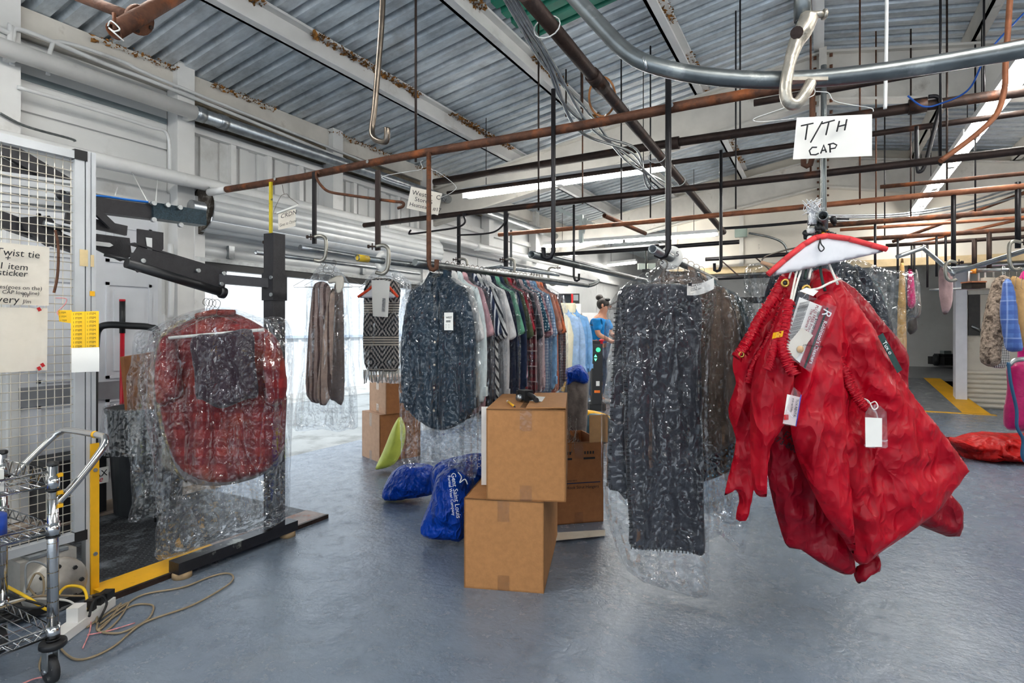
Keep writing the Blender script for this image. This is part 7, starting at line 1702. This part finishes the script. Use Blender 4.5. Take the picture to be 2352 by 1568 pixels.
# ================================================================== counter, microwave, shirt forms, worker
def skinned(V, E, R, subs=2):
    me = bpy.data.meshes.new('sk'); me.from_pydata(V, E, []); o = bpy.data.objects.new('sk', me); COL.objects.link(o)
    md = o.modifiers.new('s', 'SKIN'); o.modifiers.new('ss', 'SUBSURF').levels = subs
    for i, sv in enumerate(me.skin_vertices[0].data):
        sv.radius = R[i] if isinstance(R[i], tuple) else (R[i], R[i]); sv.use_root = (i == 0)
    dg = bpy.context.evaluated_depsgraph_get(); dg.update()
    ev = bpy.data.meshes.new_from_object(o.evaluated_get(dg)); bpy.data.objects.remove(o)
    mb = MB(); mb.add([v.co for v in ev.vertices], [tuple(p.vertices) for p in ev.polygons], True); bpy.data.meshes.remove(ev)
    return mb
pos = WZ(1374, 928, 0)
fx = (RGT * .82 - FWD * .57).normalized(); ly = UP.cross(fx)
PM = Matrix(((fx.x, ly.x, 0, pos.x), (fx.y, ly.y, 0, pos.y), (0, 0, 1, 0), (0, 0, 0, 1)))
pe = root('person', pos, 'person in a blue T-shirt and jeans with dark bun reaching over the control post', 'person')
SKIN = mat('skin', srgb(196, 140, 112), .55, 0, .05, 8)
V = [(0, 0, .92), (0.01, 0, 1.08), (.03, 0, 1.24), (.05, 0, 1.36), (.075, 0, 1.44), (.115, 0, 1.53), (.13, 0, 1.60),  # pelvis .. head
     (.04, .16, 1.345), (.12, .2, 1.12), (.33, .12, 1.03), (.40, .10, 1.02), (.46, .09, 1.01),
     (.04, -.16, 1.345), (.10, -.21, 1.11), (.31, -.15, 1.0), (.38, -.13, .99), (.44, -.12, .975),
     (-.01, .09, .86), (.03, .1, .48), (-.02, .1, .09), (.12, .11, .035),
     (-.01, -.09, .86), (0.0, -.1, .48), (-.06, -.1, .09), (.08, -.11, .035)]
E = [(0, 1), (1, 2), (2, 3), (3, 4), (4, 5), (5, 6), (3, 7), (7, 8), (8, 9), (9, 10), (10, 11), (3, 12), (12, 13), (13, 14), (14, 15), (15, 16), (0, 17), (17, 18), (18, 19), (19, 20), (0, 21), (21, 22), (22, 23), (23, 24)]
R = [(.13, .16), (.11, .14), (.12, .16), (.10, .13), .05, (.085, .075), (.08, .07), .06, .045, .034, .03, .022, .06, .045, .034, .03, .022, .095, .065, .042, .035, .095, .065, .042, .035]
for hb_i, side in ((11, 1), (16, -1)):
    b0 = V[hb_i]
    for k, (dy, ln) in enumerate(((-.028, .055), (-.010, .065), (.008, .062), (.024, .05))):
        n0 = len(V); V.append((b0[0] + .03, b0[1] + dy, b0[2] - .012)); V.append((b0[0] + .03 + ln * .6, b0[1] + dy, b0[2] - .035)); E += [(hb_i, n0), (n0, n0 + 1)]; R += [.009, .008]
    n0 = len(V); V.append((b0[0] + .005, b0[1] - side * .04, b0[2] - .015)); V.append((b0[0] + .03, b0[1] - side * .05, b0[2] - .03)); E += [(hb_i, n0), (n0, n0 + 1)]; R += [.010, .008]
bodym = skinned(V, E, R, 1).shift(PM); bodym.build('body', SKIN, pe)
tv = [(.0, 0, .95), (.01, 0, 1.08), (.03, 0, 1.24), (.05, 0, 1.37), (.05, .16, 1.345), (.12, .205, 1.17), (.05, -.16, 1.345), (.1, -.21, 1.16)]
skinned(tv, [(0, 1), (1, 2), (2, 3), (3, 4), (4, 5), (3, 6), (6, 7)], [(.15, .18), (.135, .165), (.14, .175), (.105, .14), .078, .07, .078, .07], 2).shift(PM).build('tshirt', cloth('bright_blue_tee', srgb(20, 130, 200)), pe)
jv = [(0, 0, .93), (-.01, .09, .86), (.03, .1, .48), (-.02, .1, .12), (-.01, -.09, .86), (0, -.1, .48), (-.06, -.1, .12)]
skinned(jv, [(0, 1), (1, 2), (2, 3), (0, 4), (4, 5), (5, 6)], [(.14, .17), .11, .08, .062, .11, .08, .062], 2).shift(PM).build('jeans', cloth('worn_jeans', srgb(84, 100, 122), wear=.25), pe)
HAIR = mat('dark_hair', srgb(40, 32, 28), .5, 0, .3, 40, .3, 80)
def ell(c, r, n=14):
    mb = MB(); mb.lathe([(sin(pi * k / 10), -cos(pi * k / 10)) for k in range(11)], (0, 0, 0), n); mb.v = [(c[0] + p[0] * r[0], c[1] + p[1] * r[1], c[2] + p[2] * r[2]) for p in mb.v]; return mb.shift(PM)
ell((.085, 0, 1.595), (.105, .092, .10)).build('hair', HAIR, pe); ell((.02, 0, 1.70), (.06, .055, .05)).build('hair_bun', HAIR, pe); ell((.155, .0, 1.66), (.05, .05, .03)).build('hair_clip', BLACKPL, pe)
for s_ in (-1, 1):
    ell((.195, s_ * .033, 1.575), (.012, .014, .008), 8).build('eye', INK, pe); ell((.115, s_ * .088, 1.565), (.02, .012, .03), 8).build('ear', SKIN, pe)
ell((.21, 0, 1.55), (.02, .013, .022), 8).build('nose', SKIN, pe); ell((.2, 0, 1.515), (.01, .024, .007), 8).build('mouth', mat('lips', srgb(170, 90, 86), .5), pe)
for s_ in (-1, 1): ell((.06 if s_ > 0 else .02, s_ * .105, .04), (.14, .05, .045)).build('shoe', mat('white_shoe', srgb(220, 220, 220), .6), pe)
# black control post
kp = root('control_post', WZ(1378, 936, 0), 'black control post with green lit arrows and a red stop button', 'control post')
kd = 8.35
def K(px, py, d=kd): return W(px, py, d)
RZ = Matrix.Rotation(YAW, 3, 'Z')
def kb(x0, y0, x1, y1, th, nm, m, d=kd): MB().box((K(x0, y0, d) + K(x1, y1, d)) / 2 + FWD * th / 2, (abs(x1 - x0) / F * d, th, abs(y1 - y0) / F * d), RZ).build(nm, m, kp)
kb(1360, 782, 1384, 930, .16, 'column', BLACKPL); kb(1354, 928, 1392, 942, .3, 'foot', BLACKPL); kb(1362, 790, 1382, 812, -.02, 'control_head', mat('head_black', srgb(40, 40, 44), .4))
MB().lathe([(0, .01), (.03, .01), (.034, 0)], K(1374, 803, kd - .03), 14, (-FWD).to_track_quat('Z', 'Y').to_matrix()).build('green_button', emitter('green_led', (.05, .7, .25), 1.2), kp)
MB().lathe([(0, .05), (.04, .04), (.045, .02), (.02, .01), (.02, -.02)], K(1382, 786), 14).build('stop_button', mat('stop_red', srgb(220, 30, 50), .4), kp)
for y_, s_ in ((817, 1), (826, -1)): MB().prism([(-.022, -.018 * s_), (.022, -.018 * s_), (0, .022 * s_)] if s_ > 0 else [(.022, .018), (-.022, .018), (0, -.022)], K(1368, y_, kd - .01), RGT, UP, -FWD, .006).build('arrow', emitter('green_arrow', (.1, .9, .35), 2.0), kp)
kb(1369, 875, 1377, 886, -.006, 'label', PAPER); kb(1365, 896, 1378, 902, -.006, 'label', mat('orange_label', srgb(240, 120, 30), .5))
# microwave on a white cabinet
mw = root('microwave', WX(1305, 690, XL + .3), 'black microwave with a red strip on a white cabinet', 'microwave')
def mbx(x0, y0, x1, y1, th, nm, m, par, d): MB().box((W(x0, y0, d) + W(x1, y1, d)) / 2 + FWD * th / 2, (abs(x1 - x0) / F * d, th, abs(y1 - y0) / F * d), RZ).build(nm, m, par)
dm = 10.0
mbx(1285, 674, 1331, 697, .3, 'body', BLACKPL, mw, dm); mbx(1287, 676, 1310, 695, -.01, 'door_glass', mat('dark_glass', srgb(24, 28, 32), .1), mw, dm); mbx(1312, 675, 1316, 697, -.012, 'red_strip', mat('mw_red', srgb(214, 24, 30), .4), mw, dm); mbx(1317, 677, 1328, 690, -.01, 'control_panel', mat('mw_grey', srgb(130, 136, 138), .4), mw, dm)
fc = root('white_cabinet', W(1305, 905, dm), 'white cabinet under the microwave', 'cabinet')
mbx(1288, 697, 1334, 912, .4, 'body', WHITEPAINT, fc, dm); mbx(1290, 700, 1332, 780, -.01, 'door', WHITEPAINT, fc, dm); mbx(1320, 701, 1326, 705, -.015, 'badge', OLDPAPER, fc, dm)
wc = root('pressing_unit', W(1345, 900, 9.9), 'white shirt pressing unit with a dark round handle wheel', 'machine'); dw = 9.9
mbx(1337, 718, 1384, 740, .5, 'upper_shelf', WHITEPAINT, wc, dw); mbx(1338, 740, 1382, 775, .4, 'panel', OLDPAINT, wc, dw); mbx(1337, 775, 1386, 790, .6, 'bed', WHITEPAINT, wc, dw); mbx(1340, 790, 1382, 917, .5, 'base', mat('grey_base', srgb(120, 122, 126), .5), wc, dw)
MB().tube([W(1340, 748, dw - .1) + (RGT * cos(a) * .09 + UP * sin(a) * .14) for a in [k * 2 * pi / 18 for k in range(18)]], .012, 6, closed=True).build('wheel', GALV, wc); MB().bar(W(1337, 758, dw - .12), W(1348, 734, dw - .12), .1, .03).build('handle', BLACKPL, wc); mbx(1345, 735, 1349, 741, -.14, 'red_knob', MATS['mw_red'], wc, dw); mbx(1340, 762, 1350, 768, -.01, 'yellow_label', YELLOW, wc, dw)
for i, (px, d, c_) in enumerate(((1293, 6.2, srgb(158, 186, 220)), (1312, 6.5, srgb(120, 168, 216)))):
    M = Matrix.Translation(W(px, 700, d)) @ Matrix.Rotation(YAW + .25, 4, 'Z')
    lab = ['pale blue shirt on the nearer white pressing form', 'sky blue shirt on the pressing form behind'][i]
    build_shirt(PLONG, M, cloth('blue_form%d' % i, c_), lab, 'shirts on the pressing forms', 'shirt', .92)
    ff = root('pressing_form', M @ Vector((0, 0, -1.2)), ['nearer cream pressing form with a square neck', 'farther cream pressing form with a square neck'][i], 'form', 'pressing forms')
    q = M @ Vector((0, .01, -.03)); CRM = mat('cream_form', srgb(226, 218, 190), .6)
    MB().lathe([(.055, -.06), (.06, .02), (.05, .05), (0, .052)], q, 16).build('neck', CRM, ff); MB().lathe([(.05, -.9), (.1, -.7), (.12, -.3), (.08, -.12), (.05, -.06)], q, 16).build('torso', CRM, ff); MB().tube([q - UP * .9, Vector((q.x, q.y, 0))], .025, 10).build('stand', GALV, ff); MB().lathe([(0, .02), (.14, .02), (.14, 0)], Vector((q.x, q.y, 0)), 20).build('foot', GALV, ff)
one('purple_cloth', psoft([(1150, 655), (1175, 650), (1200, 660), (1195, 672), (1155, 668)], 4.4, .014, .06, .05, crumple(170, .02, 14)), cloth('lilac', srgb(170, 150, 216)), 'lilac cloth lying over the shirt shoulders', 'cloth')
# windows at the far end wall
w2 = root('window_2', (-1.0, 15.85, 1.4), kind='structure')
for (x0, x1) in ((1404, 1428), (1440, 1490)):
    a, b = WY(x0, 690, 15.85), WY(x1, 620, 15.85); MB().span((a.x, 15.8, a.z), (b.x, 15.86, b.z)).build('pane', mat('grey_far_pane', srgb(176, 178, 180), .3, 0, .05), w2)
    for xx in (a.x, b.x): MB().span((xx - .06, 15.76, a.z - .05), (xx + .06, 15.84, b.z + .05)).build('frame', WHITEPAINT, w2)
dct = one('white_duct', MB().tube(smooth_line([(XL + .7, 12.5, .0), (XL + .75, 12.5, 1.0), (XL + .95, 12.6, 1.7), (XL + 1.4, 12.8, 2.3), (XL + 1.8, 13, 2.8)], 6), .28, 16), WHITEPIPE, 'wide white duct curving up in the far corner', 'duct')
